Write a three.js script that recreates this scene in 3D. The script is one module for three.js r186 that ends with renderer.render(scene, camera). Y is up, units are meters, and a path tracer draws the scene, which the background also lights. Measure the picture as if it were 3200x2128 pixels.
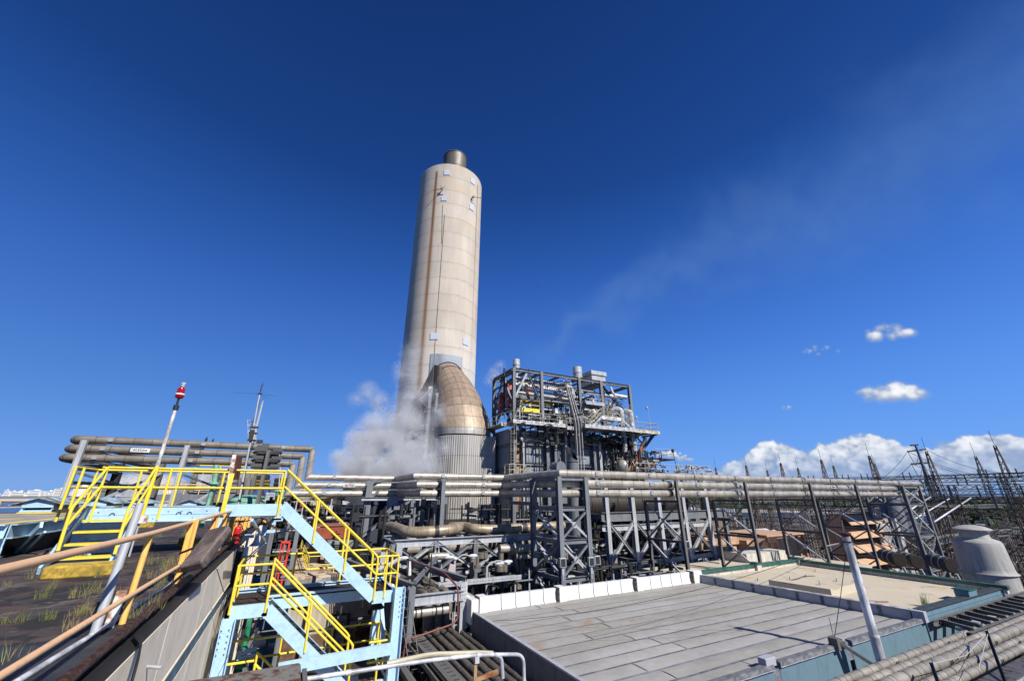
import * as THREE from 'three';
import { mergeGeometries } from 'three/addons/utils/BufferGeometryUtils.js';
import { RoundedBoxGeometry } from 'three/addons/geometries/RoundedBoxGeometry.js';
import { FontLoader } from 'three/addons/loaders/FontLoader.js';
import { TextGeometry } from 'three/addons/geometries/TextGeometry.js';

// ---------- camera, sky, sun, exposure ----------
const EYE = 20;                                   // eye above the plant yard, metres
const scene = new THREE.Scene();
const F = 1244, TILT = Math.atan(481 / F), YAW = THREE.MathUtils.degToRad(27.5);
const camera = new THREE.PerspectiveCamera(2 * THREE.MathUtils.radToDeg(Math.atan(1064 / F)), 1024 / 680, 0.05, 20000);
camera.position.set(0, EYE, 0);
camera.rotation.order = 'YXZ';
camera.rotation.set(TILT, -YAW, 0);
const renderer = new THREE.WebGLRenderer({ antialias: true });
renderer.setSize(1024, 680);
renderer.toneMapping = THREE.LinearToneMapping;
renderer.toneMappingExposure = 1.45;
renderer.shadowMap.enabled = true;
const SUN = new THREE.Vector3(1.3, 3.8, 4.15).normalize();
const sun = new THREE.DirectionalLight(new THREE.Color().setRGB(1, 0.96, 0.90), 4.6);
sun.position.copy(SUN).multiplyScalar(300).add(new THREE.Vector3(20, 0, -40));
sun.target.position.set(20, 0, -40);
sun.castShadow = true;
sun.shadow.mapSize.set(4096, 4096);
Object.assign(sun.shadow.camera, { left: -120, right: 120, top: 120, bottom: -120, near: 1, far: 700 });
scene.add(sun, sun.target);

// a seeded random generator and smooth noise
let seed = 12345;
const rnd = () => { seed |= 0; seed = seed + 0x6D2B79F5 | 0; let t = Math.imul(seed ^ seed >>> 15, 1 | seed); t = t + Math.imul(t ^ t >>> 7, 61 | t) ^ t; return ((t ^ t >>> 14) >>> 0) / 4294967296; };
const rr = (a, b) => a + (b - a) * rnd();
const hash = (x, y, s = 0) => { let h = Math.imul(x | 0, 374761393) + Math.imul(y | 0, 668265263) + Math.imul(s | 0, 2147483647 ^ 0x5bd1e995); h = Math.imul(h ^ h >>> 13, 1274126177); return ((h ^ h >>> 16) >>> 0) / 4294967296; };
function vnoise(x, y, per = 0, s = 0) {
  const x0 = Math.floor(x), y0 = Math.floor(y), fx = x - x0, fy = y - y0, w = t => t * t * (3 - 2 * t);
  const m = (a) => per ? ((a % per) + per) % per : a;
  const a = hash(m(x0), m(y0), s), b = hash(m(x0 + 1), m(y0), s), c = hash(m(x0), m(y0 + 1), s), d = hash(m(x0 + 1), m(y0 + 1), s);
  const u = w(fx), v = w(fy);
  return a + (b - a) * u + (c - a) * v + (a - b - c + d) * u * v;
}
function fbm(x, y, oct = 4, per = 0, s = 0) { let a = 0, f = 1, g = 0.5, n = 0; for (let i = 0; i < oct; i++) { a += g * vnoise(x * f, y * f, per * f, s + i * 7); n += g; f *= 2; g *= 0.55; } return a / n; }
const clamp = (x, a = 0, b = 1) => Math.min(b, Math.max(a, x));
const sstep = (a, b, x) => { const t = clamp((x - a) / (b - a)); return t * t * (3 - 2 * t); };
const lerp = (a, b, t) => a + (b - a) * t;
const s2l = c => c <= 0.04045 ? c / 12.92 : ((c + 0.055) / 1.055) ** 2.4;
const mix3 = (a, b, t) => [lerp(a[0], b[0], t), lerp(a[1], b[1], t), lerp(a[2], b[2], t)];

// directions: u runs along the plant's long side, v away from it, h is height over the eye
const CT = Math.cos(TILT), ST = Math.sin(TILT), CY = Math.cos(YAW), SY = Math.sin(YAW);
const W = (u, h, v) => new THREE.Vector3(u, h + EYE, -v);
function rayOf(x, y) { const a = (x - 1600) / F, b = -(y - 1064) / F, f = CT - b * ST; return [a * CY + f * SY, b * CT + ST, -a * SY + f * CY]; }
// a point of the plant, measured off the survey photograph and one known coordinate
function at(x, y, k, val) { const [u, h, v] = rayOf(x, y); const t = val / (k === 'h' ? h : k === 'u' ? u : k === 'v' ? v : Math.hypot(u, v)); return W(u * t, h * t, v * t); }
const atH = (x, y, h) => at(x, y, 'h', h), atV = (x, y, v) => at(x, y, 'v', v), atU = (x, y, u) => at(x, y, 'u', u), atD = (x, y, d) => at(x, y, 'd', d);

// sky: a clear tropical afternoon, deep blue overhead, a bank of cumulus low on the right
{
  const w = 4096, h = 2048, data = new Float32Array(w * h * 4);
  const stops = [[-90, 60, 84, 112], [-1, 120, 160, 215], [0, 124, 172, 238], [4, 112, 165, 240], [10, 92, 149, 232], [18, 71, 125, 214], [28, 50, 100, 187], [35, 38, 84, 163], [41, 30, 71, 143], [52, 25, 62, 129], [66, 20, 54, 115], [90, 16, 45, 98]];
  const grad = e => { let i = 1; while (i < stops.length - 1 && e > stops[i][0]) i++; const a = stops[i - 1], b = stops[i], t = clamp((e - a[0]) / (b[0] - a[0])); return [1, 2, 3].map(k => s2l(lerp(a[k], b[k], t) / 255) / 1.45); };
  const toAE = (x, y) => { const [u, hh, v] = rayOf(x, y); return [Math.atan2(u, v) * 180 / Math.PI, Math.atan2(hh, Math.hypot(u, v)) * 180 / Math.PI]; };   // degrees from the v axis, elevation
  // cumulus puffs: [azimuth, elevation, radius, depth]
  const puffs = [];
  const bank = (x0, y0, x1, y1, baseY, n, rmax) => {
    for (let i = 0; i < n; i++) {
      const t = (i + rr(0, 1)) / n, top = toAE(lerp(x0, x1, t), lerp(y0, y1, t)), bot = toAE(lerp(x0, x1, t), baseY);
      const r = rmax * rr(0.35, 1), e = lerp(bot[1], top[1] - r, Math.sqrt(rnd()));
      puffs.push([top[0] + rr(-0.6, 0.6), e, r]);
    }
  };
  bank(2265, 1452, 2330, 1420, 1545, 30, 1.2); bank(2330, 1400, 2400, 1372, 1545, 40, 1.4);
  bank(2380, 1372, 2440, 1372, 1545, 40, 1.5); bank(2440, 1372, 2500, 1405, 1545, 40, 1.4); bank(2500, 1402, 2560, 1378, 1545, 40, 1.3);
  bank(2560, 1385, 2690, 1345, 1545, 70, 1.5); bank(2690, 1342, 2780, 1362, 1545, 60, 1.4); bank(2780, 1368, 2860, 1400, 1545, 50, 1.3);
  bank(2860, 1402, 2950, 1392, 1545, 40, 1.2); bank(2950, 1385, 3010, 1350, 1545, 50, 1.3); bank(3000, 1348, 3230, 1350, 1545, 110, 1.5);
  bank(3200, 1350, 3900, 1300, 1545, 160, 1.8); bank(2220, 1500, 2300, 1470, 1548, 26, 0.9);
  bank(2050, 1490, 2290, 1455, 1548, 60, 1.0); bank(2110, 1470, 2260, 1455, 1520, 30, 0.8); bank(2065, 1408, 2110, 1402, 1432, 22, 0.55); bank(2110, 1412, 2165, 1430, 1440, 14, 0.4);
  // the three small clouds above the bank
  for (const [x0, x1, y, hgt, n, r] of [[2700, 2850, 1045, 40, 34, 0.55], [2510, 2620, 1098, 22, 14, 0.3], [2680, 2900, 1232, 42, 60, 0.75], [2430, 2470, 1276, 12, 10, 0.28]])
    for (let i = 0; i < n; i++) { const t = rnd(), c = toAE(lerp(x0, x1, t), y + rr(-1, 0.7) * hgt * 0.8 * Math.sin(Math.PI * (0.1 + 0.85 * t)) * 0.8); puffs.push([c[0], c[1], r * rr(0.6, 1.25), 0.5]); }
  const cov = new Float32Array(w * h), lum = new Float32Array(w * h), AZ0 = 180 / Math.PI;
  // column of an azimuth measured from the v axis (world -z), turning to u (world +x)
  const colOf = az => { const a = az / AZ0, x = Math.sin(a), z = -Math.cos(a); return ((Math.atan2(z, x) / (2 * Math.PI) + 0.5) % 1) * w; };
  const rowOf = el => (el / 180 + 0.5) * h;
  puffs.sort((a, b) => b[1] + b[2] - a[1] - a[2]);
  for (const [az, el, r, thin = 1] of puffs) {
    const cx = colOf(az), cy = rowOf(el), rp = r / 180 * h;
    for (let j = Math.floor(cy - rp * 1.3); j <= cy + rp * 1.3; j++) for (let i = Math.floor(cx - rp * 1.3); i <= cx + rp * 1.3; i++) {
      if (j < 0 || j >= h) continue;
      const k = j * w + ((i % w) + w) % w;
      const wob = (fbm(i * 0.07, j * 0.07, 4) - 0.5) * 0.9 + (fbm(i * 0.23, j * 0.23, 3, 0, 5) - 0.5) * 0.35;
      const dx = (i - cx) / rp, dy = (j - cy) / rp, d = Math.hypot(dx, dy * 1.15) + wob;
      if (d > 1) continue;
      const a = sstep(1, thin < 1 ? 0.1 : 0.5, d) * thin, lit = clamp(0.5 + 0.5 * dy + 0.1 * dx - 0.18 * d + wob * -0.35);
      cov[k] = cov[k] + (1 - cov[k]) * a; lum[k] = lerp(lum[k], lit, a);
    }
  }
  const up = stops => stops;
  for (let j = 0; j < h; j++) {
    const el = ((j + 0.5) / h - 0.5) * 180, base = grad(el);
    for (let i = 0; i < w; i++) {
      const a = ((i + 0.5) / w - 0.5) * 2 * Math.PI, x = Math.cos(a), z = Math.sin(a), az = Math.atan2(x, -z) * AZ0;
      let c = base.slice();
      // a touch brighter toward the sun's side, deeper away from it
      const toSun = Math.cos((az - 140) / AZ0), k0 = 1 + 0.16 * toSun * sstep(-4, 12, el);
      c = c.map(q => q * k0);
      if (el > -2 && el < 12) { const hz = fbm(az * 0.35 + 40, el * 1.6, 4) * sstep(3.5, 0.2, el) * sstep(-2, 0.3, el); c = mix3(c, [0.19, 0.28, 0.46], 0.45 * hz); }   // low grey-blue haze bank over the sea
      // thin exhaust drifting up to the right of the chimney
      if (el > 6 && el < 62 && az > 26 && az < 120) {
        const t = (az - 28) / 50, line = 17 + 16.5 * (1 - Math.exp(-Math.max(0, az - 28) / 22)), wd = lerp(1.3, 6.5, clamp(t)), q = Math.exp(-(((el - line + (fbm(az * 0.18, el * 0.18, 3) - 0.5) * 9) / wd) ** 2)) * sstep(-0.05, 0.2, t) * (0.55 + 0.9 * fbm(az * 0.3, el * 0.35, 4, 0, 3));
        c = mix3(c, [0.14, 0.25, 0.43], 0.14 * q);
      }
      const k = j * w + i, cv = cov[k];
      if (cv > 0) {
        const tex = fbm(az * 1.7, el * 2.3, 5, 0, 9), lowg = sstep(0.4, 6.5, el);
        let L = clamp(lum[k] * 0.75 + 0.25 * tex + 0.06), cl = mix3([0.22, 0.28, 0.39], [0.66, 0.67, 0.69], sstep(0.30, 0.86, L * (0.62 + 0.42 * lowg)));
        c = mix3(c, cl, cv * (0.72 + 0.28 * lowg));
      }
      data[k * 4] = c[0]; data[k * 4 + 1] = c[1]; data[k * 4 + 2] = c[2]; data[k * 4 + 3] = 1;
    }
  }
  const tex = new THREE.DataTexture(data, w, h, THREE.RGBAFormat, THREE.FloatType);
  tex.mapping = THREE.EquirectangularReflectionMapping; tex.colorSpace = THREE.LinearSRGBColorSpace; tex.magFilter = tex.minFilter = THREE.LinearFilter; tex.needsUpdate = true;
  scene.background = tex; scene.environment = tex;
}

// ---------- helpers ----------
const used = new Map();
function numbered(name) { const n = used.get(name) || 0; used.set(name, n + 1); return n ? `${name}_${String(n).padStart(3, '0')}` : name; }
const BASE = new WeakMap();
function thing(name, label, category, base, group) {
  const o = new THREE.Group(); o.name = numbered(name); o.position.copy(base); BASE.set(o, base.clone());
  o.userData = { label, category }; if (group) o.userData.group = group;
  scene.add(o); return o;
}
function worldUV(g, sc = 1) {
  const p = g.attributes.position, n = g.attributes.normal, uv = new Float32Array(p.count * 2);
  for (let i = 0; i < p.count; i++) {
    const ax = Math.abs(n.getX(i)), ay = Math.abs(n.getY(i)), az = Math.abs(n.getZ(i));
    let a, b; if (ay > ax && ay > az) { a = p.getX(i); b = p.getZ(i); } else if (ax > az) { a = p.getZ(i); b = p.getY(i); } else { a = p.getX(i); b = p.getY(i); }
    uv[i * 2] = a * sc; uv[i * 2 + 1] = b * sc;
  }
  g.setAttribute('uv', new THREE.BufferAttribute(uv, 2)); return g;
}
function clean(g) { for (const k of Object.keys(g.attributes)) if (!['position', 'normal', 'uv', 'color'].includes(k)) g.deleteAttribute(k); if (!g.index) { const n = g.attributes.position.count, a = new Uint32Array(n); for (let i = 0; i < n; i++) a[i] = i; g.setIndex(new THREE.BufferAttribute(a, 1)); } return g; }
function join(gs) { gs = gs.flat(9).filter(Boolean).map(clean); if (gs.length === 1) return gs[0]; return mergeGeometries(gs, false); }
// one named mesh under its parent; geometry comes in plant coordinates
function add(parent, name, geos, m, opt = {}) {
  const g = Array.isArray(geos) ? join(geos) : clean(geos);
  const keep = opt.uv || m.userData.own;
  if (!keep) worldUV(g);
  let b = BASE.get(parent);
  if (b) g.translate(-b.x, -b.y, -b.z);
  const o = new THREE.Mesh(g, m); o.name = parent === scene ? numbered(name) : name; o.castShadow = o.receiveShadow = true;
  if (b) BASE.set(o, b);
  if (opt.label) o.userData.label = opt.label;
  if (opt.kind) o.userData.kind = opt.kind;
  parent.add(o); return o;
}
// a thing that is a single mesh
function solo(name, geos, m, label, category, base, group, opt = {}) {
  const g = Array.isArray(geos) ? join(geos) : clean(geos); if (!(opt.uv || m.userData.own)) worldUV(g);
  g.translate(-base.x, -base.y, -base.z);
  const o = new THREE.Mesh(g, m); o.name = numbered(name); o.position.copy(base); o.castShadow = o.receiveShadow = true;
  o.userData = { label, category }; if (group) o.userData.group = group; if (opt.kind) o.userData.kind = opt.kind; if (opt.kind === 'structure') { delete o.userData.category; }
  BASE.set(o, base.clone()); scene.add(o); return o;
}
const Y = new THREE.Vector3(0, 1, 0);
function frame(a, b, up = Y) {
  const z = b.clone().sub(a).normalize(); let u = up.clone(); if (Math.abs(u.dot(z)) > 0.99) u = new THREE.Vector3(0, 0, 1);
  const x = u.clone().cross(z).normalize(), y = z.clone().cross(x).normalize();
  return new THREE.Matrix4().makeBasis(x, y, z).setPosition(a);
}
function mesh(pos, idx, uvs) { const g = new THREE.BufferGeometry(); g.setAttribute('position', new THREE.Float32BufferAttribute(pos, 3)); g.setAttribute('uv', new THREE.Float32BufferAttribute(uvs || new Array(pos.length / 3 * 2).fill(0), 2)); if (idx) g.setIndex(idx); g.computeVertexNormals(); return g; }
function box(cx, cy, cz, sx, sy, sz) { const g = new THREE.BoxGeometry(sx, sy, sz); g.translate(cx, cy, cz); return g; }
// a box between plant coordinates
const slab = (u0, u1, h0, h1, v0, v1) => box((u0 + u1) / 2, (h0 + h1) / 2 + EYE, -(v0 + v1) / 2, Math.abs(u1 - u0), Math.abs(h1 - h0), Math.abs(v1 - v0));
const rslab = (u0, u1, h0, h1, v0, v1, r = 0.03, s = 2) => { const g = new RoundedBoxGeometry(Math.abs(u1 - u0), Math.abs(h1 - h0), Math.abs(v1 - v0), s, r); g.translate((u0 + u1) / 2, (h0 + h1) / 2 + EYE, -(v0 + v1) / 2); return g; };
// a rectangular bar from a to b
function bar(a, b, w, hgt, up) { const g = new THREE.BoxGeometry(w, hgt, a.distanceTo(b)); g.translate(0, 0, a.distanceTo(b) / 2); g.applyMatrix4(frame(a, b, up)); return g; }
function rod(a, b, r, seg = 8, r2 = r) { const L = a.distanceTo(b), g = new THREE.CylinderGeometry(r2, r, L, seg, 1); g.rotateX(Math.PI / 2); g.translate(0, 0, L / 2); g.applyMatrix4(frame(a, b)); return g; }
// an I section from a to b: hgt across the flanges along `up`, w wide
function prof(pts, a, b, up) {
  const L = a.distanceTo(b), pos = [], idx = [], n = pts.length;
  for (let i = 0; i < n; i++) { const p = pts[i], q = pts[(i + 1) % n], k = pos.length / 3; pos.push(p[0], p[1], 0, q[0], q[1], 0, q[0], q[1], L, p[0], p[1], L); idx.push(k, k + 1, k + 2, k, k + 2, k + 3); }
  const s = new THREE.Shape(pts.map(p => new THREE.Vector2(...p))), tri = THREE.ShapeUtils.triangulateShape(s.getPoints(), []);
  for (const zz of [0, L]) { const k = pos.length / 3; for (const p of pts) pos.push(p[0], p[1], zz); for (const t of tri) zz ? idx.push(k + t[0], k + t[1], k + t[2]) : idx.push(k + t[2], k + t[1], k + t[0]); }
  const g = mesh(pos, idx); g.applyMatrix4(frame(a, b, up)); return g;
}
function ibeam(a, b, hgt, w, up, t = 0) {
  const f = t || Math.max(0.012, hgt * 0.06), H = hgt / 2, X = w / 2, wb = f * 0.5;
  return prof([[-X, -H], [X, -H], [X, -H + f], [wb, -H + f], [wb, H - f], [X, H - f], [X, H], [-X, H], [-X, H - f], [-wb, H - f], [-wb, -H + f], [-X, -H + f]], a, b, up);
}
function channel(a, b, hgt, w, up, side = 1, t = 0.02) {
  const H = hgt / 2, s = side; const p = [[0, -H], [s * w, -H], [s * w, -H + t], [s * t, -H + t], [s * t, H - t], [s * w, H - t], [s * w, H], [0, H]];
  return prof(s > 0 ? p : p.reverse(), a, b, up);
}
function angle(a, b, w, t = 0.015, up) { return prof([[0, 0], [w, 0], [w, t], [t, t], [t, w], [0, w]], a, b, up); }
// a pipe along a polyline; bend > 0 rounds its corners, else they are mitred; uv in metres
function pipe(pts, r, seg = 14, bend = 0, caps = true) {
  let path = [];
  if (bend > 0 && pts.length > 2) {
    path.push(pts[0]);
    for (let i = 1; i < pts.length - 1; i++) {
      const p = pts[i], d0 = pts[i - 1].clone().sub(p), d1 = pts[i + 1].clone().sub(p), t = Math.min(bend, d0.length() * 0.49, d1.length() * 0.49);
      const a = p.clone().add(d0.normalize().multiplyScalar(t)), b = p.clone().add(d1.normalize().multiplyScalar(t)), n = 7;
      for (let k = 0; k <= n; k++) { const q = k / n; path.push(a.clone().multiplyScalar((1 - q) * (1 - q)).add(p.clone().multiplyScalar(2 * q * (1 - q))).add(b.clone().multiplyScalar(q * q))); }
    }
    path.push(pts[pts.length - 1]);
  } else path = pts;
  const smooth = bend > 0, pos = [], nor = [], uv = [], idx = []; let along = 0;
  let ux = null; const dirs = []; for (let i = 0; i < path.length - 1; i++) dirs.push(path[i + 1].clone().sub(path[i]).normalize());
  const ring = (c, x, y, cut, dir, s) => {
    const k = pos.length / 3;
    for (let j = 0; j <= seg; j++) {
      const a = j / seg * Math.PI * 2, d = x.clone().multiplyScalar(Math.cos(a)).add(y.clone().multiplyScalar(Math.sin(a)));
      const o = d.clone().multiplyScalar(r), tt = -o.dot(cut) / dir.dot(cut); o.add(dir.clone().multiplyScalar(tt));
      pos.push(c.x + o.x, c.y + o.y, c.z + o.z); nor.push(d.x, d.y, d.z); uv.push(s, j / seg * Math.PI * 2 * r);
    }
    return k;
  };
  for (let i = 0; i < dirs.length; i++) {
    const d = dirs[i]; if (!ux) ux = Math.abs(d.y) < 0.9 ? new THREE.Vector3(0, 1, 0) : new THREE.Vector3(1, 0, 0); else ux.applyQuaternion(new THREE.Quaternion().setFromUnitVectors(dirs[i - 1], d));
    const y = ux.clone().sub(d.clone().multiplyScalar(ux.dot(d))).normalize(), x = y.clone().cross(d); ux = y;
    const c0 = i ? dirs[i - 1].clone().add(d).normalize() : d, c1 = i < dirs.length - 1 ? dirs[i + 1].clone().add(d).normalize() : d, L = path[i].distanceTo(path[i + 1]);
    const k0 = ring(path[i], x, y, c0, d, along), k1 = ring(path[i + 1], x, y, c1, d, along + L); along += L;
    for (let j = 0; j < seg; j++) idx.push(k0 + j, k0 + j + 1, k1 + j, k0 + j + 1, k1 + j + 1, k1 + j);
    if (caps && (i === 0 || i === dirs.length - 1)) for (const [e, kk, sg] of [[0, k0, -1], [1, k1, 1]]) {
      if ((e === 0 && i !== 0) || (e === 1 && i !== dirs.length - 1)) continue;
      const c = e ? path[i + 1] : path[i], m = pos.length / 3; pos.push(c.x, c.y, c.z); nor.push(d.x * sg, d.y * sg, d.z * sg); uv.push(0, 0);
      for (let j = 0; j <= seg; j++) { pos.push(pos[(kk + j) * 3], pos[(kk + j) * 3 + 1], pos[(kk + j) * 3 + 2]); nor.push(d.x * sg, d.y * sg, d.z * sg); uv.push(0, 0); }
      for (let j = 0; j < seg; j++) sg > 0 ? idx.push(m, m + 1 + j, m + 2 + j) : idx.push(m, m + 2 + j, m + 1 + j);
    }
  }
  const g = new THREE.BufferGeometry(); g.setAttribute('position', new THREE.Float32BufferAttribute(pos, 3)); g.setAttribute('normal', new THREE.Float32BufferAttribute(nor, 3)); g.setAttribute('uv', new THREE.Float32BufferAttribute(uv, 2)); g.setIndex(idx);
  if (smooth) { /* normals are radial already */ }
  return g;
}
function quadPlate(p, thick = 0.02) {   // a flat plate through four corners, given a thickness
  const n = p[1].clone().sub(p[0]).cross(p[3].clone().sub(p[0])).normalize().multiplyScalar(thick), q = p.map(a => a.clone().sub(n)), pos = [], idx = [];
  const face = (a, b, c, d) => { const k = pos.length / 3; for (const t of [a, b, c, d]) pos.push(t.x, t.y, t.z); idx.push(k, k + 1, k + 2, k, k + 2, k + 3); };
  face(p[0], p[1], p[2], p[3]); face(q[3], q[2], q[1], q[0]);
  for (let i = 0; i < 4; i++) { const j = (i + 1) % 4; face(p[j], p[i], q[i], q[j]); }
  return mesh(pos, idx);
}
function prism(poly, axis, a, b) {   // a polygon of [p, q] pairs extruded along one plant axis: 'u' takes (v,h), 'v' takes (u,h), 'h' takes (u,v)
  const s = new THREE.Shape(poly.map(p => new THREE.Vector2(...p))), pts = s.getPoints(), tri = THREE.ShapeUtils.triangulateShape(pts, []), pos = [], idx = [];
  const put = (p, t) => axis === 'u' ? W(t, p.y, p.x) : axis === 'v' ? W(p.x, p.y, t) : W(p.x, t, p.y);
  for (const t of [a, b]) { const k = pos.length / 3; for (const p of pts) pos.push(...put(p, t).toArray()); for (const f of tri) idx.push(k + f[0], k + f[1], k + f[2]); }
  for (let i = 0; i < pts.length; i++) { const j = (i + 1) % pts.length, k = pos.length / 3; pos.push(...put(pts[i], a).toArray(), ...put(pts[j], a).toArray(), ...put(pts[j], b).toArray(), ...put(pts[i], b).toArray()); idx.push(k, k + 1, k + 2, k, k + 2, k + 3); }
  const g = mesh(pos, idx);
  // face the triangles outward
  const c = new THREE.Vector3(); g.computeBoundingBox(); g.boundingBox.getCenter(c);
  return g;
}
function lathe(prof2, c, seg = 40) { const g = new THREE.LatheGeometry(prof2.map(p => new THREE.Vector2(p[0], p[1])), seg); g.translate(c.x, c.y, c.z); return g; }

// ---------- textures and materials ----------
function tex(w, h, fn, srgb = false) {
  const d = new Uint8Array(w * h * 4);
  for (let j = 0; j < h; j++) for (let i = 0; i < w; i++) { const c = fn(i / w, j / h, i, j), k = (j * w + i) * 4; for (let q = 0; q < 3; q++) d[k + q] = clamp(c[q] ?? c[0]) * 255; d[k + 3] = 255; }
  const t = new THREE.DataTexture(d, w, h); t.wrapS = t.wrapT = THREE.RepeatWrapping; t.magFilter = t.minFilter = THREE.LinearFilter; if (srgb) t.colorSpace = THREE.SRGBColorSpace; t.needsUpdate = true; return t;
}
const rep = (t, sx, sy = sx) => { const c = t.clone(); c.repeat.set(1 / sx, 1 / sy); c.needsUpdate = true; return c; };
const g1 = v => [v, v, v];
const T = {};
T.grime = tex(512, 512, (x, y) => g1(0.62 + 0.38 * sstep(0.2, 0.75, fbm(x * 6, y * 6, 6, 6) * 0.75 + fbm(x * 24, y * 24, 3, 24, 3) * 0.25)), true);
T.streak = tex(512, 512, (x, y) => { const a = fbm(x * 48, y * 3, 4, 48, 1), b = fbm(x * 8, y * 8, 5, 8, 4); return g1(0.66 + 0.34 * clamp(a * 0.75 + b * 0.5 - 0.1)); }, true);
T.soft = tex(512, 512, (x, y) => g1(0.92 + 0.08 * sstep(0.25, 0.6, fbm(x * 9, y * 9, 5, 9, 14) * 0.6 + fbm(x * 40, y * 40, 3, 40, 15) * 0.4)), true);
T.rough = tex(256, 256, (x, y) => g1(0.35 + 0.5 * fbm(x * 8, y * 8, 5, 8, 11)));
T.bump = tex(512, 512, (x, y) => g1(0.6 * fbm(x * 16, y * 16, 5, 16, 2) + 0.4 * fbm(x * 90, y * 90, 2, 90, 8)));
T.clad = tex(1024, 256, (x, y, i) => {           // aluminium pipe cladding: x along the pipe (8 m), y around it
  const sec = Math.floor(x * 8), seam = Math.abs(x * 8 - Math.round(x * 8)) < 0.018 ? 0.62 : 1, tone = 0.86 + 0.14 * hash(sec, 3);
  const top = 0.84 + 0.3 * fbm(x * 24, y * 6, 5, 24, 5) - 0.1, dust = fbm(x * 64, y * 10, 3, 64, 7);
  return [tone * seam * (top + 0.05 * dust), tone * seam * (top - 0.01 + 0.03 * dust), tone * seam * (top - 0.035)];
}, true);
T.rust = tex(512, 512, (x, y) => { const a = fbm(x * 10, y * 10, 6, 10, 21), b = fbm(x * 40, y * 40, 3, 40, 22), t = sstep(0.42, 0.7, a * 0.8 + b * 0.2); return mix3([0.93, 0.93, 0.93], [0.62, 0.40, 0.26], t); }, true);
const M = {};
function mat(name, rgb, rough = 0.6, metal = 0, o = {}) {
  const { map, ms = 3, my = ms, rs, bump, bs = 2, bh = 0.004, own, ...rest } = o;
  const m = new THREE.MeshStandardMaterial({ roughness: rough, metalness: metal, ...rest }); m.color.setRGB(...rgb); m.name = name;
  if (map) m.map = rep(map, ms, my);
  if (rs) { m.roughnessMap = rep(T.rough, rs); }
  if (bump) { m.bumpMap = rep(T.bump, bs); m.bumpScale = bh; }
  if (own) m.userData.own = true;
  M[name] = m; return m;
}
mat('steel', [0.20, 0.215, 0.235], 0.62, 0.05, { map: T.streak, ms: 4, my: 7 });             // grey-blue painted structural steel
mat('steelLight', [0.50, 0.515, 0.54], 0.6, 0.05, { map: T.streak, ms: 3, my: 6 });       // galvanised
mat('steelDark', [0.031, 0.031, 0.031], 0.6, 0.2, { map: T.streak, ms: 4 });  // dark steel, its colour taken near black to deepen shade
mat('steelBrown', [0.17, 0.165, 0.155], 0.65, 0.1, { map: T.streak, ms: 3, my: 6 });
mat('clad', [0.50, 0.48, 0.45], 0.42, 0.3, { map: T.clad, ms: 8, my: 1.6, own: true });
mat('cladDull', [0.235, 0.215, 0.19], 0.6, 0.15, { map: T.clad, ms: 8, my: 1.6, own: true });
mat('cladTan', [0.44, 0.37, 0.29], 0.48, 0.3, { map: T.clad, ms: 5, my: 1.6, own: true });
mat('band', [0.03, 0.03, 0.032], 0.6, 0.2);
mat('tagPlate', [0.38, 0.39, 0.41], 0.45, 0.5);
mat('yellow', [0.80, 0.60, 0.05], 0.5, 0, { map: T.soft, ms: 2.4 });
mat('cream', [0.66, 0.60, 0.42], 0.55, 0, { map: T.grime, ms: 2.2 });
mat('peach', [0.72, 0.44, 0.24], 0.5, 0, { map: T.soft, ms: 1.1, bump: true, bs: 0.4, bh: 0.001 });
mat('orange', [0.82, 0.46, 0.11], 0.5, 0, { map: T.soft, ms: 1.1 });
mat('paleBlue', [0.40, 0.58, 0.73], 0.5, 0, { map: T.soft, ms: 2.2 });
mat('paleBlueWorn', [0.36, 0.55, 0.66], 0.6, 0, { map: T.rust, ms: 4 });
mat('grating', [0.055, 0.04, 0.032], 0.8, 0.2, { map: T.rust, ms: 0.6 });
mat('white', [0.74, 0.74, 0.74], 0.5, 0, { map: T.grime, ms: 2.5 });
mat('whiteRust', [0.74, 0.72, 0.69], 0.55, 0, { map: T.rust, ms: 0.9 });
mat('black', [0.012, 0.012, 0.013], 0.6);
mat('red', [0.52, 0.012, 0.015], 0.35, 0, {});
mat('redLead', [0.33, 0.075, 0.03], 0.6, 0, { map: T.streak, ms: 3 });
mat('pink', [0.50, 0.14, 0.13], 0.6, 0, { map: T.grime, ms: 2 });
mat('green', [0.03, 0.36, 0.16], 0.5, 0, { map: T.grime, ms: 1 });
mat('mint', [0.24, 0.52, 0.36], 0.5, 0, { map: T.grime, ms: 2 });
mat('tan', [0.68, 0.42, 0.245], 0.65, 0, { map: T.streak, ms: 4, my: 5 });
mat('hallWall', [0.80, 0.70, 0.55], 0.8, 0, { map: T.soft, ms: 5, my: 8, bump: true, bs: 1, bh: 0.002 });  // beige made paler in colour, as the sun only grazes this wall
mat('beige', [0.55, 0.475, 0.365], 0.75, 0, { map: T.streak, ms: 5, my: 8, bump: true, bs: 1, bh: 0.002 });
mat('brownBase', [0.22, 0.125, 0.075], 0.75, 0, { map: T.grime, ms: 3 });
mat('stripe', [0.10, 0.20, 0.27], 0.7, 0, { map: T.grime, ms: 2 });
mat('teal', [0.115, 0.19, 0.235], 0.55, 0, { map: T.soft, ms: 5, my: 9 });
mat('greenTrim', [0.03, 0.115, 0.085], 0.5, 0, { map: T.grime, ms: 3 });
mat('concrete', [0.42, 0.41, 0.39], 0.85, 0, { map: T.grime, ms: 3.1, bump: true, bs: 1.3, bh: 0.004 });
mat('concreteStain', [0.20, 0.185, 0.165], 0.9, 0, { map: T.rust, ms: 0.8, bump: true, bs: 0.35, bh: 0.008 });
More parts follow.
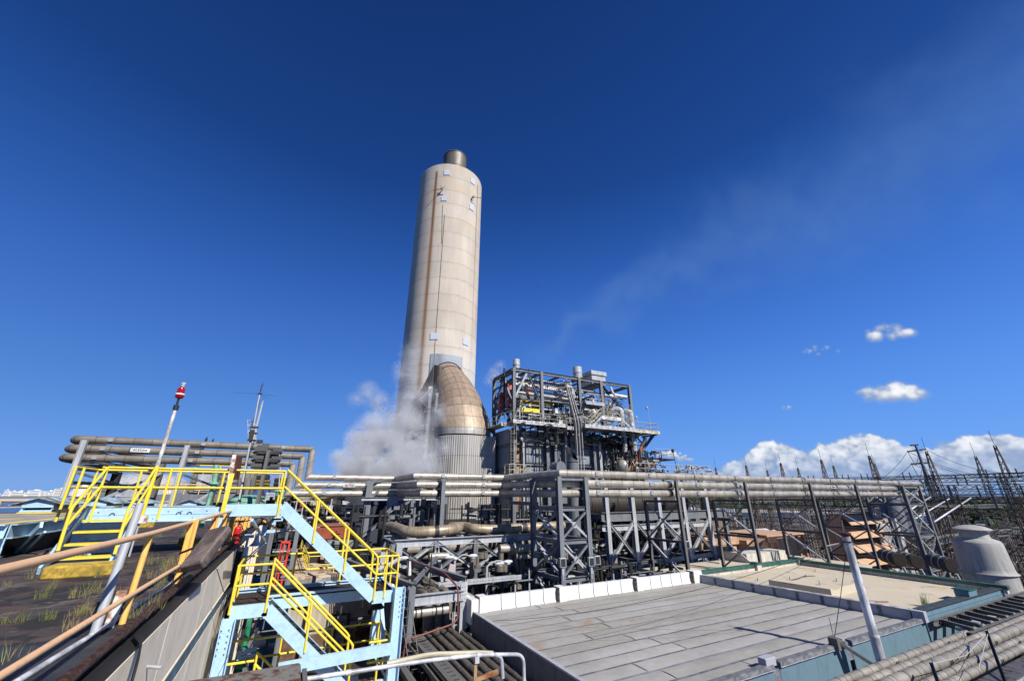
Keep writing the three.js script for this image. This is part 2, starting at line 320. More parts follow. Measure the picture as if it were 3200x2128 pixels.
mat('capWhite', [0.62, 0.62, 0.615], 0.7, 0, { map: T.soft, ms: 1.3, bump: true, bs: 0.8, bh: 0.0015 });
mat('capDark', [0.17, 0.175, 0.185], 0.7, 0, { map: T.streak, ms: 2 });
mat('capCoping', [0.225, 0.23, 0.25], 0.65, 0, { map: T.grime, ms: 1.2 });
mat('capPale', [0.48, 0.48, 0.5], 0.65, 0, { map: T.grime, ms: 1.7 });
mat('capGrey', [0.34, 0.35, 0.38], 0.65, 0, { map: T.soft, ms: 1.7, bump: true, bs: 0.8, bh: 0.002 });
mat('rustPipe', [0.075, 0.043, 0.036], 0.75, 0.1, { map: T.rust, ms: 0.5, my: 0.5, own: true, bump: true, bs: 0.3, bh: 0.002 });
mat('whitePipe', [0.70, 0.71, 0.73], 0.4, 0, { map: T.grime, ms: 1.3, own: true });
mat('darkPipe', [0.05, 0.047, 0.045], 0.6, 0.2, { map: T.clad, ms: 8, my: 1.6, own: true });
mat('brownBox', [0.21, 0.16, 0.135], 0.55, 0.1, { map: T.grime, ms: 1.2 });
mat('glassDark', [0.02, 0.025, 0.03], 0.12, 0);
mat('wallBlue', [0.30, 0.335, 0.375], 0.6, 0.15, { map: T.streak, ms: 4, my: 6 });
mat('rustWall', [0.42, 0.26, 0.13], 0.7, 0.1, { map: T.rust, ms: 3 });

// ---------- ground, water ----------
{
  const asphalt = mat('asphalt', [0.045, 0.044, 0.043], 0.9, 0, { map: T.grime, ms: 9, bump: true, bs: 3, bh: 0.01 });
  const s = new THREE.Shape([[-75, -260], [-75, 150], [-60, 520], [300, 1100], [900, 1500], [7000, 5200], [9000, -2500], [300, -900]].map(p => new THREE.Vector2(...p)));
  const g = new THREE.ShapeGeometry(s); g.rotateX(-Math.PI / 2); worldUV(g);
  const o = new THREE.Mesh(g, asphalt); o.name = 'ground'; o.receiveShadow = true; o.userData = { kind: 'structure', label: 'dark paved yard and land that the plant stands on' }; scene.add(o);
  const water = mat('water', [0.012, 0.045, 0.085], 0.18, 0, { bump: true, bs: 40, bh: 0.25 });
  const wg = new THREE.PlaneGeometry(18000, 18000); wg.rotateX(-Math.PI / 2); wg.translate(0, -0.8, -3000); worldUV(wg);
  const wo = new THREE.Mesh(wg, water); wo.name = 'water'; wo.userData = { kind: 'structure', label: 'dark blue bay beyond the roof railing' }; scene.add(wo);
}

// ---------- the chimney ----------
const CH = { u: 17.7, v: 59.4, r: 5.85, top: 55.2 };
function onCyl(x, y, c, r) { const [u, h, v] = rayOf(x, y), a = u * u + v * v, b = -2 * (u * c.u + v * c.v), q = c.u * c.u + c.v * c.v - r * r, t = (-b - Math.sqrt(Math.max(0, b * b - 4 * a * q))) / (2 * a); return { p: W(u * t, h * t, v * t), ang: Math.atan2(u * t - c.u, -(v * t - c.v)), h: h * t }; }
{
  // poured concrete: joints between lifts, weather streaks, two rust runs below the rim
  const r1 = onCyl(1362, 560, CH, CH.r).ang, r2 = onCyl(1313, 1150, CH, CH.r).ang, r3 = onCyl(1492, 590, CH, CH.r).ang, H = CH.top + EYE, lifts = 26;
  const map = tex(768, 1024, (x, y) => {
    const hh = y * H - EYE, ang = (x - 0.5) * Math.PI * 2;
    let c = mix3([0.73, 0.69, 0.635], [0.765, 0.765, 0.755], sstep(0.62, 0.36, y + 0.2 * (fbm(x * 12, y * 6, 4, 12, 3) - 0.5)));
    const tone = 0.9 + 0.16 * fbm(x * 26, y * 14, 5, 26, 31) + 0.05 * (hash(Math.floor(y * lifts), 5) - 0.5);
    const st = sstep(0.60, 0.85, fbm(x * 220, y * 9, 4, 220, 41)) * 0.16 * sstep(0.25, 0.95, y);
    c = mix3(c.map(q => q * tone), [0.47, 0.39, 0.31], st);
    const drift = sstep(0.5, 0.8, fbm(x * 14, y * 30, 5, 14, 61)) * sstep(0.45, 0.95, y); c = mix3(c, [0.74, 0.62, 0.50], 0.3 * drift);
    const jw = y * lifts + (fbm(x * 60, y * 3, 3, 60, 17) - 0.5) * 0.12, jd = Math.abs(jw - Math.round(jw)); if (jd < 0.018 + 0.02 * hash(Math.floor(x * 90), Math.round(jw))) c = mix3(c, [0.46, 0.41, 0.36], 0.05 + 0.3 * fbm(x * 80, y * 80, 3, 80, 19));
    const below = (jw - Math.floor(jw)); if (below > 0.8) c = mix3(c, [0.5, 0.45, 0.39], 0.22 * (below - 0.8) * 5 * fbm(x * 150, y * 8, 3, 150, 27));
    const t = clamp((hh - 14) / 40), rx = lerp(r2, r1, t), w1 = 0.034 + 0.03 * (1 - t), d1 = Math.abs(ang - rx) / w1;
    c = mix3(c, [0.42, 0.26, 0.14], Math.exp(-d1 * d1) * sstep(CH.top - 1.2, CH.top - 2, hh) * (0.5 + 0.6 * t) * (0.7 + 0.5 * fbm(x * 300, y * 20, 3, 300, 51)));
    const d3 = Math.abs(ang - r3) / 0.018; c = mix3(c, [0.42, 0.27, 0.16], Math.exp(-d3 * d3) * sstep(10, 52, hh) * 0.8 * sstep(CH.top - 1.2, CH.top - 2, hh));
    return c;
  }, true);
  map.wrapS = THREE.RepeatWrapping;
  const conc = new THREE.MeshStandardMaterial({ map, roughness: 0.88, name: 'chimneyConcrete' }); conc.userData.own = true; conc.bumpMap = rep(T.bump, 0.09, 0.06); conc.bumpScale = 0.01;
  const c = thing('chimney', 'tall round concrete chimney stained by rust, rising behind the domed duct', 'chimney', W(CH.u, -EYE, CH.v));
  const prof2 = []; for (let i = 0; i <= lifts; i++) { const y = i / lifts * H, j = 0.012 * (hash(i, 77) - 0.5); if (i) prof2.push([CH.r + j * 0.4, y - 0.07], [CH.r - 0.002, y - 0.03]); prof2.push([CH.r - 0.002, y], [CH.r + 0.005 * (hash(i + 1, 77) - 0.5), y + 0.04]); }
  prof2.pop(); prof2.push([CH.r - 0.45, H], [CH.r - 0.5, H - 2]);
  const n = 96, pos = [], uv = [], idx = [], m = prof2.length;
  for (let j = 0; j < m; j++) for (let i = 0; i <= n; i++) { const a = (i / n - 0.5) * 2 * Math.PI; pos.push(CH.u + Math.sin(a) * prof2[j][0], prof2[j][1], -CH.v - Math.cos(a) * -1 * prof2[j][0] * -1); uv.push(i / n, prof2[j][1] / H); }
  for (let j = 0; j < m - 1; j++) for (let i = 0; i < n; i++) { const k = j * (n + 1) + i; idx.push(k, k + 1, k + n + 1, k + 1, k + n + 2, k + n + 1); }
  // angle as onCyl gives it: u = sin, v offset = -cos
  for (let j = 0; j < m; j++) for (let i = 0; i <= n; i++) { const a = (i / n - 0.5) * 2 * Math.PI, k = (j * (n + 1) + i) * 3; pos[k] = CH.u + Math.sin(a) * prof2[j][0]; pos[k + 2] = -(CH.v - Math.cos(a) * prof2[j][0]); }
  add(c, 'shaft', mesh(pos, idx, uv), conc, { uv: true });
  add(c, 'roof_slab', new THREE.CylinderGeometry(CH.r - 0.45, CH.r - 0.45, 0.3, 48).translate(CH.u, CH.top + EYE - 0.5, -CH.v), M.concrete);
  // steel flue standing out of the top
  const flueC = { u: CH.u + 0.1, v: CH.v - 1.1 }, fl = mat('flueSteel', [0.20, 0.175, 0.145], 0.55, 0.4, { map: T.streak, ms: 3, my: 9 });
  const fr = 2.2, fh = 6.4, fb = CH.top + EYE - 0.4;
  add(c, 'flue', lathe([[fr, 0], [fr, fh * 0.5], [fr + 0.05, fh * 0.5], [fr + 0.05, fh * 0.5 + 0.12], [fr, fh * 0.5 + 0.12], [fr, fh], [fr + 0.08, fh], [fr + 0.08, fh + 0.12], [fr - 0.15, fh + 0.12], [fr - 0.15, 0.5]], new THREE.Vector3(flueC.u, fb, -flueC.v), 48), fl);
  // sheet covers over the ports, each bolted to the shaft
  const port = mat('portCover', [0.62, 0.66, 0.70], 0.35, 0.3, {});
  const plate = (x, y, wd, ht) => { const q = onCyl(x, y, CH, CH.r), a = q.ang, k = wd / 2 / CH.r, R = CH.r + 0.05, P = (t, hh) => W(CH.u + Math.sin(t) * R, hh, CH.v - Math.cos(t) * R); return quadPlate([P(a - k, q.h - ht / 2), P(a + k, q.h - ht / 2), P(a + k, q.h + ht / 2), P(a - k, q.h + ht / 2)], -0.06); };
  for (const [x, y, w2, h2] of [[1397, 539, 1.05, 1.15], [1477, 566, 1.1, 1.2], [1388, 621, 0.95, 0.95], [1473, 648, 1.0, 1.1], [1357, 1051, 1.15, 1.0], [1454, 1068, 1.1, 1.05]]) add(c, 'port_cover', plate(x, y, w2, h2), port);
  for (const [x, y, dx] of [[1382, 596, -1], [1472, 620, 1]]) {
    const q = onCyl(x, y, CH, CH.r), n0 = new THREE.Vector3(Math.sin(q.ang), 0, Math.cos(q.ang)), t = new THREE.Vector3(Math.cos(q.ang), 0, -Math.sin(q.ang));
    const e = q.p.clone().add(n0.clone().multiplyScalar(0.5)), f = q.p.clone().add(n0.clone().multiplyScalar(1.2)).add(t.clone().multiplyScalar(dx * 1.3)).add(new THREE.Vector3(0, dx < 0 ? -0.9 : 0.3, 0));
    add(c, 'light_bracket', [rod(q.p, e, 0.06), rod(e, f, 0.05), rod(e, e.clone().add(new THREE.Vector3(dx * 0.2, 0.6, 0)), 0.04), box(e.x, e.y, e.z, 0.3, 0.3, 0.3), rod(e, e.clone().add(t.clone().multiplyScalar(0.5)).add(new THREE.Vector3(0, 0.4, 0)), 0.04)], M.black);
    add(c, 'port_cover', plate(x + dx * 2, y + 7, 0.6, 0.7), port);
  }
  const lc = onCyl(1380, 800, CH, CH.r).ang, lp = h => W(CH.u + Math.sin(lc) * (CH.r + 0.06), h, CH.v - Math.cos(lc) * (CH.r + 0.06));
  add(c, 'lightning_cable', [rod(lp(14), lp(44), 0.028, 5), rod(onCyl(1383, 640, CH, CH.r + 0.06).p, onCyl(1380, 760, CH, CH.r + 0.06).p, 0.025, 5)], M.steelDark);
  // corrugated sheet round the breach
  const bz = mat('breachSheet', [0.52, 0.57, 0.62], 0.4, 0.35, { map: T.streak, ms: 2, my: 6 });
  const a0 = onCyl(1346, 1112, CH, CH.r).ang, a1 = onCyl(1443, 1120, CH, CH.r).ang, hb = 11, ht = onCyl(1395, 1108, CH, CH.r).h, gp = [], gi = [], N = 150;
  for (let i = 0; i <= N; i++) { const a = lerp(a0, a1, i / N), R = CH.r + 0.1 + 0.035 * (i % 3 === 0 ? 1 : -1); for (const hh of [hb, ht]) { const p = W(CH.u + Math.sin(a) * R, hh, CH.v - Math.cos(a) * R); gp.push(p.x, p.y, p.z); } if (i < N) gi.push(i * 2, i * 2 + 2, i * 2 + 1, i * 2 + 1, i * 2 + 2, i * 2 + 3); }
  add(c, 'breach_cladding', mesh(gp, gi), bz);
}

// ---------- the domed ducts in front of the chimney ----------
const DU = { u: 17.75, v: 47.0, r: 3.32, top: 6.45 };
function hood(label, cu, cv, r0, tipU, tipV, tipH, tipR, mirror, group) {
  const c = thing('duct_hood', label, 'duct', W(cu, DU.top, cv), group);
  // rings swept from the flat round base to the upright round mouth at the chimney
  const K = 60, N = 64;
  const ringAt = t => {
    const e = t, cx = lerp(cu, tipU, sstep(0.12, 0.95, e) * 0.9 + e * 0.1), lift = e;
    const hc = lerp(DU.top, tipH, Math.pow(e, 0.93)), vc = lerp(cv, tipV, Math.pow(e, 1.5)), tilt = lerp(0, Math.PI * 0.40, sstep(0.1, 1, e));
    const rr0 = lerp(r0, tipR, Math.pow(clamp((e - 0.14) / 0.8), 1.25)) + 0.10 * Math.sin(Math.PI * clamp(e * 2.6)) * (e < 0.385 ? 1 : 0);
    return { cx, hc, vc, tilt, r: rr0 };
  };
  const P = (t, a) => { const q = ringAt(t), x = Math.sin(a) * q.r, y = -Math.cos(a) * q.r; return W(q.cx + x, q.hc - y * Math.sin(q.tilt) * 1, q.vc + y * Math.cos(q.tilt)); };
  const rows = [0, 0.075, 0.2, 0.315, 0.4, 0.48, 0.56, 0.64, 0.72, 0.80, 0.87, 0.935, 1.0], cols = 20;
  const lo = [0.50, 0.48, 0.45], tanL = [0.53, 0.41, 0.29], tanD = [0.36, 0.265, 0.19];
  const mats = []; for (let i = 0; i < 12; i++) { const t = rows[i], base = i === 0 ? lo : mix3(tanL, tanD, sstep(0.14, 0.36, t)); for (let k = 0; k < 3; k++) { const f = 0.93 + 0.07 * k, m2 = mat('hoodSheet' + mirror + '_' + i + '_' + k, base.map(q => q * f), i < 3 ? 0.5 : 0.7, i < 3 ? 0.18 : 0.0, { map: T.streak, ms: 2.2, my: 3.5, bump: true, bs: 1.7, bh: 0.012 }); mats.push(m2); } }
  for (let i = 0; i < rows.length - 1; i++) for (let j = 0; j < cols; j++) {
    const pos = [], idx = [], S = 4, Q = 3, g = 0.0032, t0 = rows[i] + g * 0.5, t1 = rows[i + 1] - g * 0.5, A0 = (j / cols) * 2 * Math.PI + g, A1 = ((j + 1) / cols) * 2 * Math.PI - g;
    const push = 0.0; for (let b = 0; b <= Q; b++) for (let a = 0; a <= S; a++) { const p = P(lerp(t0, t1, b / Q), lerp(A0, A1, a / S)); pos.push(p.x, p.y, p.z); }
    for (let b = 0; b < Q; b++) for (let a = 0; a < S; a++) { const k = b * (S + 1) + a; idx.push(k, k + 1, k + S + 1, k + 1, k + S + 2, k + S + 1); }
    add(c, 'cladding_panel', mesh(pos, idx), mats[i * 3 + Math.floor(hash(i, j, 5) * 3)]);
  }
  // dark lining just inside the joints, the collar and the ring at the mouth
  const pos = [], idx = []; for (let b = 0; b <= K; b++) for (let a = 0; a <= N; a++) { const t = b / K, q = P(t, a / N * 2 * Math.PI), w = ringAt(t), cc = W(w.cx, w.hc, w.vc); q.lerp(cc, 0.012); pos.push(q.x, q.y, q.z); }
  for (let b = 0; b < K; b++) for (let a = 0; a < N; a++) { const k = b * (N + 1) + a; idx.push(k, k + 1, k + N + 1, k + 1, k + N + 2, k + N + 1); }
  add(c, 'lining', mesh(pos, idx), mat('lining' + mirror, [0.12, 0.085, 0.06], 0.8));
  const ringPipe = (t, r, grow) => { const pts = []; for (let a = 0; a <= 40; a++) { const q = P(t, a / 40 * 2 * Math.PI), w = ringAt(t), cc = W(w.cx, w.hc, w.vc); pts.push(q.clone().lerp(cc, -grow)); } return pipe(pts, r, 6, 0, false); };
  add(c, 'collar', ringPipe(0.875, 0.06, 0.01), M.steelDark); add(c, 'mouth_ring', ringPipe(0.985, 0.09, 0.02), M.steelDark); add(c, 'base_ring', ringPipe(0.004, 0.05, 0.006), M.steelDark);
  return c;
}
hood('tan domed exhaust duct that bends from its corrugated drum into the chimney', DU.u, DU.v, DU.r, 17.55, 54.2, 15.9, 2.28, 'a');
{   // the sloping casing that runs back to the chimney on the left, turned from the sun; shade is put into its sheet colours
  const c = thing('duct_casing', 'sloping dark duct casing between the tan dome and the chimney, behind the steam', 'duct', W(13.6, -EYE, 53.4)), A = [14.65, 51.3], B = [12.4, 55.5], top = t => lerp(16.7, 9.5, t), shadeTone = [0, 1, 2].map(k => mat('casingSheet' + k, [0.24 + 0.02 * k, 0.19 + 0.015 * k, 0.15 + 0.01 * k], 0.65, 0.1, { map: T.streak, ms: 2.5, my: 5 }));
  const at2 = (t, h) => W(lerp(A[0], B[0], t), h, lerp(A[1], B[1], t)); for (let i = 0; i < 4; i++) for (let k = 0; k < 8; k++) { const t0 = i / 4 + 0.003, t1 = (i + 1) / 4 - 0.003, f = q => lerp(-20, top(q), q === t0 ? 0 : 0) , h0 = q => lerp(-8, top(q), k / 8) + 0.02, h1 = q => lerp(-8, top(q), (k + 1) / 8) - 0.02; add(c, 'cladding_panel', quadPlate([at2(t0, h0(t0)), at2(t1, h0(t1)), at2(t1, h1(t1)), at2(t0, h1(t0))], 0.05), shadeTone[(i * 3 + k * 2) % 3]); }
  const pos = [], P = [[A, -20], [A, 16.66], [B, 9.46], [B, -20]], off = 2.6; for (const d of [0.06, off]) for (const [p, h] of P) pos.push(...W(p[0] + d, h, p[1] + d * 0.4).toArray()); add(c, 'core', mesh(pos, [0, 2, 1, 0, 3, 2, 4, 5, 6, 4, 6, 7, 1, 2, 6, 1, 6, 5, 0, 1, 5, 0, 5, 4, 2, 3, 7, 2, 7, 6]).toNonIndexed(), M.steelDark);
}
{
  const corr = mat('corrugated', [0.60, 0.575, 0.53], 0.5, 0.2, { map: T.streak, ms: 3.3, my: 22 });
  const corrRust = mat('corrugatedStain', [0.56, 0.52, 0.46], 0.5, 0.2, { map: T.streak, ms: 1.5, my: 14 });
  const c = thing('duct_drum', 'tall corrugated metal drum under the tan domed duct', 'duct', W(DU.u, -EYE, DU.v));
  // outline: half a circle on the left, straight faces running right to the boiler
  const outline = [], R = DU.r + 0.02; for (let i = 0; i <= 40; i++) { const a = Math.PI / 2 + i / 40 * Math.PI; outline.push([DU.u + Math.cos(a) * R, DU.v + Math.sin(a) * R]); }
  for (let i = 1; i <= 11; i++) outline.push([DU.u + i / 11 * 2.75, DU.v - R]); for (let i = 0; i < 26; i++) outline.push([DU.u + 2.75, DU.v - R + (i + 1) / 26 * 2 * R]);
  const fine = []; for (let i = 0; i < outline.length - 1; i++) { const a = outline[i], b = outline[i + 1], dx = b[0] - a[0], dy = b[1] - a[1], L = Math.hypot(dx, dy), nx = dy / L, ny = -dx / L; for (const [t, o] of [[0.02, 0], [0.2, 0.07], [0.6, 0.07], [0.78, 0]]) fine.push([a[0] + dx * t + nx * o, a[1] + dy * t + ny * o]); }
  const tiers = [-20, -13.5, -9.2, -5.6, -1.9, 1.6, 4.1, DU.top - 0.05];
  for (let k = 0; k < tiers.length - 1; k++) {
    const pos = [], idx = [], out = 0.006 * (k % 2); for (let i = 0; i < fine.length; i++) { for (const hh of [tiers[k] + 0.015, tiers[k + 1] - 0.015]) { const p = W(fine[i][0], hh, fine[i][1]); pos.push(p.x, p.y, p.z); } if (i < fine.length - 1) idx.push(i * 2, i * 2 + 2, i * 2 + 1, i * 2 + 1, i * 2 + 2, i * 2 + 3); }
    const gm = mesh(pos, idx).toNonIndexed(); gm.computeVertexNormals(); add(c, 'cladding_sheet', gm, k % 3 === 1 ? corrRust : corr);
  }
  const inner = []; for (let i = 0; i < outline.length; i += 2) inner.push([lerp(outline[i][0], DU.u + 0.8, 0.03), lerp(outline[i][1], DU.v, 0.03)]);
  add(c, 'core', prism(inner, 'h', -EYE, DU.top - 0.12), M.steelDark);
  // steel leg between the two ducts
  const st = thing('support_tower', 'slender grey steel frame standing between the two domed ducts', 'steel frame', W(13.9, -EYE, 48.6));
  const a = atD(1318, 1440, 50), b = atD(1345, 1215, 50.5);
  add(st, 'column', ibeam(W(a.x, -EYE, -a.z), b, 0.34, 0.34), M.steel); add(st, 'column', ibeam(W(a.x + 1.0, -EYE, -a.z + 0.3), b.clone().add(new THREE.Vector3(0.9, -0.4, 0)), 0.3, 0.3), M.steel);
  add(st, 'brace', rod(atD(1345, 1215, 50.4), atD(1309, 1253, 50.4), 0.04), M.whiteRust); add(st, 'brace', angle(atD(1345, 1285, 50), atD(1308, 1245, 50), 0.12), M.steel); add(st, 'brace', angle(atD(1322, 1290, 50), atD(1360, 1272, 49.5), 0.12), M.steel);
  add(st, 'gusset', box(b.x, b.y, b.z, 0.5, 0.5, 0.1), M.whiteRust);
}
// open catwalk with a bracket high behind the chimney's left edge
{
  const p = onCyl(1240, 1282, CH, CH.r).p, c = thing('chimney_platform', 'small grey triangular bracket on the left edge of the chimney', 'platform', p);
  const d = p.clone().add(new THREE.Vector3(-1.3, -0.9, -0.5));
  add(c, 'bracket', [bar(p, d, 0.12, 0.12), bar(p.clone().add(new THREE.Vector3(0, -1, 0)), d, 0.1, 0.1), bar(p, p.clone().add(new THREE.Vector3(0, -1.3, 0)), 0.1, 0.1)], M.steel);
}

// a guard rail along floor points: posts, top rail, middle rail; split gives each its own mesh
function railing(t, floor, m, o = {}) {
  const { hgt = 1.07, r = 0.025, gap = 1.5, mid = true, toe = 0, split = false, closed = false, seg = 6, mids = 1 } = o;
  const posts = [], rails = [], midr = [], toes = [], L = pts => pts.map(p => p.clone().add(new THREE.Vector3(0, 0, 0)));
  for (let i = 0; i < floor.length - 1; i++) {
    const a = floor[i], b = floor[i + 1], n = Math.max(1, Math.round(a.distanceTo(b) / gap)), up = q => new THREE.Vector3(0, q, 0);
    for (let k = i === 0 ? 0 : 1; k <= n; k++) { const p = a.clone().lerp(b, k / n); posts.push(rod(p.clone().add(up(-0.04)), p.clone().add(up(hgt)), r, seg)); }
    rails.push(rod(a.clone().add(up(hgt)), b.clone().add(up(hgt)), r, seg));
    if (mid) for (let q = 1; q <= mids; q++) midr.push(rod(a.clone().add(up(hgt * q / (mids + 1))), b.clone().add(up(hgt * q / (mids + 1))), r * 0.9, seg));
    if (toe) toes.push(bar(a.clone().add(up(toe / 2)), b.clone().add(up(toe / 2)), 0.012, toe));
  }
  if (split) { for (const p of posts) add(t, 'post', p, m); for (const p of rails) add(t, 'top_rail', p, m); for (const p of midr) add(t, 'middle_rail', p, m); for (const p of toes) add(t, 'toe_board', p, m); }
  else add(t, 'railing', [...posts, ...rails, ...midr, ...toes], m);
}
function ladder(t, a, b, side, m, cage = true) {   // side: unit vector along the rungs
  const s = side.clone().multiplyScalar(0.22), gs = [rod(a.clone().add(s), b.clone().add(s), 0.022, 5), rod(a.clone().sub(s), b.clone().sub(s), 0.022, 5)], n = Math.floor(a.distanceTo(b) / 0.3), out = side.clone().cross(Y).normalize();
  for (let i = 1; i < n; i++) { const p = a.clone().lerp(b, i / n); gs.push(rod(p.clone().add(s), p.clone().sub(s), 0.012, 4)); }
  if (cage) { const L = a.distanceTo(b); for (let y = 2.2; y < L; y += 0.9) { const c = a.clone().lerp(b, y / L), pts = []; for (let k = 0; k <= 8; k++) { const q = Math.PI * k / 8; pts.push(c.clone().add(side.clone().multiplyScalar(Math.cos(q) * 0.38)).add(out.clone().multiplyScalar(Math.sin(q) * 0.65))); } gs.push(pipe(pts, 0.02, 4, 0, false)); }
    for (let k = 1; k < 8; k += 2) { const q = Math.PI * k / 8, off = side.clone().multiplyScalar(Math.cos(q) * 0.38).add(out.clone().multiplyScalar(Math.sin(q) * 0.65)); gs.push(rod(a.clone().lerp(b, Math.min(1, 2.2 / L)).add(off), b.clone().add(off), 0.014, 4)); } }
  add(t, 'ladder', gs, m);
}
function stairFlight(t, a, b, width, wdir, m, treadM, railM) {   // a low end, b high end of the near stringer
  const w = wdir.clone().multiplyScalar(width);
  add(t, 'stringer', bar(a, b, 0.05, 0.22), m); add(t, 'stringer', bar(a.clone().add(w), b.clone().add(w), 0.05, 0.22), m);
  const n = Math.round((b.y - a.y) / 0.22), gs = []; for (let i = 1; i < n; i++) { const p = a.clone().lerp(b, i / n); gs.push(bar(p, p.clone().add(w), 0.24, 0.03)); } add(t, 'treads', gs, treadM);
  for (const q of [new THREE.Vector3(), w]) railing(t, [a.clone().add(q), b.clone().add(q)], railM, { gap: 1.3 });
}
// loose pipework, valves and cable runs that nobody could count, inside a block of space
function clutter(t, n, u0, u1, h0, h1, v0, v1, m, o = {}) {
  const gs = []; for (let i = 0; i < n; i++) {
    const p = W(rr(u0, u1), rr(h0, h1), rr(v0, v1)), k = rnd(), L = rr(o.l0 || 0.5, o.l1 || 3), r = rr(o.r0 || 0.02, o.r1 || 0.09), d = k < 0.45 ? new THREE.Vector3(0, L, 0) : k < 0.8 ? new THREE.Vector3(L, 0, 0) : new THREE.Vector3(0, 0, L);
    const q = p.clone().add(d); q.x = Math.min(q.x, u1); q.y = Math.min(q.y, h1 + EYE); if (p.distanceTo(q) < 0.1) continue;
    gs.push(rod(p, q, r, 6)); if (rnd() < 0.3) gs.push(new THREE.CylinderGeometry(r * 2.6, r * 2.6, r * 2, 8).translate(p.x, p.y, p.z)); if (rnd() < 0.2) gs.push(box(p.x, p.y, p.z, rr(0.2, 0.5), rr(0.2, 0.6), rr(0.15, 0.3)));
  }
  add(t, o.name || 'small_piping', gs, m, { kind: 'stuff' });
}
// ---------- the boiler block right of the chimney ----------
{
  const c = thing('recovery_boiler', 'tall grey steel-framed boiler crowded with pipes, platforms and white railings', 'boiler', W(20.9, -EYE, 40));
  const U = [21.05, 24.85, 30.5, 34.05, 39.0], vf = 40, vb = 45.4, top = 13.85, fl = 7.55, E = (a, b, s = 0.34, up) => add(c, 'beam', ibeam(a, b, s, s * 0.85, up), M.steel);
  // casing with its stiffeners and columns
  const cu = [21.3, 22.5, 25.6, 26.7, 28.2, 29.0, 32.4, 33.3, 36.0, 38.6];
  add(c, 'casing', slab(21.2, 38.8, -EYE, 7.0, 40.9, 45.6), M.wallBlue);
  for (let i = 0; i < cu.length; i++) add(c, 'column', ibeam(W(cu[i], -EYE, 40.45), W(cu[i], 7.1, 40.45), 0.55, 0.36, new THREE.Vector3(0, 0, 1)), i % 3 === 1 ? M.steelLight : M.steel);
  for (const hh of [5.4, 3.2, 1.1, -1.6, -4.4, -8]) add(c, 'stiffener', ibeam(W(21.2, hh, 40.72), W(38.8, hh, 40.72), 0.28, 0.3), M.steel);
  for (let i = 0; i < 34; i++) { const x = 21.9 + i * 0.5; add(c, 'wall_rib', bar(W(x, -9, 40.86), W(x, 6.9, 40.86), 0.07, 0.08, new THREE.Vector3(0, 0, 1)), M.wallBlue); }
  for (const [x0, x1, y0, y1] of [[22.8, 25.3, 2.0, 3.0], [22.8, 25.3, 1.2, 1.9], [26.9, 28, 0.9, 3.0], [29.3, 32, 3.4, 5.2], [33.6, 35.6, 1.3, 3.0]]) add(c, 'access_panel', rslab(x0, x1, y0, y1, 40.78, 40.9, 0.02, 1), M.wallBlue);
  add(c, 'rusty_panel', slab(21.35, 22.4, -1.6, 5.8, 40.78, 40.9), M.rustWall, { label: 'rust-stained wall panel beside the caged ladder' });
  add(c, 'side_wall', slab(21.0, 21.2, -EYE, 7.0, 41, 45.5), M.wallBlue);
  for (const y of [5.2, 2.6, 0, -3]) add(c, 'stiffener', ibeam(W(20.98, y, 41), W(20.98, y, 45.5), 0.3, 0.3), M.steel);
  // the open frame on top
  for (const u of U) for (const v of [vf, vb]) add(c, 'column', ibeam(W(u, u === 39 || v === vb ? (u === 39 ? -EYE : 7) : fl - 0.3, v), W(u, top + 0.15, v), 0.36, 0.36, new THREE.Vector3(0, 0, 1)), M.steel);
  for (const v of [vf, vb]) for (let i = 0; i < 4; i++) { E(W(U[i], top, v), W(U[i + 1], top, v)); }
  for (const u of U) E(W(u, top, vf), W(u, top, vb));
  for (const u of [22.95, 27.5]) E(W(u, top - 0.1, vf), W(u, top - 0.1, vb), 0.28);
  E(W(U[1], 10.6, vf), W(U[2], 10.6, vf), 0.4); E(W(U[2], 10.4, vf), W(U[3] - 1, 10.4, vf), 0.3); E(W(U[1], 8.7, vf), W(U[2] - 0.3, 8.7, vf), 0.34); E(W(U[2], 8.5, vf), W(32, 8.5, vf), 0.3);
  E(W(U[0], 11.4, vb), W(U[4], 11.4, vb), 0.3); E(W(U[0], 9.2, vf), W(U[0], 9.2, vb), 0.3); E(W(U[0], 12.5, vf), W(U[0], 12.5, vb), 0.2);
  const D = (a, b, m = M.steel, s = 0.24) => add(c, 'brace', ibeam(a, b, s, s), m);
  D(W(22.95, top, vf), W(U[0], 10.2, vf), M.steelLight); D(W(22.95, top, vf), W(U[1], 9.8, vf)); D(W(U[0], top - 0.2, 42.7), W(U[0], 9.4, vf + 0.2)); D(W(U[0], top - 0.2, 42.7), W(U[0], 9.4, vb - 0.2)); D(W(U[0], 9.2, 42), W(U[0], 7.6, 40.4)); D(W(U[0], 9.2, 43.5), W(U[0], 7.6, 45.2));
  D(W(36.2, 11.6, vf), W(U[3], 13.6, vf), M.steelDark); D(W(36.2, 11.6, vf), W(U[4], 9.4, vf)); D(W(36.2, 11.6, vf), W(34.4, 9.5, vf), M.steelDark); D(W(U[3], 13.6, vb), W(U[4], 9.5, vb)); D(W(22.9, top, vb), W(U[0], 9.4, vb)); D(W(22.9, top, vb), W(U[1], 9.4, vb)); E(W(37, 9.3, vf), W(U[4], 9.3, vf), 0.26);
  // roof beams, silencers and the box on top
  const sil = (u, v, r, y0, y1) => add(c, 'silencer', [lathe([[r * 0.9, 0], [r, 0.05], [r, (y1 - y0) * 0.52], [r + 0.06, (y1 - y0) * 0.53], [r + 0.06, (y1 - y0) * 0.58], [r, (y1 - y0) * 0.6], [r, y1 - y0], [r - 0.08, y1 - y0], [r - 0.08, 0.3]], W(u, y0, v), 28), new THREE.CylinderGeometry(0.2, 0.2, 4, 10).translate(u, y0 + EYE - 2, -v)], M.steelLight);
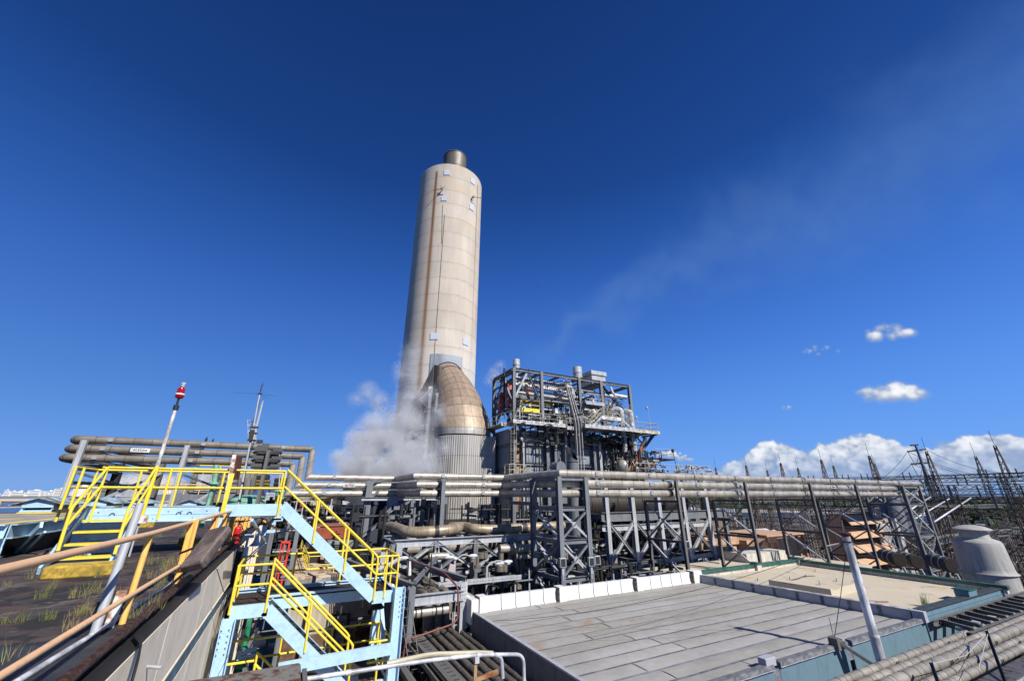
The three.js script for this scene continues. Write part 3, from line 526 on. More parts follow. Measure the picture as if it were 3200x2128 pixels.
  sil(22.6, 42.2, 0.42, 14.3, 15.9); sil(31.6, 41.6, 0.6, 14.2, 16.0);
  for (const u of [22.0, 23.2, 31, 32.2]) E(W(u, 14.05, vf), W(u, 14.05, vb), 0.2);
  add(c, 'roof_box', [rslab(33.9, 36.3, 14.0, 15.3, 41.5, 44.5, 0.04, 1), rslab(33.75, 36.45, 15.3, 15.9, 41.35, 44.65, 0.05, 1)], M.steelLight);
  // red silencers and yellow hoist inside the frame
  const rs = (u, v, y0, k, m) => add(c, 'red_silencer', lathe([[0.01, 0], [0.45 * k, 0.1], [0.45 * k, 0.9 * k], [0.75 * k, 1.2 * k], [0.75 * k, 1.7 * k], [0.62 * k, 1.8 * k], [0.62 * k, 3.4 * k], [0.01, 3.45 * k]], W(u, y0, v), 24), m);
  rs(21.7, 44.7, 9.1, 0.85, M.pink); rs(22.3, 43.3, 9.3, 1.05, M.pink); rs(25.4, 44.3, 10.9, 0.85, M.redLead); rs(23.6, 44.6, 10.6, 0.7, M.redLead);
  add(c, 'hoist_beam', [ibeam(W(21.6, 11.0, 43.2), W(28, 10.7, 42.2), 0.42, 0.34), ibeam(W(24.2, 11.0, 41.4), W(29.2, 11.3, 45), 0.35, 0.3)], M.yellow);
  add(c, 'hoist_trolley', [box(25.3, 10.3 + EYE, -42.4, 1.5, 0.5, 0.8), box(25.3, 9.9 + EYE, -42.4, 2.2, 0.4, 0.12), rod(W(26.8, 10.4, 42.4), W(28.6, 8.0, 42.2), 0.09)], M.yellow);
  // insulated steam lines across the frame, with corrugated jackets
  for (const [y, v, r, x0, x1, m] of [[13.2, 41.2, 0.2, 21.6, 29.2, M.whitePipe], [12.85, 41.0, 0.15, 22.2, 33.8, M.whitePipe], [12.3, 40.9, 0.2, 21.4, 29, M.whitePipe], [11.9, 41.4, 0.14, 23, 34, M.whitePipe], [11.4, 41.1, 0.18, 21.4, 30, M.clad], [12.1, 42.5, 0.16, 30.6, 33.7, M.whitePipe], [11.2, 41.6, 0.16, 30.6, 33.6, M.whitePipe], [13.0, 42.6, 0.2, 22, 33, M.clad], [8.9, 42, 0.3, 24, 30, M.clad]]) {
    add(c, 'steam_line', pipe([W(x0, y, v), W(x1, y - 0.1, v)], r, 10), m);
    const rings = []; for (let x = x0 + 0.3; x < x1; x += 0.32) rings.push(new THREE.TorusGeometry(r + 0.01, 0.025, 4, 10).rotateY(Math.PI / 2).translate(x, y + EYE - 0.1 * (x - x0) / (x1 - x0), -v)); if (m === M.whitePipe) add(c, 'pipe_rings', rings, M.steelDark);
  }
  add(c, 'valve_cluster', (() => { const g = []; for (let i = 0; i < 26; i++) { const x = rr(28.6, 30.2), y = rr(11.3, 13.5), v = rr(40.4, 41.6); g.push(new THREE.CylinderGeometry(0.12, 0.12, rr(0.3, 0.8), 8).rotateZ(rnd() < 0.5 ? 0 : 1.57).translate(x, y + EYE, -v), new THREE.TorusGeometry(0.16, 0.03, 5, 10).translate(x, y + EYE + 0.3, -v)); } return g; })(), M.whitePipe);
  // risers that bend over and run down the front
  for (let i = 0; i < 6; i++) { const x = 28.0 + i * 0.2; add(c, 'riser', pipe([W(x - 0.8, 13.2 - i * 0.25, 40.9), W(x, 13.2 - i * 0.25, 39.6), W(x + 0.12, 8, 38.2), W(x + 0.12, -6, 38.2)], 0.052, 8, 0.5), i % 2 ? M.steelLight : M.darkPipe); }
  // drums
  add(c, 'steam_drum', [new THREE.CylinderGeometry(0.95, 0.95, 4, 32).rotateX(Math.PI / 2).translate(32.6, 9.55 + EYE, -42.5), new THREE.SphereGeometry(0.95, 32, 18).translate(32.6, 9.55 + EYE, -40.5), new THREE.CylinderGeometry(0.22, 0.22, 0.4, 16).rotateX(Math.PI / 2).translate(32.8, 9.35 + EYE, -39.5), new THREE.CylinderGeometry(0.3, 0.3, 0.08, 16).rotateX(Math.PI / 2).translate(32.8, 9.35 + EYE, -39.35)], mat('drumSkin', [0.62, 0.58, 0.53], 0.3, 0.7, { map: T.grime, ms: 2, bump: true, bs: 1.5, bh: 0.015 }));
  add(c, 'flash_tank', [new THREE.CylinderGeometry(0.62, 0.62, 1.0, 24).translate(28, 8.15 + EYE, -40.6), new THREE.SphereGeometry(0.62, 24, 10).scale(1, 0.35, 1).translate(28, 8.65 + EYE, -40.6)], M.clad);
  add(c, 'tank_bands', [0, 0.3, 0.6, 0.85].map((y, i) => new THREE.TorusGeometry(0.63, 0.035, 5, 24).rotateX(Math.PI / 2).translate(28, 7.8 + y + EYE, -40.6)), M.redLead);
  for (const [x, v, r, y1] of [[36.6, 39.4, 0.33, 10.4], [38.0, 39.2, 0.36, 10.2]]) add(c, 'downcomer', pipe([W(x - 1.3, y1 - 0.5, v + 1.5), W(x - 0.7, y1, v + 0.5), W(x, y1, v), W(x, -1, v)], r, 16, 0.8), M.whitePipe);
  for (const [x, v, r, y1] of [[36.6, 39.4, 0.33, 10.4], [38.0, 39.2, 0.36, 10.2]]) { const g = []; for (let y = -0.5; y < y1 - 0.9; y += 0.55) g.push(new THREE.TorusGeometry(r + 0.005, 0.014, 4, 18).rotateX(Math.PI / 2).translate(x, y + EYE, -v)); add(c, 'pipe_bands', g, M.steelDark); }
  for (const [x, v] of [[34.8, 39.4], [36.0, 38.9]]) { add(c, 'hanger_vessel', [pipe([W(x, 12.3, v + 1), W(x + 1.7, 12.05, v + 0.4)], 0.27, 14), new THREE.CylinderGeometry(0.32, 0.32, 0.12, 16).rotateZ(1.57).translate(x, 12.3 + EYE, -v - 1), bar(W(x + 0.1, 12.3, v + 1), W(x - 0.3, 13.4, v + 1.1), 0.3, 0.2)], M.whitePipe); }
  // main platform round the frame and the smaller ones
  const deck = (u0, u1, h, v0, v1, m = M.cream) => add(c, 'platform', [slab(u0, u1, h - 0.06, h, v0, v1), slab(u0, u1, h - 0.28, h - 0.07, v0, v0 + 0.08), slab(u0, u1, h - 0.28, h - 0.07, v1 - 0.08, v1), slab(u0, u1, h, h + 0.12, v0 - 0.012, v0)], m);
  deck(20.3, 27.3, fl, 38.7, 40.2, M.white); deck(27.3, 29.2, fl - 0.25, 38.5, 40.1, M.white); deck(29.2, 37.2, fl, 37.6, 40.1, M.white); deck(37.2, 41.4, fl, 37.8, 41.5, M.cream); deck(19.6, 21, fl - 0.15, 40.2, 45.6, M.cream); deck(21.5, 33.7, 11.0, 41, 41.8, M.steel); deck(30.9, 33.9, 10.8, 39.3, 40.2, M.steelLight);
  const R = (pts, o = {}) => railing(c, pts.map(p => W(...p)), M.cream, { gap: 1.2, r: 0.028, ...o });
  R([[20.35, fl, 38.75], [27.3, fl, 38.75]]); R([[27.3, fl - 0.25, 38.55], [29.1, fl - 0.25, 38.55], [29.1, fl - 0.25, 39.6]]); R([[29.3, fl, 37.65], [31.2, fl, 37.65]]); R([[32.6, fl, 37.65], [37.2, fl, 37.85], [41.3, fl, 37.85], [41.3, fl, 41.4]], { mids: 1 }); R([[19.65, fl - 0.15, 45.4], [19.65, fl - 0.15, 40.3], [20.35, fl, 38.75]]); R([[31, 10.8, 39.35], [33.8, 10.8, 39.35], [33.8, 10.8, 40]]); R([[22, 9.2, 39.8], [24.4, 9.2, 39.8], [24.4, 9.2, 40.8]]);
  deck(22, 24.4, 9.2, 39.8, 41, M.yellow);
  deck(31.9, 34.9, 8.75, 37.7, 38.9, M.white); R([[31.9, 8.75, 37.75], [34.9, 8.75, 37.75]]); R([[34.9, 8.75, 38.9], [31.9, 8.75, 38.9]]);
  stairFlight(c, W(30.4, fl, 37.7), W(31.9, 8.75, 37.7), 0.9, new THREE.Vector3(0, 0, -1), M.steelLight, M.steel, M.cream);
  stairFlight(c, W(36.6, fl, 37.7), W(34.9, 8.75, 37.7), 0.9, new THREE.Vector3(0, 0, -1), M.steelLight, M.steel, M.cream);
  for (const u of [21.3, 24.8, 30.2, 34, 38, 40.9]) { add(c, 'bracket', [bar(W(u, fl - 0.35, 38.3), W(u, 5.6, 40.4), 0.14, 0.14), bar(W(u, fl - 0.32, 37.8), W(u, fl - 0.32, 40.5), 0.18, 0.2)], M.steel); }
  D(W(41.2, fl - 0.3, 39), W(39.1, 4.2, 40)); D(W(40.2, 5.9, 39.5), W(39.1, 7.1, 39.8), M.steel, 0.15);
  // caged ladders with landings on the left of the front
  const su = new THREE.Vector3(1, 0, 0), sv = new THREE.Vector3(0, 0, 1);
  ladder(c, W(20.6, 2.2, 39.4), W(20.6, 8.6, 39.4), su, M.cream); ladder(c, W(21.3, -6, 39.3), W(21.3, 2.6, 39.3), su, M.cream); ladder(c, W(35.2, 7.6, 40.2), W(35.2, 11.7, 40.2), su, M.cream); ladder(c, W(37.5, 6.8, 39.1), W(37.5, 11.0, 39.1), su, M.cream); ladder(c, W(24.2, -9, 39.9), W(24.2, -4, 39.9), su, M.cream);
  deck(19.9, 22.6, 1.9, 38.9, 40.4, M.cream); R([[19.95, 1.9, 40], [19.95, 1.9, 38.95], [22.55, 1.9, 38.95], [22.55, 1.9, 40]], { gap: 0.7 }); deck(20.8, 23.4, -5.2, 38.9, 40.4, M.cream); R([[20.85, -5.2, 40], [20.85, -5.2, 38.95], [23.35, -5.2, 38.95], [23.35, -5.2, 40]], { gap: 0.6 });
  // cooling lines and small bore pipe on the casing
  for (const [x, v, a, b, r] of [[22.6, 40.1, -8, 6.9, 0.07], [24.3, 40.0, -8, 6.5, 0.09], [24.6, 40.0, -8, 6.8, 0.05], [27.6, 40.1, -7, 7, 0.06], [35, 39.8, -3, 6.9, 0.12], [35.4, 39.7, -3, 7, 0.08], [35.9, 39.7, -4, 7, 0.06], [34.5, 39.9, -3, 5, 0.1]]) add(c, 'riser', pipe([W(x, a, v), W(x, b, v)], r, 8), M.steelDark);
  for (const y of [3.3, 2.7]) add(c, 'cable', pipe([W(21.4, y + 0.15, 39.9), W(26, y, 39.9), W(33.2, y - 0.4, 39.9)], 0.02, 5), M.steelDark);
  clutter(c, 150, 21.3, 30, 7.7, 10.8, 40.2, 44.5, M.steelDark, { r0: 0.02, r1: 0.1 }); clutter(c, 140, 21.3, 33.8, 7.7, 9.8, 39.2, 43, M.whitePipe, { r0: 0.02, r1: 0.09, l1: 1.6 }); clutter(c, 110, 30, 38.8, 7.7, 12.2, 40.2, 44.5, M.steelDark, { r0: 0.02, r1: 0.12 }); clutter(c, 80, 30, 38.8, 7.7, 11.8, 40, 43, M.whitePipe, { r0: 0.02, r1: 0.08, l1: 1.4 }); clutter(c, 160, 21.4, 39, 5.4, 7.2, 38.9, 40.7, M.steelDark, { r0: 0.015, r1: 0.08 }); clutter(c, 70, 34, 39.5, -3, 6.8, 38.4, 40.6, M.steelDark, { r0: 0.02, r1: 0.11 }); clutter(c, 60, 34, 39.5, -3, 5, 38.4, 40.6, M.clad, { r0: 0.03, r1: 0.12, l1: 1.5 });
  add(c, 'back_wall', slab(26.5, 34, 7.6, 10, 43.8, 44.2), M.steelDark); add(c, 'vessel', [new THREE.CylinderGeometry(0.9, 0.9, 3.4, 24).rotateX(1.57).translate(29.5, 9 + EYE, -43.5)], M.steelDark);
  add(c, 'vent_mast', rod(W(20.7, 9, 41.8), W(20.7, 14.4, 41.8), 0.12), M.steelDark);
  const lampPost = (p, hgt) => { add(c, 'lamp', [rod(p, p.clone().add(new THREE.Vector3(0, hgt, 0)), 0.03, 6), new THREE.SphereGeometry(0.16, 10, 8).scale(1, 1.3, 1).translate(p.x - 0.15, p.y + hgt - 0.1, p.z), rod(p.clone().add(new THREE.Vector3(0, hgt, 0)), p.clone().add(new THREE.Vector3(-0.15, hgt + 0.03, 0)), 0.03, 6)], M.steelLight); };
  lampPost(W(40.2, fl, 38.2), 3.2); lampPost(W(38.9, fl, 39), 2.0); lampPost(W(21.9, 4.2, 39.5), 1.6); lampPost(W(34.2, -0.6, 35), 3.4);
}
// vents on the duct roof in front of the boiler
{
  const base = atV(1790, 1470, 33), c = thing('exhaust_stack', 'fat dark steel stack with a slanted open mouth in front of the boiler', 'stack', W(base.x, -8, 33));
  const r = 0.56, h0 = -8, top0 = atV(1790, 1420, 33).y - EYE, cut = [], pos = [], idx = [], N = 32;
  for (const rad of [r, r - 0.04]) for (let i = 0; i <= N; i++) { const a = i / N * 2 * Math.PI, x = Math.cos(a) * rad, z = Math.sin(a) * rad, topH = top0 + 0.1 - x * 0.45 + z * -1.15; pos.push(base.x + x, h0 + EYE, -33 + z, base.x + x, top0 - 0.75 + EYE, -33 + z, base.x + x - 0.1, topH + EYE, -33 + z + 0.08); }
  for (let q = 0; q < 2; q++) for (let i = 0; i < N; i++) { const k = q * (N + 1) * 3 + i * 3; idx.push(k, k + 1, k + 3, k + 1, k + 4, k + 3, k + 1, k + 2, k + 4, k + 2, k + 5, k + 4); }
  add(c, 'stack', mesh(pos, idx.slice(0, idx.length / 2)), M.steel); add(c, 'lining', mesh(pos, idx.slice(idx.length / 2)), M.black); add(c, 'flange', new THREE.TorusGeometry(r + 0.02, 0.03, 6, 32).rotateX(1.57).translate(base.x, top0 - 0.75 + EYE, -33), M.steelDark);  // inner face coloured black for the shade inside the mouth
  const b2 = atV(1745, 1468, 33.5), d = thing('blower_hood', 'rounded dark blower hood beside the slanted stack', 'hood', b2);
  const s = []; for (let i = 0; i <= 12; i++) { const a = Math.PI * i / 12; s.push([b2.x - Math.cos(a) * 0.52, b2.y - EYE + 0.25 + Math.sin(a) * 0.5]); }
  add(d, 'hood', prism([...s, [b2.x + 0.52, b2.y - EYE - 3], [b2.x - 0.52, b2.y - EYE - 3]], 'v', 33.0, 34.1), M.steel); add(d, 'collar', slab(b2.x - 0.58, b2.x + 0.58, b2.y - EYE - 0.35, b2.y - EYE - 0.1, 32.9, 34.2), M.steelDark);
}
// feed tank, its stack and railings right of the boiler
{
  const p0 = atV(1930, 1460, 37), p1 = atV(2025, 1462, 37), y = atV(1975, 1459, 37).y - EYE, r = 0.85, rust = mat('rustTank', [0.50, 0.30, 0.17], 0.6, 0.2, { map: T.rust, ms: 1.5 });
  const c = thing('feed_tank', 'rust-streaked horizontal tank right of the boiler platforms', 'tank', W(p0.x, y - 3, 37));
  add(c, 'shell', new THREE.CylinderGeometry(r, r, 3.0, 32).rotateZ(Math.PI / 2).translate(p0.x + 2.6, y + EYE, -37), rust); add(c, 'head', [new THREE.SphereGeometry(r, 28, 16).translate(p0.x + 0.9, y + EYE, -37), new THREE.CylinderGeometry(r, r, 0.3, 28).rotateZ(Math.PI / 2).translate(p0.x + 1.0, y + EYE, -37)], M.clad); add(c, 'head', new THREE.SphereGeometry(r, 28, 16).scale(0.5, 1, 1).translate(p0.x + 4.1, y + EYE, -37), rust);
  for (let i = 0; i < 5; i++) add(c, 'band', new THREE.TorusGeometry(r + 0.01, 0.03, 5, 28).rotateY(Math.PI / 2).translate(p0.x + 1.3 + i * 0.65, y + EYE, -37), M.steelDark);
  add(c, 'saddle', [slab(p0.x + 1.2, p0.x + 1.5, y - 3, y - 0.6, 36.5, 37.5), slab(p0.x + 3.3, p0.x + 3.6, y - 3, y - 0.6, 36.5, 37.5)], M.steel);
  const q = [atV(2000, 1440, 36.6), atV(2000, 1412, 36.6), atV(2004, 1398, 36.6), atV(2016, 1378, 36.6)];
  add(c, 'vent_stack', pipe(q, 0.2, 12, 0.4), M.redLead); add(c, 'vent_elbow', pipe([q[2].clone().lerp(q[3], 0.1), q[3], q[3].clone().add(new THREE.Vector3(0.05, 0.4, 0))], 0.23, 12, 0.3), M.steelDark);
  const d = thing('equipment_deck', 'steel deck with railings and valves right of the boiler, above the long pipes', 'platform', W(34, -0.6, 35));
  const h = atV(1900, 1476, 35).y - EYE; add(d, 'deck', slab(33.5, 46.4, h - 0.3, h - 0.1, 34.6, 39), M.steel);
  railing(d, [W(33.6, h, 34.7), W(46.2, h, 34.7)], M.steelLight, { gap: 1.4 }); railing(d, [W(40, h, 38.8), W(46.2, h, 38.8)], M.steelLight, { gap: 1.4 }); railing(d, [W(38.2, h + 1.9, 36), W(41.2, h + 1.9, 36), W(41.2, h + 1.9, 38)], M.steelLight, { gap: 1 }); add(d, 'upper_deck', slab(38, 41.4, h + 1.7, h + 1.85, 36, 38), M.steelDark);
  clutter(d, 90, 33.8, 39, h, h + 2.6, 35, 38.4, M.steelDark, { r0: 0.03, r1: 0.1, l1: 2 }); clutter(d, 50, 42, 46.2, h, h + 1.3, 35, 38.4, M.steelLight, { r0: 0.02, r1: 0.09, l1: 1.2 }); clutter(d, 30, 34, 38, h, h + 1.6, 35, 37, M.clad, { r0: 0.08, r1: 0.16, l1: 1.3 });
  for (const x of [35.4, 36.4]) add(d, 'valve_wheel', new THREE.TorusGeometry(0.22, 0.05, 6, 16).rotateX(1.4).translate(x, h + 0.9 + EYE, -34.9), M.redLead);
  add(d, 'lamp_pole', [rod(atV(2118, 1480, 35), atV(2104, 1411, 35), 0.035, 6), box(atV(2103, 1409, 35).x, atV(2103, 1409, 35).y, -35, 0.25, 0.4, 0.25)], M.steelDark);
  add(d, 'leg', [35, 38, 41, 44].map(x => ibeam(W(x, -EYE, 35), W(x, h - 0.3, 35), 0.36, 0.36, new THREE.Vector3(0, 0, 1))), M.steel);
}

// ---------- the three long pipes on their rack ----------
const PH = [1.28, 0.68, 0.06];         // heights of the run on the right, over the eye
{
  const r = 0.25, names = ['topmost', 'middle', 'lowest'];
  const sign = await (async () => { const f = await new FontLoader().loadAsync('fonts/droid/droid_sans_bold.typeface.json'); return f; })();
  for (let k = 0; k < 3; k++) {
    const h = PH[k], hl = [3.45, 2.86, 2.27][k], c = thing('steam_pipe', `${names[k]} of the three long silver insulated pipes that cross the whole plant`, 'pipe', W(-14, -EYE + 20, 37.6), 'long insulated pipes on the rack');
    const s1a = [-13.5, -13.6, -13.7][k], el = [1.05, 0.42, -0.18][k];
    const j2 = [8.15, 8.35, 8.55][k], v2 = 37.6, v3 = 31.3, v5 = 22.9, j4 = 15.5;
    const pts = [W(s1a, hl, v2), W(el, hl, v2), W(el, h, v2), W(j2 - 0.1, h, v2), W(j2 + [0, 0.1, 0.2][k], h, v3), W([15.65, 15.5, 15.3][k], h, v3), W(j4, h, v5), W(68.2, h - 0.08, v5)];
    add(c, 'pipe', pipe(pts.slice(1), r, 20, 0), M.clad);
    add(c, 'pipe', pipe([W(s1a + 9 * 0.9, hl - 0.2, v2 + 30), W(s1a, hl - 0.05, v2 + 1.2), W(s1a, hl, v2), W(s1a + 1.2, hl, v2), W(el - 0.001, hl, v2)].map((p, i) => i === 0 ? W(s1a + 0.1, hl - 0.1, v2 + 22) : p), r, 20, 1.1), M.cladDull);
    // lugs, black straps, drain spouts
    const lug = (u, v, dir, hh) => dir === 'u' ? box(u, hh + EYE + 0.02, -(v - r), 0.26, 0.22, 0.14) : box(u - r, hh + EYE, -v, 0.14, 0.2, 0.24);
    for (let u = -11.5 + k * -0.25; u < el - 1; u += 5.2) add(c, 'lug', lug(u, v2, 'u', hl), M.tagPlate);
    for (const u of [3 - k * 0.3, 10.2, 13.6]) add(c, 'lug', lug(u, u < 8 ? v2 : v3, 'u', h), M.tagPlate);
    for (let u = 18.3; u < 67; u += 4.9) add(c, 'lug', lug(u, v5, 'u', h), M.tagPlate);
    const strap = (u, v, w = 0.35) => new THREE.CylinderGeometry(r + 0.012, r + 0.012, w, 20, 1, true).rotateZ(Math.PI / 2).translate(u, h + EYE, -v);
    if (k) for (const u of [9.9, 10.25]) add(c, 'strap', strap(u, v3, 0.18), M.band);
    for (const u of k ? [17.05 - (k === 2 ? 0 : 0), 25.2, 32.9, 48.6, 50.8, 61.2] : [43.2]) add(c, 'strap', strap(u, v5, u > 43 ? 0.2 : 0.42), M.band);
    if (k) { for (const [u, v] of [[10.0, v3], [17.3, v5], [25.7, v5], [33.2, v5]]) add(c, 'drain', [new THREE.CylinderGeometry(0.03, 0.03, 0.2, 6).translate(u, h + EYE - r - 0.08, -v + 0.1), new THREE.SphereGeometry(0.055, 8, 6).translate(u, h + EYE - r - 0.2, -v + 0.1)], M.white); }
    if (k === 1) {   // maker's plates on the middle pipe
      const lbl = (u, v, hh, w) => {
        const pl = add(c, 'nameplate', rslab(u - w / 2, u + w / 2, hh - w * 0.13, hh + w * 0.13, v - r - 0.06, v - r - 0.03, 0.012, 1), M.white);
        const g = new TextGeometry('ALSTOM', { font: sign, size: w * 0.135, depth: 0.012, curveSegments: 3 }); g.computeBoundingBox(); const bb = g.boundingBox; g.translate(-(bb.min.x + bb.max.x) / 2 + u, -(bb.min.y + bb.max.y) / 2 + hh + EYE, -v + r + 0.06);
        add(pl, 'lettering', g, M.black);
      };
      const a = atV(442, 1404, v2), b = atV(1089, 1518, v2), d = atV(2595, 1524, v5); lbl(a.x, v2, hl, 1.05); lbl(b.x, v2, h, 0.95); lbl(d.x, v5, h, 0.95);
    }
  }
}
// rack towers: columns, beams and crossed bracing
function tower(label, o) {   // o: u0,u1,v0,v1 plan, hTop, hBot, levels for beams and X braces, faces to brace
  const { u0, u1, v0, v1, hTop, hBot = -EYE, levels, s = 0.3, braceFaces = 'uv', m = M.steel, diag = 0.13, arms = [] } = o;
  const c = thing('pipe_rack_tower', label, 'steel tower', W((u0 + u1) / 2, hBot, (v0 + v1) / 2), 'pipe rack towers'), web = new THREE.Vector3(0, 0, 1);
  const us = u1 > u0 ? [u0, u1] : [u0], vs = v1 > v0 ? [v0, v1] : [v0];
  for (const u of us) for (const v of vs) add(c, 'column', ibeam(W(u, hBot, v), W(u, hTop - (v === v0 ? 0 : o.backDrop || 0), v), s, s, web), m);
  for (const h of levels) { if (us.length > 1) for (const v of vs) add(c, 'beam', ibeam(W(u0, h, v), W(u1, h, v), s * 0.8, s * 0.7), m); if (vs.length > 1) for (const u of us) add(c, 'beam', ibeam(W(u, h, v0), W(u, h, v1), s * 0.8, s * 0.7), m); }
  for (let i = 0; i < levels.length - 1; i++) {
    if (o.skip && o.skip.includes(i)) continue;
    const a = levels[i] - 0.1, b = levels[i + 1] + 0.1;
    if (us.length > 1 && braceFaces.includes('u')) for (const v of vs) { add(c, 'brace', bar(W(u0, a, v), W(u1, b, v), diag, diag), M.steelLight); add(c, 'brace', bar(W(u1, a, v - 0.02), W(u0, b, v - 0.02), diag, diag), m); add(c, 'gusset', box((u0 + u1) / 2, (a + b) / 2 + EYE, -v, 0.34, 0.34, 0.02 + diag * 1.1), M.steelLight); }
    if (vs.length > 1 && braceFaces.includes('v')) for (const u of us) { add(c, 'brace', bar(W(u, a, v0), W(u, b, v1), diag, diag), m); add(c, 'brace', bar(W(u + 0.02, a, v1), W(u + 0.02, b, v0), diag, diag), M.steelLight); add(c, 'gusset', box(u, (a + b) / 2 + EYE, -(v0 + v1) / 2, 0.02 + diag * 1.1, 0.34, 0.34), M.steelLight); }
  }
  for (const h of arms) for (const v of vs) add(c, 'support_arm', ibeam(W(u0 - 0.3, h, v), W((us[1] ?? u0) + 0.3, h, v), 0.16, 0.16), m);
  return c;
}
{
  const lv = [-0.35, -1.4, -4.1, -6.9, -9.7];
  tower('grey crossed-brace tower at the corner where the long pipes turn right', { u0: 14.95, u1: 17.05, v0: 22.35, v1: 25.6, hTop: 1.05, levels: [0.95, -0.85, -2.7, -4.7, -6.8], s: 0.3, diag: 0.11, skip: [0] });
  for (const [u, lab, v1] of [[25.4, 'dark twin-leg bent left of the grey inlet frame under the pipes', 25.6], [33.5, 'dark twin-leg bent left of the tan ducts', 25.6], [43.1, 'dark twin-leg bent in front of the brown tan-duct wall', 25.7], [51.4, 'dark twin-leg bent standing right before the louvred tan house', 26.2]]) {
    tower(lab, { u0: u, u1: u, v0: 22.3, v1, hTop: 1.0, backDrop: 1.35, levels: [-0.5, -3.2, -5.8, -8.6], s: 0.21, diag: 0.1, m: M.steelBrown });
  }
  tower('last braced tower at the right end of the long pipes', { u0: 61.7, u1: 65.9, v0: 22.3, v1: 26, hTop: 0.95, backDrop: 1.3, levels: [0.8, -1.1, -4.3, -7.6, -9.5], s: 0.3, diag: 0.12, m: M.steel });
  // supports for the pipes by the chimney drum
  const p = (label, x, y0, y1, v, s = 0.36) => { const a = atV(x, y0, v), c = thing('pipe_rack_post', label, 'steel post', W(a.x, -EYE, v), 'posts under the long pipes'); add(c, 'column', ibeam(W(a.x, -EYE, v), W(a.x, a.y - EYE, v), s, s, new THREE.Vector3(0, 0, 1)), M.steel); for (const h of PH) add(c, 'support_arm', ibeam(W(a.x, h - 0.36, v), W(a.x, h - 0.36, v + 1.6), 0.16, 0.2), M.steel); return [c, a]; };
  const [q, a] = p('slim grey post before the corrugated drum', 1386, 1497, 0, 30.7, 0.3); add(q, 'column', ibeam(W(a.x - 0.6, -EYE, 33.6), W(a.x - 0.6, 0.4, 33.6), 0.3, 0.3), M.steel);
  const [q2, a2] = p('grey post left of the corrugated drum, hung with brackets', 1156, 1502, 0, 37.0, 0.5);
  add(q2, 'bracket', [bar(W(a2.x + 0.15, 1.0, 36.9), W(a2.x + 1.1, 1.15, 37.4), 0.14, 0.2), bar(W(a2.x + 0.1, -0.4, 36.9), W(a2.x + 0.9, 0.35, 37.3), 0.14, 0.14)], M.steel);
  const [q3] = p('dark post under the bend of the long pipes', 1605, 1500, 0, 31.0, 0.3); add(q3, 'beam', ibeam(W(15.9, -0.62, 31), W(15.4, -0.62, 25.6), 0.24, 0.24), M.steel);
  const b1 = atV(1290, 1560, 36.5), st = thing('braced_support', 'grey braced frame left of the corrugated drum', 'steel frame', W(b1.x, -EYE, 36.5));
  add(st, 'column', ibeam(W(b1.x, -EYE, 36.5), b1, 0.36, 0.36), M.steel); add(st, 'column', ibeam(W(b1.x + 1.1, -EYE, 37.2), W(b1.x + 1.1, 0, 37.2), 0.3, 0.3), M.steelLight); add(st, 'brace', ibeam(W(b1.x - 0.3, -0.5, 36.4), W(b1.x - 5.3, -4.2, 36.6), 0.24, 0.24), M.steel); add(st, 'brace', bar(W(b1.x + 1, -0.6, 37), W(b1.x + 2.1, 0.4, 37.2), 0.2, 0.2), M.steelLight); add(st, 'brace', bar(W(b1.x + 1, -2.8, 37), W(b1.x + 2.0, -5, 37.2), 0.18, 0.18), M.steelLight); add(st, 'beam', ibeam(W(b1.x - 4.2, -0.35, 36.5), W(b1.x + 2.8, -0.35, 36.5), 0.25, 0.25), M.steelLight);
  add(st, 'column', ibeam(W(b1.x + 4.1, -EYE, 40), W(b1.x + 4.1, 0.5, 40), 0.34, 0.34), M.steel);
  // high supports at the left end, standing on the roof
  const RF = -1.55, Lp = (label, u, v, top, m = M.steelLight, s = 0.3) => { const c = thing('pipe_support', label, 'steel post', W(u, RF, v), 'legs of the high pipes on the roof'); add(c, 'column', ibeam(W(u, RF, v), W(u, top, v), s, s * 0.95, new THREE.Vector3(1, 0, 0)), m); add(c, 'footing', rslab(u - 0.6, u + 0.6, RF - 0.02, RF + 0.3, v - 0.6, v + 0.6, 0.03, 1), M.concrete); return c; };
  const x0 = atV(262, 1380, 36.9).x, x1 = atV(586, 1390, 36.9).x, x2 = atV(840, 1404, 36.9).x;
  const l0 = Lp('leaning-looking grey leg nearest the left end of the high pipes', x0, 36.9, 3.35), l1 = Lp('galvanised leg of the high pipes, right of the beacon pole', x1, 36.9, 3.3); Lp('brown leg of the high pipes nearest their drop to the right', x2, 36.9, 3.2, M.steelBrown, 0.28);
  Lp('dark leg under the far left end of the high pipes', x0 + 0.6, 42.5, 2.2, M.steelDark, 0.48); Lp('brown leg behind the yellow stair rail', x0 + 3.2, 42, 2.4, M.steelBrown, 0.5); Lp('dark leg behind the third yellow post', x0 + 6.2, 48, 2.0, M.steelBrown, 0.45); Lp('slim dark leg far behind the yellow rail', x0 + 8.6, 52, 1.6, M.steel, 0.4); Lp('brown leg between the yellow posts, far back', x0 + 9.4, 47, 1.8, M.steelBrown, 0.28); Lp('dark leg at the very back of the high pipe rack', x0 + 12.6, 52, 1.5, M.steelBrown, 0.28);
  for (const [c, u] of [[l0, x0], [l1, x1]]) { add(c, 'brace', bar(W(u + 0.3, RF + 0.3, 37.4), W(u + 3.4, 1.6, 42), 0.16, 0.16), M.steelLight); add(c, 'brace', bar(W(u + 0.2, 1.3, 37), W(u + 2.6, 0.2, 42), 0.12, 0.12), M.steel); add(c, 'support_arm', [3.45, 2.86, 2.27].map(h => ibeam(W(u - 0.3, h - 0.34, 37.6), W(u + 0.9, h - 0.34, 37.6), 0.14, 0.16)), M.steel); }
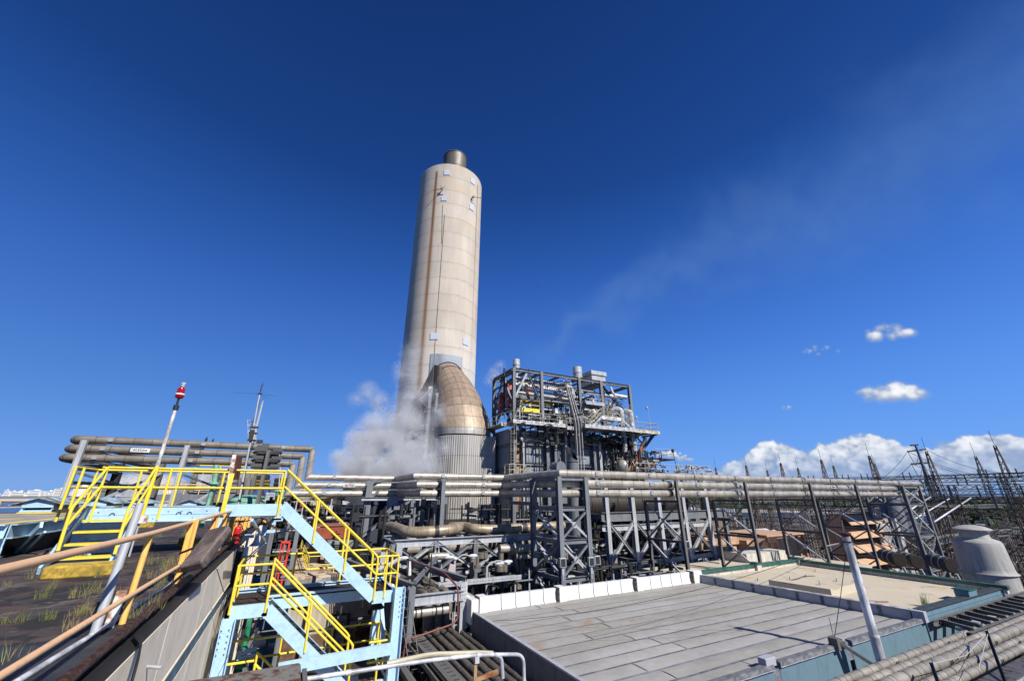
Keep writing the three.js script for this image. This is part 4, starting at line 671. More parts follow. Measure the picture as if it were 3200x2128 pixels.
  add(l0, 'beam', ibeam(W(x0, 1.6, 37), W(x0 + 0.6, 1.6, 42.5), 0.3, 0.3), M.steel); add(l0, 'beam', ibeam(W(x0, 0.7, 37), W(x0 + 0.6, 0.7, 42.5), 0.2, 0.2), M.steel); add(l0, 'beam', ibeam(W(x0 + 0.6, 1.7, 42.4), W(x0 + 4, 1.7, 42.4), 0.26, 0.26), M.steel);
  const ins = thing('spring_hanger', 'dark bundle of ribbed spring hangers round the high pipes', 'pipe hanger', atV(826, 1440, 37.2));
  for (const [y, k] of [[3.45, 0], [2.86, 1], [2.27, 2]]) { const u = x2 + 0.05; for (let i = 0; i < 4; i++) add(ins, 'clamp', new THREE.TorusGeometry(0.27, 0.035, 6, 20).rotateY(1.57).translate(u - 0.55 + i * 0.13 - k * 0.1, y + EYE, -37.6), M.steelDark); add(ins, 'spring_can', [pipe([W(u - 1.0, y - 0.38, 37.25), W(u + 0.85, y - 0.38, 37.25)], 0.07, 8), pipe([W(u - 0.8, y - 0.5, 37.2), W(u + 0.7, y - 0.5, 37.2)], 0.09, 8)], M.steelDark); add(ins, 'hood', quadPlate([W(u - 1.1, y - 0.3, 37.15), W(u - 0.2, y - 0.3, 37.15), W(u - 0.1, y + 0.12, 37.3), W(u - 0.9, y + 0.12, 37.3)], 0.02), M.black); add(ins, 'hood', quadPlate([W(u + 0.2, y - 0.3, 37.15), W(u + 0.9, y - 0.3, 37.15), W(u + 1.05, y + 0.0, 37.3), W(u + 0.25, y + 0.0, 37.3)], 0.02), M.black); }
}

// ---------- the dark pipe bridges and the inlet frame between roof and boiler ----------
{
  const vT = 27.5, hT = atV(1460, 1688, vT).y - EYE, uA = atV(1230, 1700, vT).x, uB = atV(1700, 1690, vT).x;
  const c = thing('pipe_bridge', 'grey trussed pipe bridge carrying the thick brown pipe below the corrugated drum', 'pipe bridge', W(uA, -EYE, vT));
  const hB = hT - 1.75, web = new THREE.Vector3(0, 0, 1);
  for (const v of [vT, vT + 3.2]) {
    add(c, 'top_chord', ibeam(W(uA, hT, v), W(uB, hT, v), 0.42, 0.34), M.steelLight); add(c, 'bottom_chord', ibeam(W(uA, hB, v), W(uB, hB, v), 0.34, 0.34), M.steel);
    const n = 4; for (let i = 0; i <= n; i++) { const u = lerp(uA, uB, i / n); add(c, 'column', ibeam(W(u, i % 2 ? hB : -EYE, v), W(u, hT, v), 0.3, 0.3, web), M.steel); if (i < n) { const w = (uB - uA) / n; add(c, 'brace', ibeam(W(u, i % 2 ? hT : hB, v), W(u + w, i % 2 ? hB : hT, v), 0.2, 0.2), M.steelLight); add(c, 'brace', ibeam(W(u, i % 2 ? hB : hT, v - 0.02), W(u + w, i % 2 ? hT : hB, v - 0.02), 0.18, 0.18), M.steel); } }
    for (const i of [1, 3]) { const u = lerp(uA, uB, i / 4); for (const s of [-0.5, 0.5]) add(c, 'strut', bar(W(u, hT - 0.3, v - 0.2), W(u + s, hB - 0.6, v - 0.2), 0.14, 0.2), M.steelLight); }
  }
  for (let i = 0; i <= 9; i++) { const u = lerp(uA, uB, i / 9); add(c, 'cross_beam', ibeam(W(u, hT + 0.02, vT), W(u, hT + 0.02, vT + 3.2), 0.2, 0.2), M.steel); }
  add(c, 'end_bracket', [bar(W(uA - 0.5, hT - 0.4, vT), W(uA - 0.5, hT - 4.5, vT), 0.5, 0.3), bar(W(uA + 0.3, hT, vT - 0.2), W(uA + 0.3, hT - 4, vT - 0.2), 0.36, 0.3)], M.steelLight);
  for (const [y, v, r, m] of [[-0.55, 1.4, 0.28, M.cladDull], [-1.1, 2.2, 0.2, M.darkPipe], [-0.9, 0.6, 0.16, M.cladDull], [-1.5, 1.2, 0.24, M.cladDull], [-2.1, 2.0, 0.2, M.darkPipe]]) add(c, 'bridge_pipe', pipe([W(uA - 1, hT + y, vT + v), W(uB + 4, hT + y, vT + v)], r, 12), m);
  // the fat brown pipe
  const b = thing('brown_steam_pipe', 'thick brown insulated pipe snaking across in front of the corrugated drum', 'pipe', W(uA, hT, vT));
  const hp = hT + 0.5, pts = [[1195, 1640, 34], [1245, 1652, 30.5], [1275, 1664, 29], [1350, 1662, 28.4], [1415, 1655, 28.4], [1440, 1648, 29.4], [1400, 1648, 31.2], [1455, 1645, 31.4], [1475, 1653, 30], [1545, 1656, 29.6], [1620, 1650, 29.6], [1700, 1646, 29.6], [1760, 1642, 29.8]].map(p => { const q = atV(p[0], p[1], p[2]); return q; });
  add(b, 'pipe', pipe(pts, 0.34, 18, 0.7), M.cladTan);
  for (const [i, t] of [[3, 0.1], [10, 0.1], [10, 0.9]]) { const a = pts[i], d = pts[i + 1], p = a.clone().lerp(d, t), q = a.clone().lerp(d, t + 0.18); add(b, 'strap', pipe([p, q], 0.352, 18, 0, false), M.band); }
  // lower pipes and cable runs in the dark
  const g = thing('cable_rack', 'low steel rack of pipes and railings in the shadow behind the white parapet', 'pipe rack', W(9, -EYE, 24.6));
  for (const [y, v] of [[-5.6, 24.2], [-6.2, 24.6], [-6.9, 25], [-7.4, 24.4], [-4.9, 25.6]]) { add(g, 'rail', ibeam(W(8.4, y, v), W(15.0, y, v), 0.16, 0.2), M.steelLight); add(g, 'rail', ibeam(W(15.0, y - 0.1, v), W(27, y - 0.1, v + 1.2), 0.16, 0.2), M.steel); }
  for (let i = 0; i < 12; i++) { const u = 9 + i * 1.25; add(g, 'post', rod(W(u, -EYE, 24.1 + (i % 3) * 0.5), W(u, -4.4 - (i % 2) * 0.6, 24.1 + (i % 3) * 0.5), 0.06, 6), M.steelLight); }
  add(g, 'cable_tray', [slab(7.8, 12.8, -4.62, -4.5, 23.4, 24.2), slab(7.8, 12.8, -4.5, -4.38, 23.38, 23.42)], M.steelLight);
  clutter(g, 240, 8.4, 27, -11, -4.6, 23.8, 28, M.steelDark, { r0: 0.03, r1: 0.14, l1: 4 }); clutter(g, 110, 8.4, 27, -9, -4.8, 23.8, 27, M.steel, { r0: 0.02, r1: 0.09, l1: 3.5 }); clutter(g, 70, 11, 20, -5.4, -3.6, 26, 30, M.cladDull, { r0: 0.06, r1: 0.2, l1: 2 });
  for (const [x0, y, x1, r] of [[1560, 1715, 1680, 0.25], [1610, 1740, 1690, 0.18], [1340, 1740, 1400, 0.2]]) { const p = atV(x0, y, 26.5), q = atV(x1, y - 3, 26.5); add(g, 'insulated_pipe', pipe([p, q], r, 14), M.clad); }
  // the deep shade behind: walls of equipment
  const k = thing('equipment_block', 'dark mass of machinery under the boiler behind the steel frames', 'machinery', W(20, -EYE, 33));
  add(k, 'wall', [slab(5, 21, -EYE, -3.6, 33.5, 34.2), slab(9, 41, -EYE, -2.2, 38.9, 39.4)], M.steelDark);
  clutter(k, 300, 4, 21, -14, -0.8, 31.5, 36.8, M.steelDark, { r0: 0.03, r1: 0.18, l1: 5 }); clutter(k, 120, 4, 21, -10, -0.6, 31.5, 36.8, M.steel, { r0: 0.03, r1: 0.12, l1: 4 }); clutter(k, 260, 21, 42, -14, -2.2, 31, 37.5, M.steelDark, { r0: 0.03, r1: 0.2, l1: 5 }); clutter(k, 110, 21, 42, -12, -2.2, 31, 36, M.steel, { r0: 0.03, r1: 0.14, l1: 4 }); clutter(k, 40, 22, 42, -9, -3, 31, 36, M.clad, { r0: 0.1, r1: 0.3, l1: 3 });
}
{
  const c = thing('inlet_structure', 'big grey steel frame with white crossed braces under the boiler inlet', 'steel frame', W(28, -EYE, 30)), web = new THREE.Vector3(0, 0, 1), U = [25.0, 28.05, 31.35, 34.7, 38.1];
  for (let r = 0; r < 2; r++) {
    const v = 30 + r * 5.6;
    U.forEach((u, i) => add(c, 'column', ibeam(W(u, -EYE, v), W(u, [0.8, 0.75, 0.2, 0.9, 1.3][i], v), 0.42, 0.38, web), M.steelLight));
    add(c, 'column', ibeam(W(40.6, -EYE, v), W(40.6, -1.4, v), 0.36, 0.34, web), M.steel);
    add(c, 'girder', ibeam(W(24.4, -1.85, v), W(40.7, -1.85, v), 0.75, 0.36), M.steel); add(c, 'beam', ibeam(W(24.4, -2.75, v), W(38, -2.75, v), 0.45, 0.3), M.steelLight); add(c, 'beam', ibeam(W(24.4, -5.7, v), W(40.6, -5.5, v), 0.35, 0.3), M.steelLight); add(c, 'beam', ibeam(W(24.4, -6.8, v), W(40.6, -6.8, v), 0.25, 0.3), M.steelLight);
    for (let i = 0; i < 4; i++) { add(c, 'brace', ibeam(W(U[i] + 0.1, -2.3, v - 0.1), W(U[i + 1] - 0.1, -5.3, v - 0.1), 0.24, 0.24), M.steelLight); add(c, 'brace', ibeam(W(U[i + 1] - 0.1, -2.3, v - 0.14), W(U[i] + 0.1, -5.3, v - 0.14), 0.24, 0.24), M.steelLight); add(c, 'brace', ibeam(W(U[i] + 0.1, -5.8, v), W(U[i] + 1.5, -7.6, v), 0.2, 0.2), M.steelLight); add(c, 'brace', ibeam(W(U[i + 1] - 0.1, -5.8, v), W(U[i + 1] - 1.5, -7.6, v), 0.2, 0.2), M.steelLight); }
  }
  for (const u of [...U, 40.6]) for (const h of [-1.85, -5.6]) add(c, 'cross_beam', ibeam(W(u, h, 30), W(u, h, 35.6), 0.4, 0.3), M.steel);
  for (const u of [28.05, 31.35, 34.7, 38.1]) { add(c, 'brace', ibeam(W(u, -5.6, 30), W(u, -9.5, 33), 0.24, 0.24), M.steel); }
  add(c, 'brace', ibeam(W(38.1, 0.6, 30), W(40.4, -1.4, 31), 0.26, 0.26), M.steel);
  railing(c, [W(25, -1.4, 30.2), W(40.4, -1.4, 30.2)], M.steelDark, { gap: 1.6 });
  clutter(c, 60, 25, 40, -7.5, -5.8, 29.5, 33, M.steelLight, { r0: 0.04, r1: 0.14, l1: 2.4 });
  // low round shelf of trays on the right foot
  for (let i = 0; i < 3; i++) add(c, 'tray', [slab(35.2, 39.6, -7.0 - i * 0.45, -6.88 - i * 0.45, 26.6 + i * 0.3, 28.6), slab(35.2, 39.6, -7.1 - i * 0.45, -6.8 - i * 0.45, 26.57 + i * 0.3, 26.6 + i * 0.3)], M.steelLight);
  for (let i = 0; i < 5; i++) add(c, 'tray_post', rod(W(35.4 + i, -12, 26.8), W(35.4 + i, -6.6, 26.8), 0.07, 6), M.steelDark);
  const d = thing('inlet_duct', 'long brown round duct, darkened in colour for shade, lying on the grey frame behind the long pipes', 'duct', W(25, -1.4, 33));
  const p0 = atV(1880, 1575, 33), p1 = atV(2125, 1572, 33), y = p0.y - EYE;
  add(d, 'duct', pipe([W(p0.x - 3, y, 33), W(p1.x, y, 33)], 1.15, 32), mat('ductBrownShade', [0.055, 0.045, 0.038], 0.6, 0.3, { map: T.streak, ms: 2, my: 6, own: false }));  // brown duct colour darkened for the shadow of the long pipes
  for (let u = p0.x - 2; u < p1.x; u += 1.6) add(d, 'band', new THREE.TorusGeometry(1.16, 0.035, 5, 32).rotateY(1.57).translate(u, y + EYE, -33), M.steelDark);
  add(d, 'inlet_house', [slab(24.5, 42.5, 0.55, 1.05, 31.5, 36.5), slab(37, 43.5, 0.1, 1.1, 32.5, 36)], M.wallBlue);
}
// street lamps and floodlights standing behind the white parapet
{
  const lamp = (label, x, yb, yt, v, arms) => {
    const a = atV(x, yb, v), b = atV(x, yt, v), c = thing('street_lamp', label, 'street lamp', W(a.x, -EYE, v)); add(c, 'pole', rod(W(a.x, -EYE, v), b, 0.1, 10, 0.07), M.steelLight);
    for (const [x1, y1] of arms) { const e = atV(x1, y1, v); const mid = b.clone().lerp(e, 0.5).add(new THREE.Vector3(0, 0.22, 0)); add(c, 'arm', pipe([b, mid, e], 0.035, 8, 0.4), M.steelLight); add(c, 'lamp_head', [new THREE.SphereGeometry(0.2, 14, 10).scale(1.5, 0.5, 0.8).translate(e.x + (x1 > x ? 0.2 : -0.15), e.y, e.z), new THREE.SphereGeometry(0.16, 12, 8).scale(1, 0.6, 0.8).translate(e.x + 0.2, e.y - 0.08, e.z)], M.white); }
    return c;
  };
  lamp('grey street lamp with two heads, nearest the roof corner', 1521, 1860, 1772, 23.6, [[1552, 1762], [1578, 1756]]);
  lamp('grey street lamp with a long right arm, behind the steel bracket', 1421, 1830, 1752, 24.6, [[1468, 1738], [1412, 1742]]);
  const fl = (label, x, y, v, n) => { const a = atV(x, y, v), c = thing('floodlight', label, 'floodlight', a, 'floodlights clamped to the rack legs'); for (let i = 0; i < n; i++) { add(c, 'housing', rslab(a.x - 0.22 + i * 0.45, a.x + 0.2 + i * 0.45, a.y - EYE - 0.25 + i * 0.05, a.y - EYE + 0.25 + i * 0.05, v - 0.15, v + 0.05, 0.03, 1), M.steelLight); add(c, 'lens', slab(a.x - 0.18 + i * 0.45, a.x + 0.14 + i * 0.45, a.y - EYE - 0.2 + i * 0.05, a.y - EYE + 0.2 + i * 0.05, v - 0.16, v - 0.152), M.glassDark); } add(c, 'bracket', [box(a.x, a.y - 0.45, a.z, 0.14, 0.4, 0.14), rod(a.clone().add(new THREE.Vector3(0, -0.3, 0)), a.clone().add(new THREE.Vector3(0, -0.9, 0)), 0.05)], M.steelLight); };
  fl('grey floodlight on the front left leg of the corner tower', 1757, 1758, 22.0, 1); fl('pair of floodlights on the front right leg of the corner tower', 1846, 1755, 22.0, 2); fl('grey floodlights on the left foot of the inlet frame by the dark bent', 2132, 1706, 22.6, 2);
  const bx = atV(1405, 1790, 23.8), sb = thing('switch_box', 'slanted pinkish-grey box on a post beside the street lamp', 'box', bx); add(sb, 'box', new RoundedBoxGeometry(0.36, 0.85, 0.3, 2, 0.03).rotateZ(-0.3).translate(bx.x, bx.y, bx.z), mat('boxPink', [0.40, 0.34, 0.31], 0.6)); add(sb, 'post', rod(W(bx.x, -12, 23.8), bx, 0.05), M.steelLight);
  const pl = atV(1458, 1790, 23.4), sm = thing('signal_post', 'thin post with a small white cap near the parapet corner', 'post', pl); add(sm, 'post', rod(W(pl.x, -7.5, 23.4), pl, 0.03, 6), M.steelDark); add(sm, 'cap', new THREE.SphereGeometry(0.1, 10, 8).translate(pl.x, pl.y, pl.z), M.white);
}

// ---------- the flat-roofed buildings on the right ----------
const GR = { u0: 8.58, u1: 24.7, v0: 10.1, v1: 20.35, h: -5.2 };
{
  const c = thing('flat_roof_building', 'teal-walled building with a wide grey membrane roof and white back parapet', 'building', W(16.5, -EYE, 15));
  const seam = mat('seamTar', [0.20, 0.21, 0.245], 0.8, 0.05, { map: T.grime, ms: 2 });
  const xr = v => lerp(25.25, 24.05, (v - 9.5) / 10.8);   // the divider on the right is not quite square
  add(c, 'roof_base', prism([[GR.u0, 9.95], [25.3, 9.95], [24.05, 20.5], [GR.u0, 20.5]], 'h', GR.h - 0.4, GR.h), seam);
  // membrane sheets with uneven edges, a tarred seam left open between them
  const sheetMap = tex(512, 512, (x, y) => {
    const a = fbm(x * 5, y * 5, 6, 5, 81), b = fbm(x * 40, y * 40, 3, 40, 82), st = sstep(0.62, 0.8, fbm(x * 9, y * 14, 5, 9, 83));
    let q = mix3([0.80, 0.79, 0.775], [0.93, 0.92, 0.90], a); q = q.map(e => e * (0.94 + 0.1 * b)); q = mix3(q, [0.99, 0.99, 0.985], 0.35 * sstep(0.6, 0.75, fbm(x * 7 + 3, y * 22, 5, 7, 86))); return mix3(q, [0.82, 0.62, 0.42], 0.42 * st * sstep(0.5, 0.7, fbm(x * 3, y * 3, 3, 3, 84)));
  }, true);
  const sm = [0.40, 0.42, 0.38, 0.435].map((k, i) => { const m = mat('roofSheet' + i, [k * 1.02, k * 1.0, k * (i % 2 ? 0.985 : 0.94)], 0.72, 0, { ms: 5, bump: true, bs: 0.7, bh: 0.005 }); m.map = rep(sheetMap, 6.3 + i, 6.3 + i); return m; });
  const rows = 13, rw = (GR.v1 - GR.v0) / rows;
  for (let i = 0; i < rows; i++) {
    const va = GR.v0 + i * rw, vb = va + rw, cuts = [GR.u0 + 0.05]; let q = GR.u0 + rr(2, 6); while (q < 23) { cuts.push(q); q += rr(11, 20); } cuts.push(xr(va) - 0.2);
    for (let k = 0; k < cuts.length - 1; k++) {
      const sw = 0.052 - i * 0.0025, ua = cuts[k] + 0.03, ub = cuts[k + 1] - 0.03, n = Math.max(4, Math.round((ub - ua) * 2.5)), pos = [], idx = [], th = 0.012 + 0.006 * rnd();
      for (let j = 0; j <= n; j++) { const u = lerp(ua, ub, j / n), e0 = va + sw + 0.12 * (fbm(u * 0.35, i * 7.3, 3) - 0.5) + 0.02 * (fbm(u * 6, i * 3.1, 2) - 0.5), e1 = vb - sw + 0.12 * (fbm(u * 0.35, (i + 1) * 7.3, 3) - 0.5) + 0.02 * (fbm(u * 6, i * 5.7, 2) - 0.5); for (let s = 0; s <= 4; s++) { const v = lerp(e0, e1, s / 4), edge = s === 0 || s === 4; const p = W(u, GR.h + (edge ? 0.004 : th + 0.035 * (fbm(u * 0.55 + 9, v * 1.4, 3) - 0.4) * (s === 2 ? 1 : 0.6)), v); pos.push(p.x, p.y, p.z); } }
      for (let j = 0; j < n; j++) for (let s = 0; s < 4; s++) { const m = j * 5 + s; idx.push(m, m + 5, m + 1, m + 1, m + 5, m + 6); }
      add(c, 'roof_sheet', mesh(pos, idx), sm[Math.floor(rnd() * 4)]);
    }
  }
  // white parapet along the back, panel by panel between its piers
  const piers = [8.75, 13.25, 18.6, 23.35]; const up = new THREE.Vector3(0, 1, 0);
  for (let i = 0; i < 3; i++) { const a = piers[i] + 0.45, b = piers[i + 1], n = 5 + (i === 1 ? 0 : 0); add(c, 'sealant_strip', slab(a - 0.3, b + 0.2, GR.h, -4.61, 20.42, 20.6), M.capGrey); for (let k = 0; k < n; k++) { const u0 = lerp(a, b, k / n) + 0.025, u1 = lerp(a, b, (k + 1) / n) - 0.03; add(c, 'parapet_panel', prism([[20.32, GR.h], [20.37, GR.h + 0.12], [20.4, -4.6], [20.62, -4.6], [20.66, GR.h]], 'u', u0, u1), M.capWhite); } }
  for (let i = 0; i < 4; i++) { const u = piers[i]; add(c, 'pier', rslab(u, u + (i === 3 ? 0.75 : 0.45), GR.h, -4.52, 20.1, 20.7, 0.03, 1), M.capWhite); add(c, 'pier_side', slab(u - 0.02, u - 0.003, GR.h, -4.55, 20.12, 20.68), M.concreteStain); }
  add(c, 'parapet_end', rslab(8.35, 9.0, -5.6, -4.62, 20.15, 20.9, 0.03, 1), M.capWhite);
  // grey coated divider on the right
  { const P0 = W(24.02, 0, 20.3), P1 = W(25.28, 0, 10.2), n = 9; for (let k = 0; k < n; k++) { const a = P0.clone().lerp(P1, k / n + 0.006), b = P0.clone().lerp(P1, (k + 1) / n - 0.006); add(c, 'divider_panel', bar(a.setY(GR.h + 0.2 + EYE), b.setY(GR.h + 0.2 + EYE), 0.26, 0.42), M.capGrey); } add(c, 'divider_coping', bar(P0.clone().setY(GR.h + 0.43 + EYE), P1.clone().setY(GR.h + 0.43 + EYE), 0.36, 0.05), M.capPale); for (let k = 1; k < n; k++) { const a = P0.clone().lerp(P1, k / n); add(c, 'sealant_strip', box(a.x, GR.h + 0.2 + EYE, a.z, 0.29, 0.41, 0.16), seam); } add(c, 'divider_end', bar(P1.clone().setY(GR.h + 0.25 + EYE), P1.clone().add(new THREE.Vector3(0.02, 0, 0.42)).setY(GR.h + 0.25 + EYE), 0.3, 0.4), M.capGrey); }
  // left edge: metal flashing and the shaded side wall
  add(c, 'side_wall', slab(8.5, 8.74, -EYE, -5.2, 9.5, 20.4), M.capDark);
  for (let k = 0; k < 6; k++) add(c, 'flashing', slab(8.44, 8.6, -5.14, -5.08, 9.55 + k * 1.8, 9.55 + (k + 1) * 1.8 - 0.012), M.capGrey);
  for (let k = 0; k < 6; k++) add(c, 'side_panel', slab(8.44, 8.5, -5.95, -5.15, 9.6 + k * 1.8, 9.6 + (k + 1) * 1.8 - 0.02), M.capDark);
  // teal front with dark slots, each stretch with its own grey coping
  for (const [u0, u1, dh] of [[8.6, 14.5, 0], [14.85, 18.95, 0.02], [19.25, 25.4, 0.02]]) {
    const n = Math.round((u1 - u0) / 2.1); for (let k = 0; k < n; k++) add(c, 'wall_panel', slab(lerp(u0, u1, k / n) + 0.004, lerp(u0, u1, (k + 1) / n) - 0.004, -EYE, -5.1 + dh, 9.94, 10.02), M.teal);
    add(c, 'coping', [slab(u0, u1 + 0.02, -5.1 + dh, -5.04 + dh, 9.9, 10.1), slab(u0, u1 + 0.02, -5.16 + dh, -5.05 + dh, 9.88, 9.905)], M.capCoping); add(c, 'drip_edge', slab(u0, u1 + 0.02, -5.185 + dh, -5.165 + dh, 9.87, 9.92), M.capPale);
  }
  add(c, 'slot', [slab(14.5, 14.85, -EYE, -5.05, 10.2, 10.25), slab(18.95, 19.25, -EYE, -5.05, 10.2, 10.25)], M.black);
  add(c, 'coping_box', [rslab(14.2, 14.72, -5.1, -4.86, 9.92, 10.2, 0.02, 1)], M.capGrey); add(c, 'end_wall', slab(25.36, 25.42, -EYE, -5.06, 10.0, 11), M.teal);
  // stray wires on the roof
  add(c, 'loose_wire', [pipe([atH(2490, 1845, -5.14), atH(2520, 1862, -5.12), atH(2540, 1872, -5.14), atH(2528, 1876, -5.15)], 0.02, 5, 0.3), pipe([atH(2495, 1848, -5.14), atH(2545, 1868, -5.1)], 0.015, 5)], M.black);
}
{   // leaning white vent pole and its wires
  const b = W(19.05, -9, 8.95), t = atV(2642, 1668, 8.95), c = thing('vent_pole', 'tall white pole with a dark red cap, guyed over the grey roof', 'pole', b);
  const m1 = t.clone().lerp(b, 0.42);
  add(c, 'pole', [rod(b, m1, 0.148, 24), rod(m1, t, 0.132, 24)], M.whitePipe); add(c, 'sleeve', [rod(m1.clone().lerp(b, -0.005), m1.clone().lerp(b, 0.015), 0.156, 24), rod(m1.clone().lerp(t, 0.1), m1.clone().lerp(t, 0.103), 0.136, 24)], M.whitePipe);
  add(c, 'cap', [new THREE.CylinderGeometry(0.19, 0.19, 0.045, 24).translate(t.x, t.y + 0.02, t.z), new THREE.CylinderGeometry(0.15, 0.13, 0.1, 24).translate(t.x, t.y - 0.05, t.z)], mat('capRed', [0.10, 0.02, 0.018], 0.6)); add(c, 'finial', [rod(t.clone().add(new THREE.Vector3(-0.1, 0.04, 0)), t.clone().add(new THREE.Vector3(0, 0.42, 0)), 0.015, 5), rod(t.clone().add(new THREE.Vector3(0.1, 0.04, 0)), t.clone().add(new THREE.Vector3(0, 0.42, 0)), 0.015, 5), new THREE.SphereGeometry(0.035, 8, 6).translate(t.x, t.y + 0.42, t.z)], M.steelBrown);
  for (const k of [0.035, 0.56]) { const p = t.clone().lerp(b, k); add(c, 'clamp', new THREE.TorusGeometry(0.155, 0.022, 6, 24).rotateX(1.5).translate(p.x, p.y, p.z), mat('clampRust' + k, [0.07, 0.03, 0.022], 0.8)); }
  const q = t.clone().lerp(b, 0.56), br = W(18.2, -4.85, 9.9); add(c, 'wall_bracket', [bar(br, q, 0.16, 0.1), box(br.x, br.y - 0.12, br.z, 0.25, 0.35, 0.3)], M.steelBrown);
  const wire = (a, e, sag, r) => { const pts = []; for (let i = 0; i <= 14; i++) { const k = i / 14, p = a.clone().lerp(e, k); p.y -= sag * 4 * k * (1 - k); pts.push(p); } return pipe(pts, r, 5, 0, false); };
  const top = t.clone().lerp(b, 0.035), W2 = M.steelBrown;
  add(c, 'guy_wire', wire(top, atH(1540, 1941, -5.15), 0.5, 0.011), W2); add(c, 'guy_wire', wire(top, atH(1830, 1995, -5.1).lerp(top, 0.0), 0.35, 0.007), W2); add(c, 'turnbuckle', [rod(top.clone().lerp(atH(1540, 1941, -5.15), 0.02), top.clone().lerp(atH(1540, 1941, -5.15), 0.05), 0.025, 6)], M.steelLight);
  add(c, 'guy_wire', wire(top, br, 0.05, 0.012), M.steelDark); add(c, 'guy_wire', wire(top.clone().add(new THREE.Vector3(0.15, 0, 0)), q.clone().add(new THREE.Vector3(0.18, 1.2, 0)), 0.02, 0.008), M.steelDark); add(c, 'broken_wire', wire(br, atV(2592, 1929, 10.2), 0.06, 0.012), W2);
}
{   // cream-roofed annex with green trim
  const c = thing('annex_building', 'low cream-roofed annex edged with dark green trim', 'building', W(30, -EYE, 14.7));
  const h = -4.98, creamRoof = mat('creamRoof', [0.58, 0.52, 0.41], 0.85, 0, { bump: true, bs: 1.2, bh: 0.006 });
  creamRoof.map = rep(tex(512, 512, (x, y) => { const a = fbm(x * 4, y * 4, 6, 4, 91), b = sstep(0.58, 0.8, fbm(x * 7, y * 7, 5, 7, 92)), d = sstep(0.68, 0.8, fbm(x * 13, y * 13, 4, 13, 93)); let q = mix3([0.86, 0.85, 0.83], [0.95, 0.94, 0.92], a); q = mix3(q, [0.95, 0.78, 0.55], 0.5 * b); return mix3(q, [0.45, 0.42, 0.38], 0.35 * d); }, true), 7, 7);
  const creamWall = mat('creamWall', [0.66, 0.62, 0.53], 0.8, 0, { map: T.streak, ms: 3, bump: true, bs: 1, bh: 0.003 });
  add(c, 'roof', prism([[25.5, 10.1], [35.3, 10.1], [35.3, 20.6], [24.3, 20.6]], 'h', h - 0.4, h), creamRoof); add(c, 'walls', slab(25.5, 35.2, -EYE, h - 0.38, 10.2, 20.5), creamWall);
  const trim = (u0, u1, v0, v1) => { add(c, 'parapet', slab(u0, u1, h, h + 0.32, v0, v1), creamWall); add(c, 'green_coping', [slab(u0 - 0.06, u1 + 0.06, h + 0.32, h + 0.37, v0 - 0.06, v1 + 0.06), slab(u0 - 0.06, u1 + 0.06, h + 0.2, h + 0.33, v0 - 0.07, v0 - 0.045), slab(u0 - 0.07, u0 - 0.045, h + 0.2, h + 0.33, v0, v1)], M.greenTrim); };
  trim(24.3, 29.9, 20.35, 20.6); trim(30.3, 35.0, 20.35, 20.6); trim(35.1, 35.35, 9.7, 20.2);
  for (const u of [29.85, 34.95]) { add(c, 'pier', slab(u, u + 0.5, h, h + 0.42, 20.15, 20.7), creamWall); add(c, 'green_coping', slab(u - 0.05, u + 0.55, h + 0.42, h + 0.48, 20.05, 20.8), M.greenTrim); }
  // front parapet of teal sheets
  for (let i = 0; i < 12; i++) add(c, 'wall_panel', slab(25.5 + i * 0.82, 25.5 + (i + 1) * 0.82 - 0.012, -5.9, h + 0.2, 9.92, 10.0), M.teal);
  add(c, 'coping', [slab(25.5, 35.4, h + 0.2, h + 0.25, 9.84, 10.25)], mat('trimGrey', [0.06, 0.075, 0.07], 0.6, 0, { map: T.grime, ms: 2 })); add(c, 'front_wall', slab(25.5, 35.3, -EYE, -5.9, 10.05, 10.15), M.steelDark); add(c, 'drip_edge', slab(25.5, 35.4, h - 0.02, h + 0.0, 9.89, 9.915), M.teal);
  const bx = atH(3065, 1855, h + 0.4); add(c, 'coping_box', [rslab(bx.x - 0.5, bx.x + 0.5, h + 0.2, h + 0.5, 9.85, 10.4, 0.02, 1)], M.teal); add(c, 'coping', slab(bx.x - 0.55, bx.x + 0.55, h + 0.5, h + 0.54, 9.8, 10.45), M.greenTrim);
  // raised slab with lifting eyes
  const slabTop = [[25.35, 16.6], [25.75, 13.6], [29.0, 13.75], [28.5, 16.75]]; add(c, 'raised_slab', prism(slabTop, 'h', h, h + 0.38), creamRoof);
  const eye = (x, y, hh) => { const p = atH(x, y, hh); add(c, 'lifting_eye', new THREE.TorusGeometry(0.12, 0.025, 6, 14, Math.PI).rotateY(0.5).translate(p.x, p.y, p.z), M.steelBrown); };
  eye(2369, 1814, h + 0.02); eye(2549, 1786, h + 0.02); eye(2470, 1811, h + 0.4); eye(2616, 1816, h + 0.4); eye(2563, 1827, h + 0.4); eye(2520, 1803, h + 0.4); eye(2674, 1817, h + 0.02);
  add(c, 'loose_wire', pipe([atH(2475, 1812, h + 0.42), atH(2495, 1808, h + 0.44), atH(2515, 1800, h + 0.42), atH(2548, 1800, h + 0.42)], 0.025, 5, 0.3), M.steelBrown); add(c, 'stick', rod(atH(2737, 1880, h + 0.03), atH(2778, 1880, h + 0.03), 0.02, 5), M.steelBrown);
  const fr = atH(3063, 1848, h + 0.05); add(c, 'wire_frame', [box(fr.x, fr.y + 0.12, fr.z, 0.5, 0.03, 0.03), box(fr.x - 0.24, fr.y, fr.z, 0.03, 0.25, 0.03), box(fr.x + 0.24, fr.y, fr.z, 0.03, 0.25, 0.03), box(fr.x, fr.y, fr.z, 0.4, 0.16, 0.02)], M.steelDark);
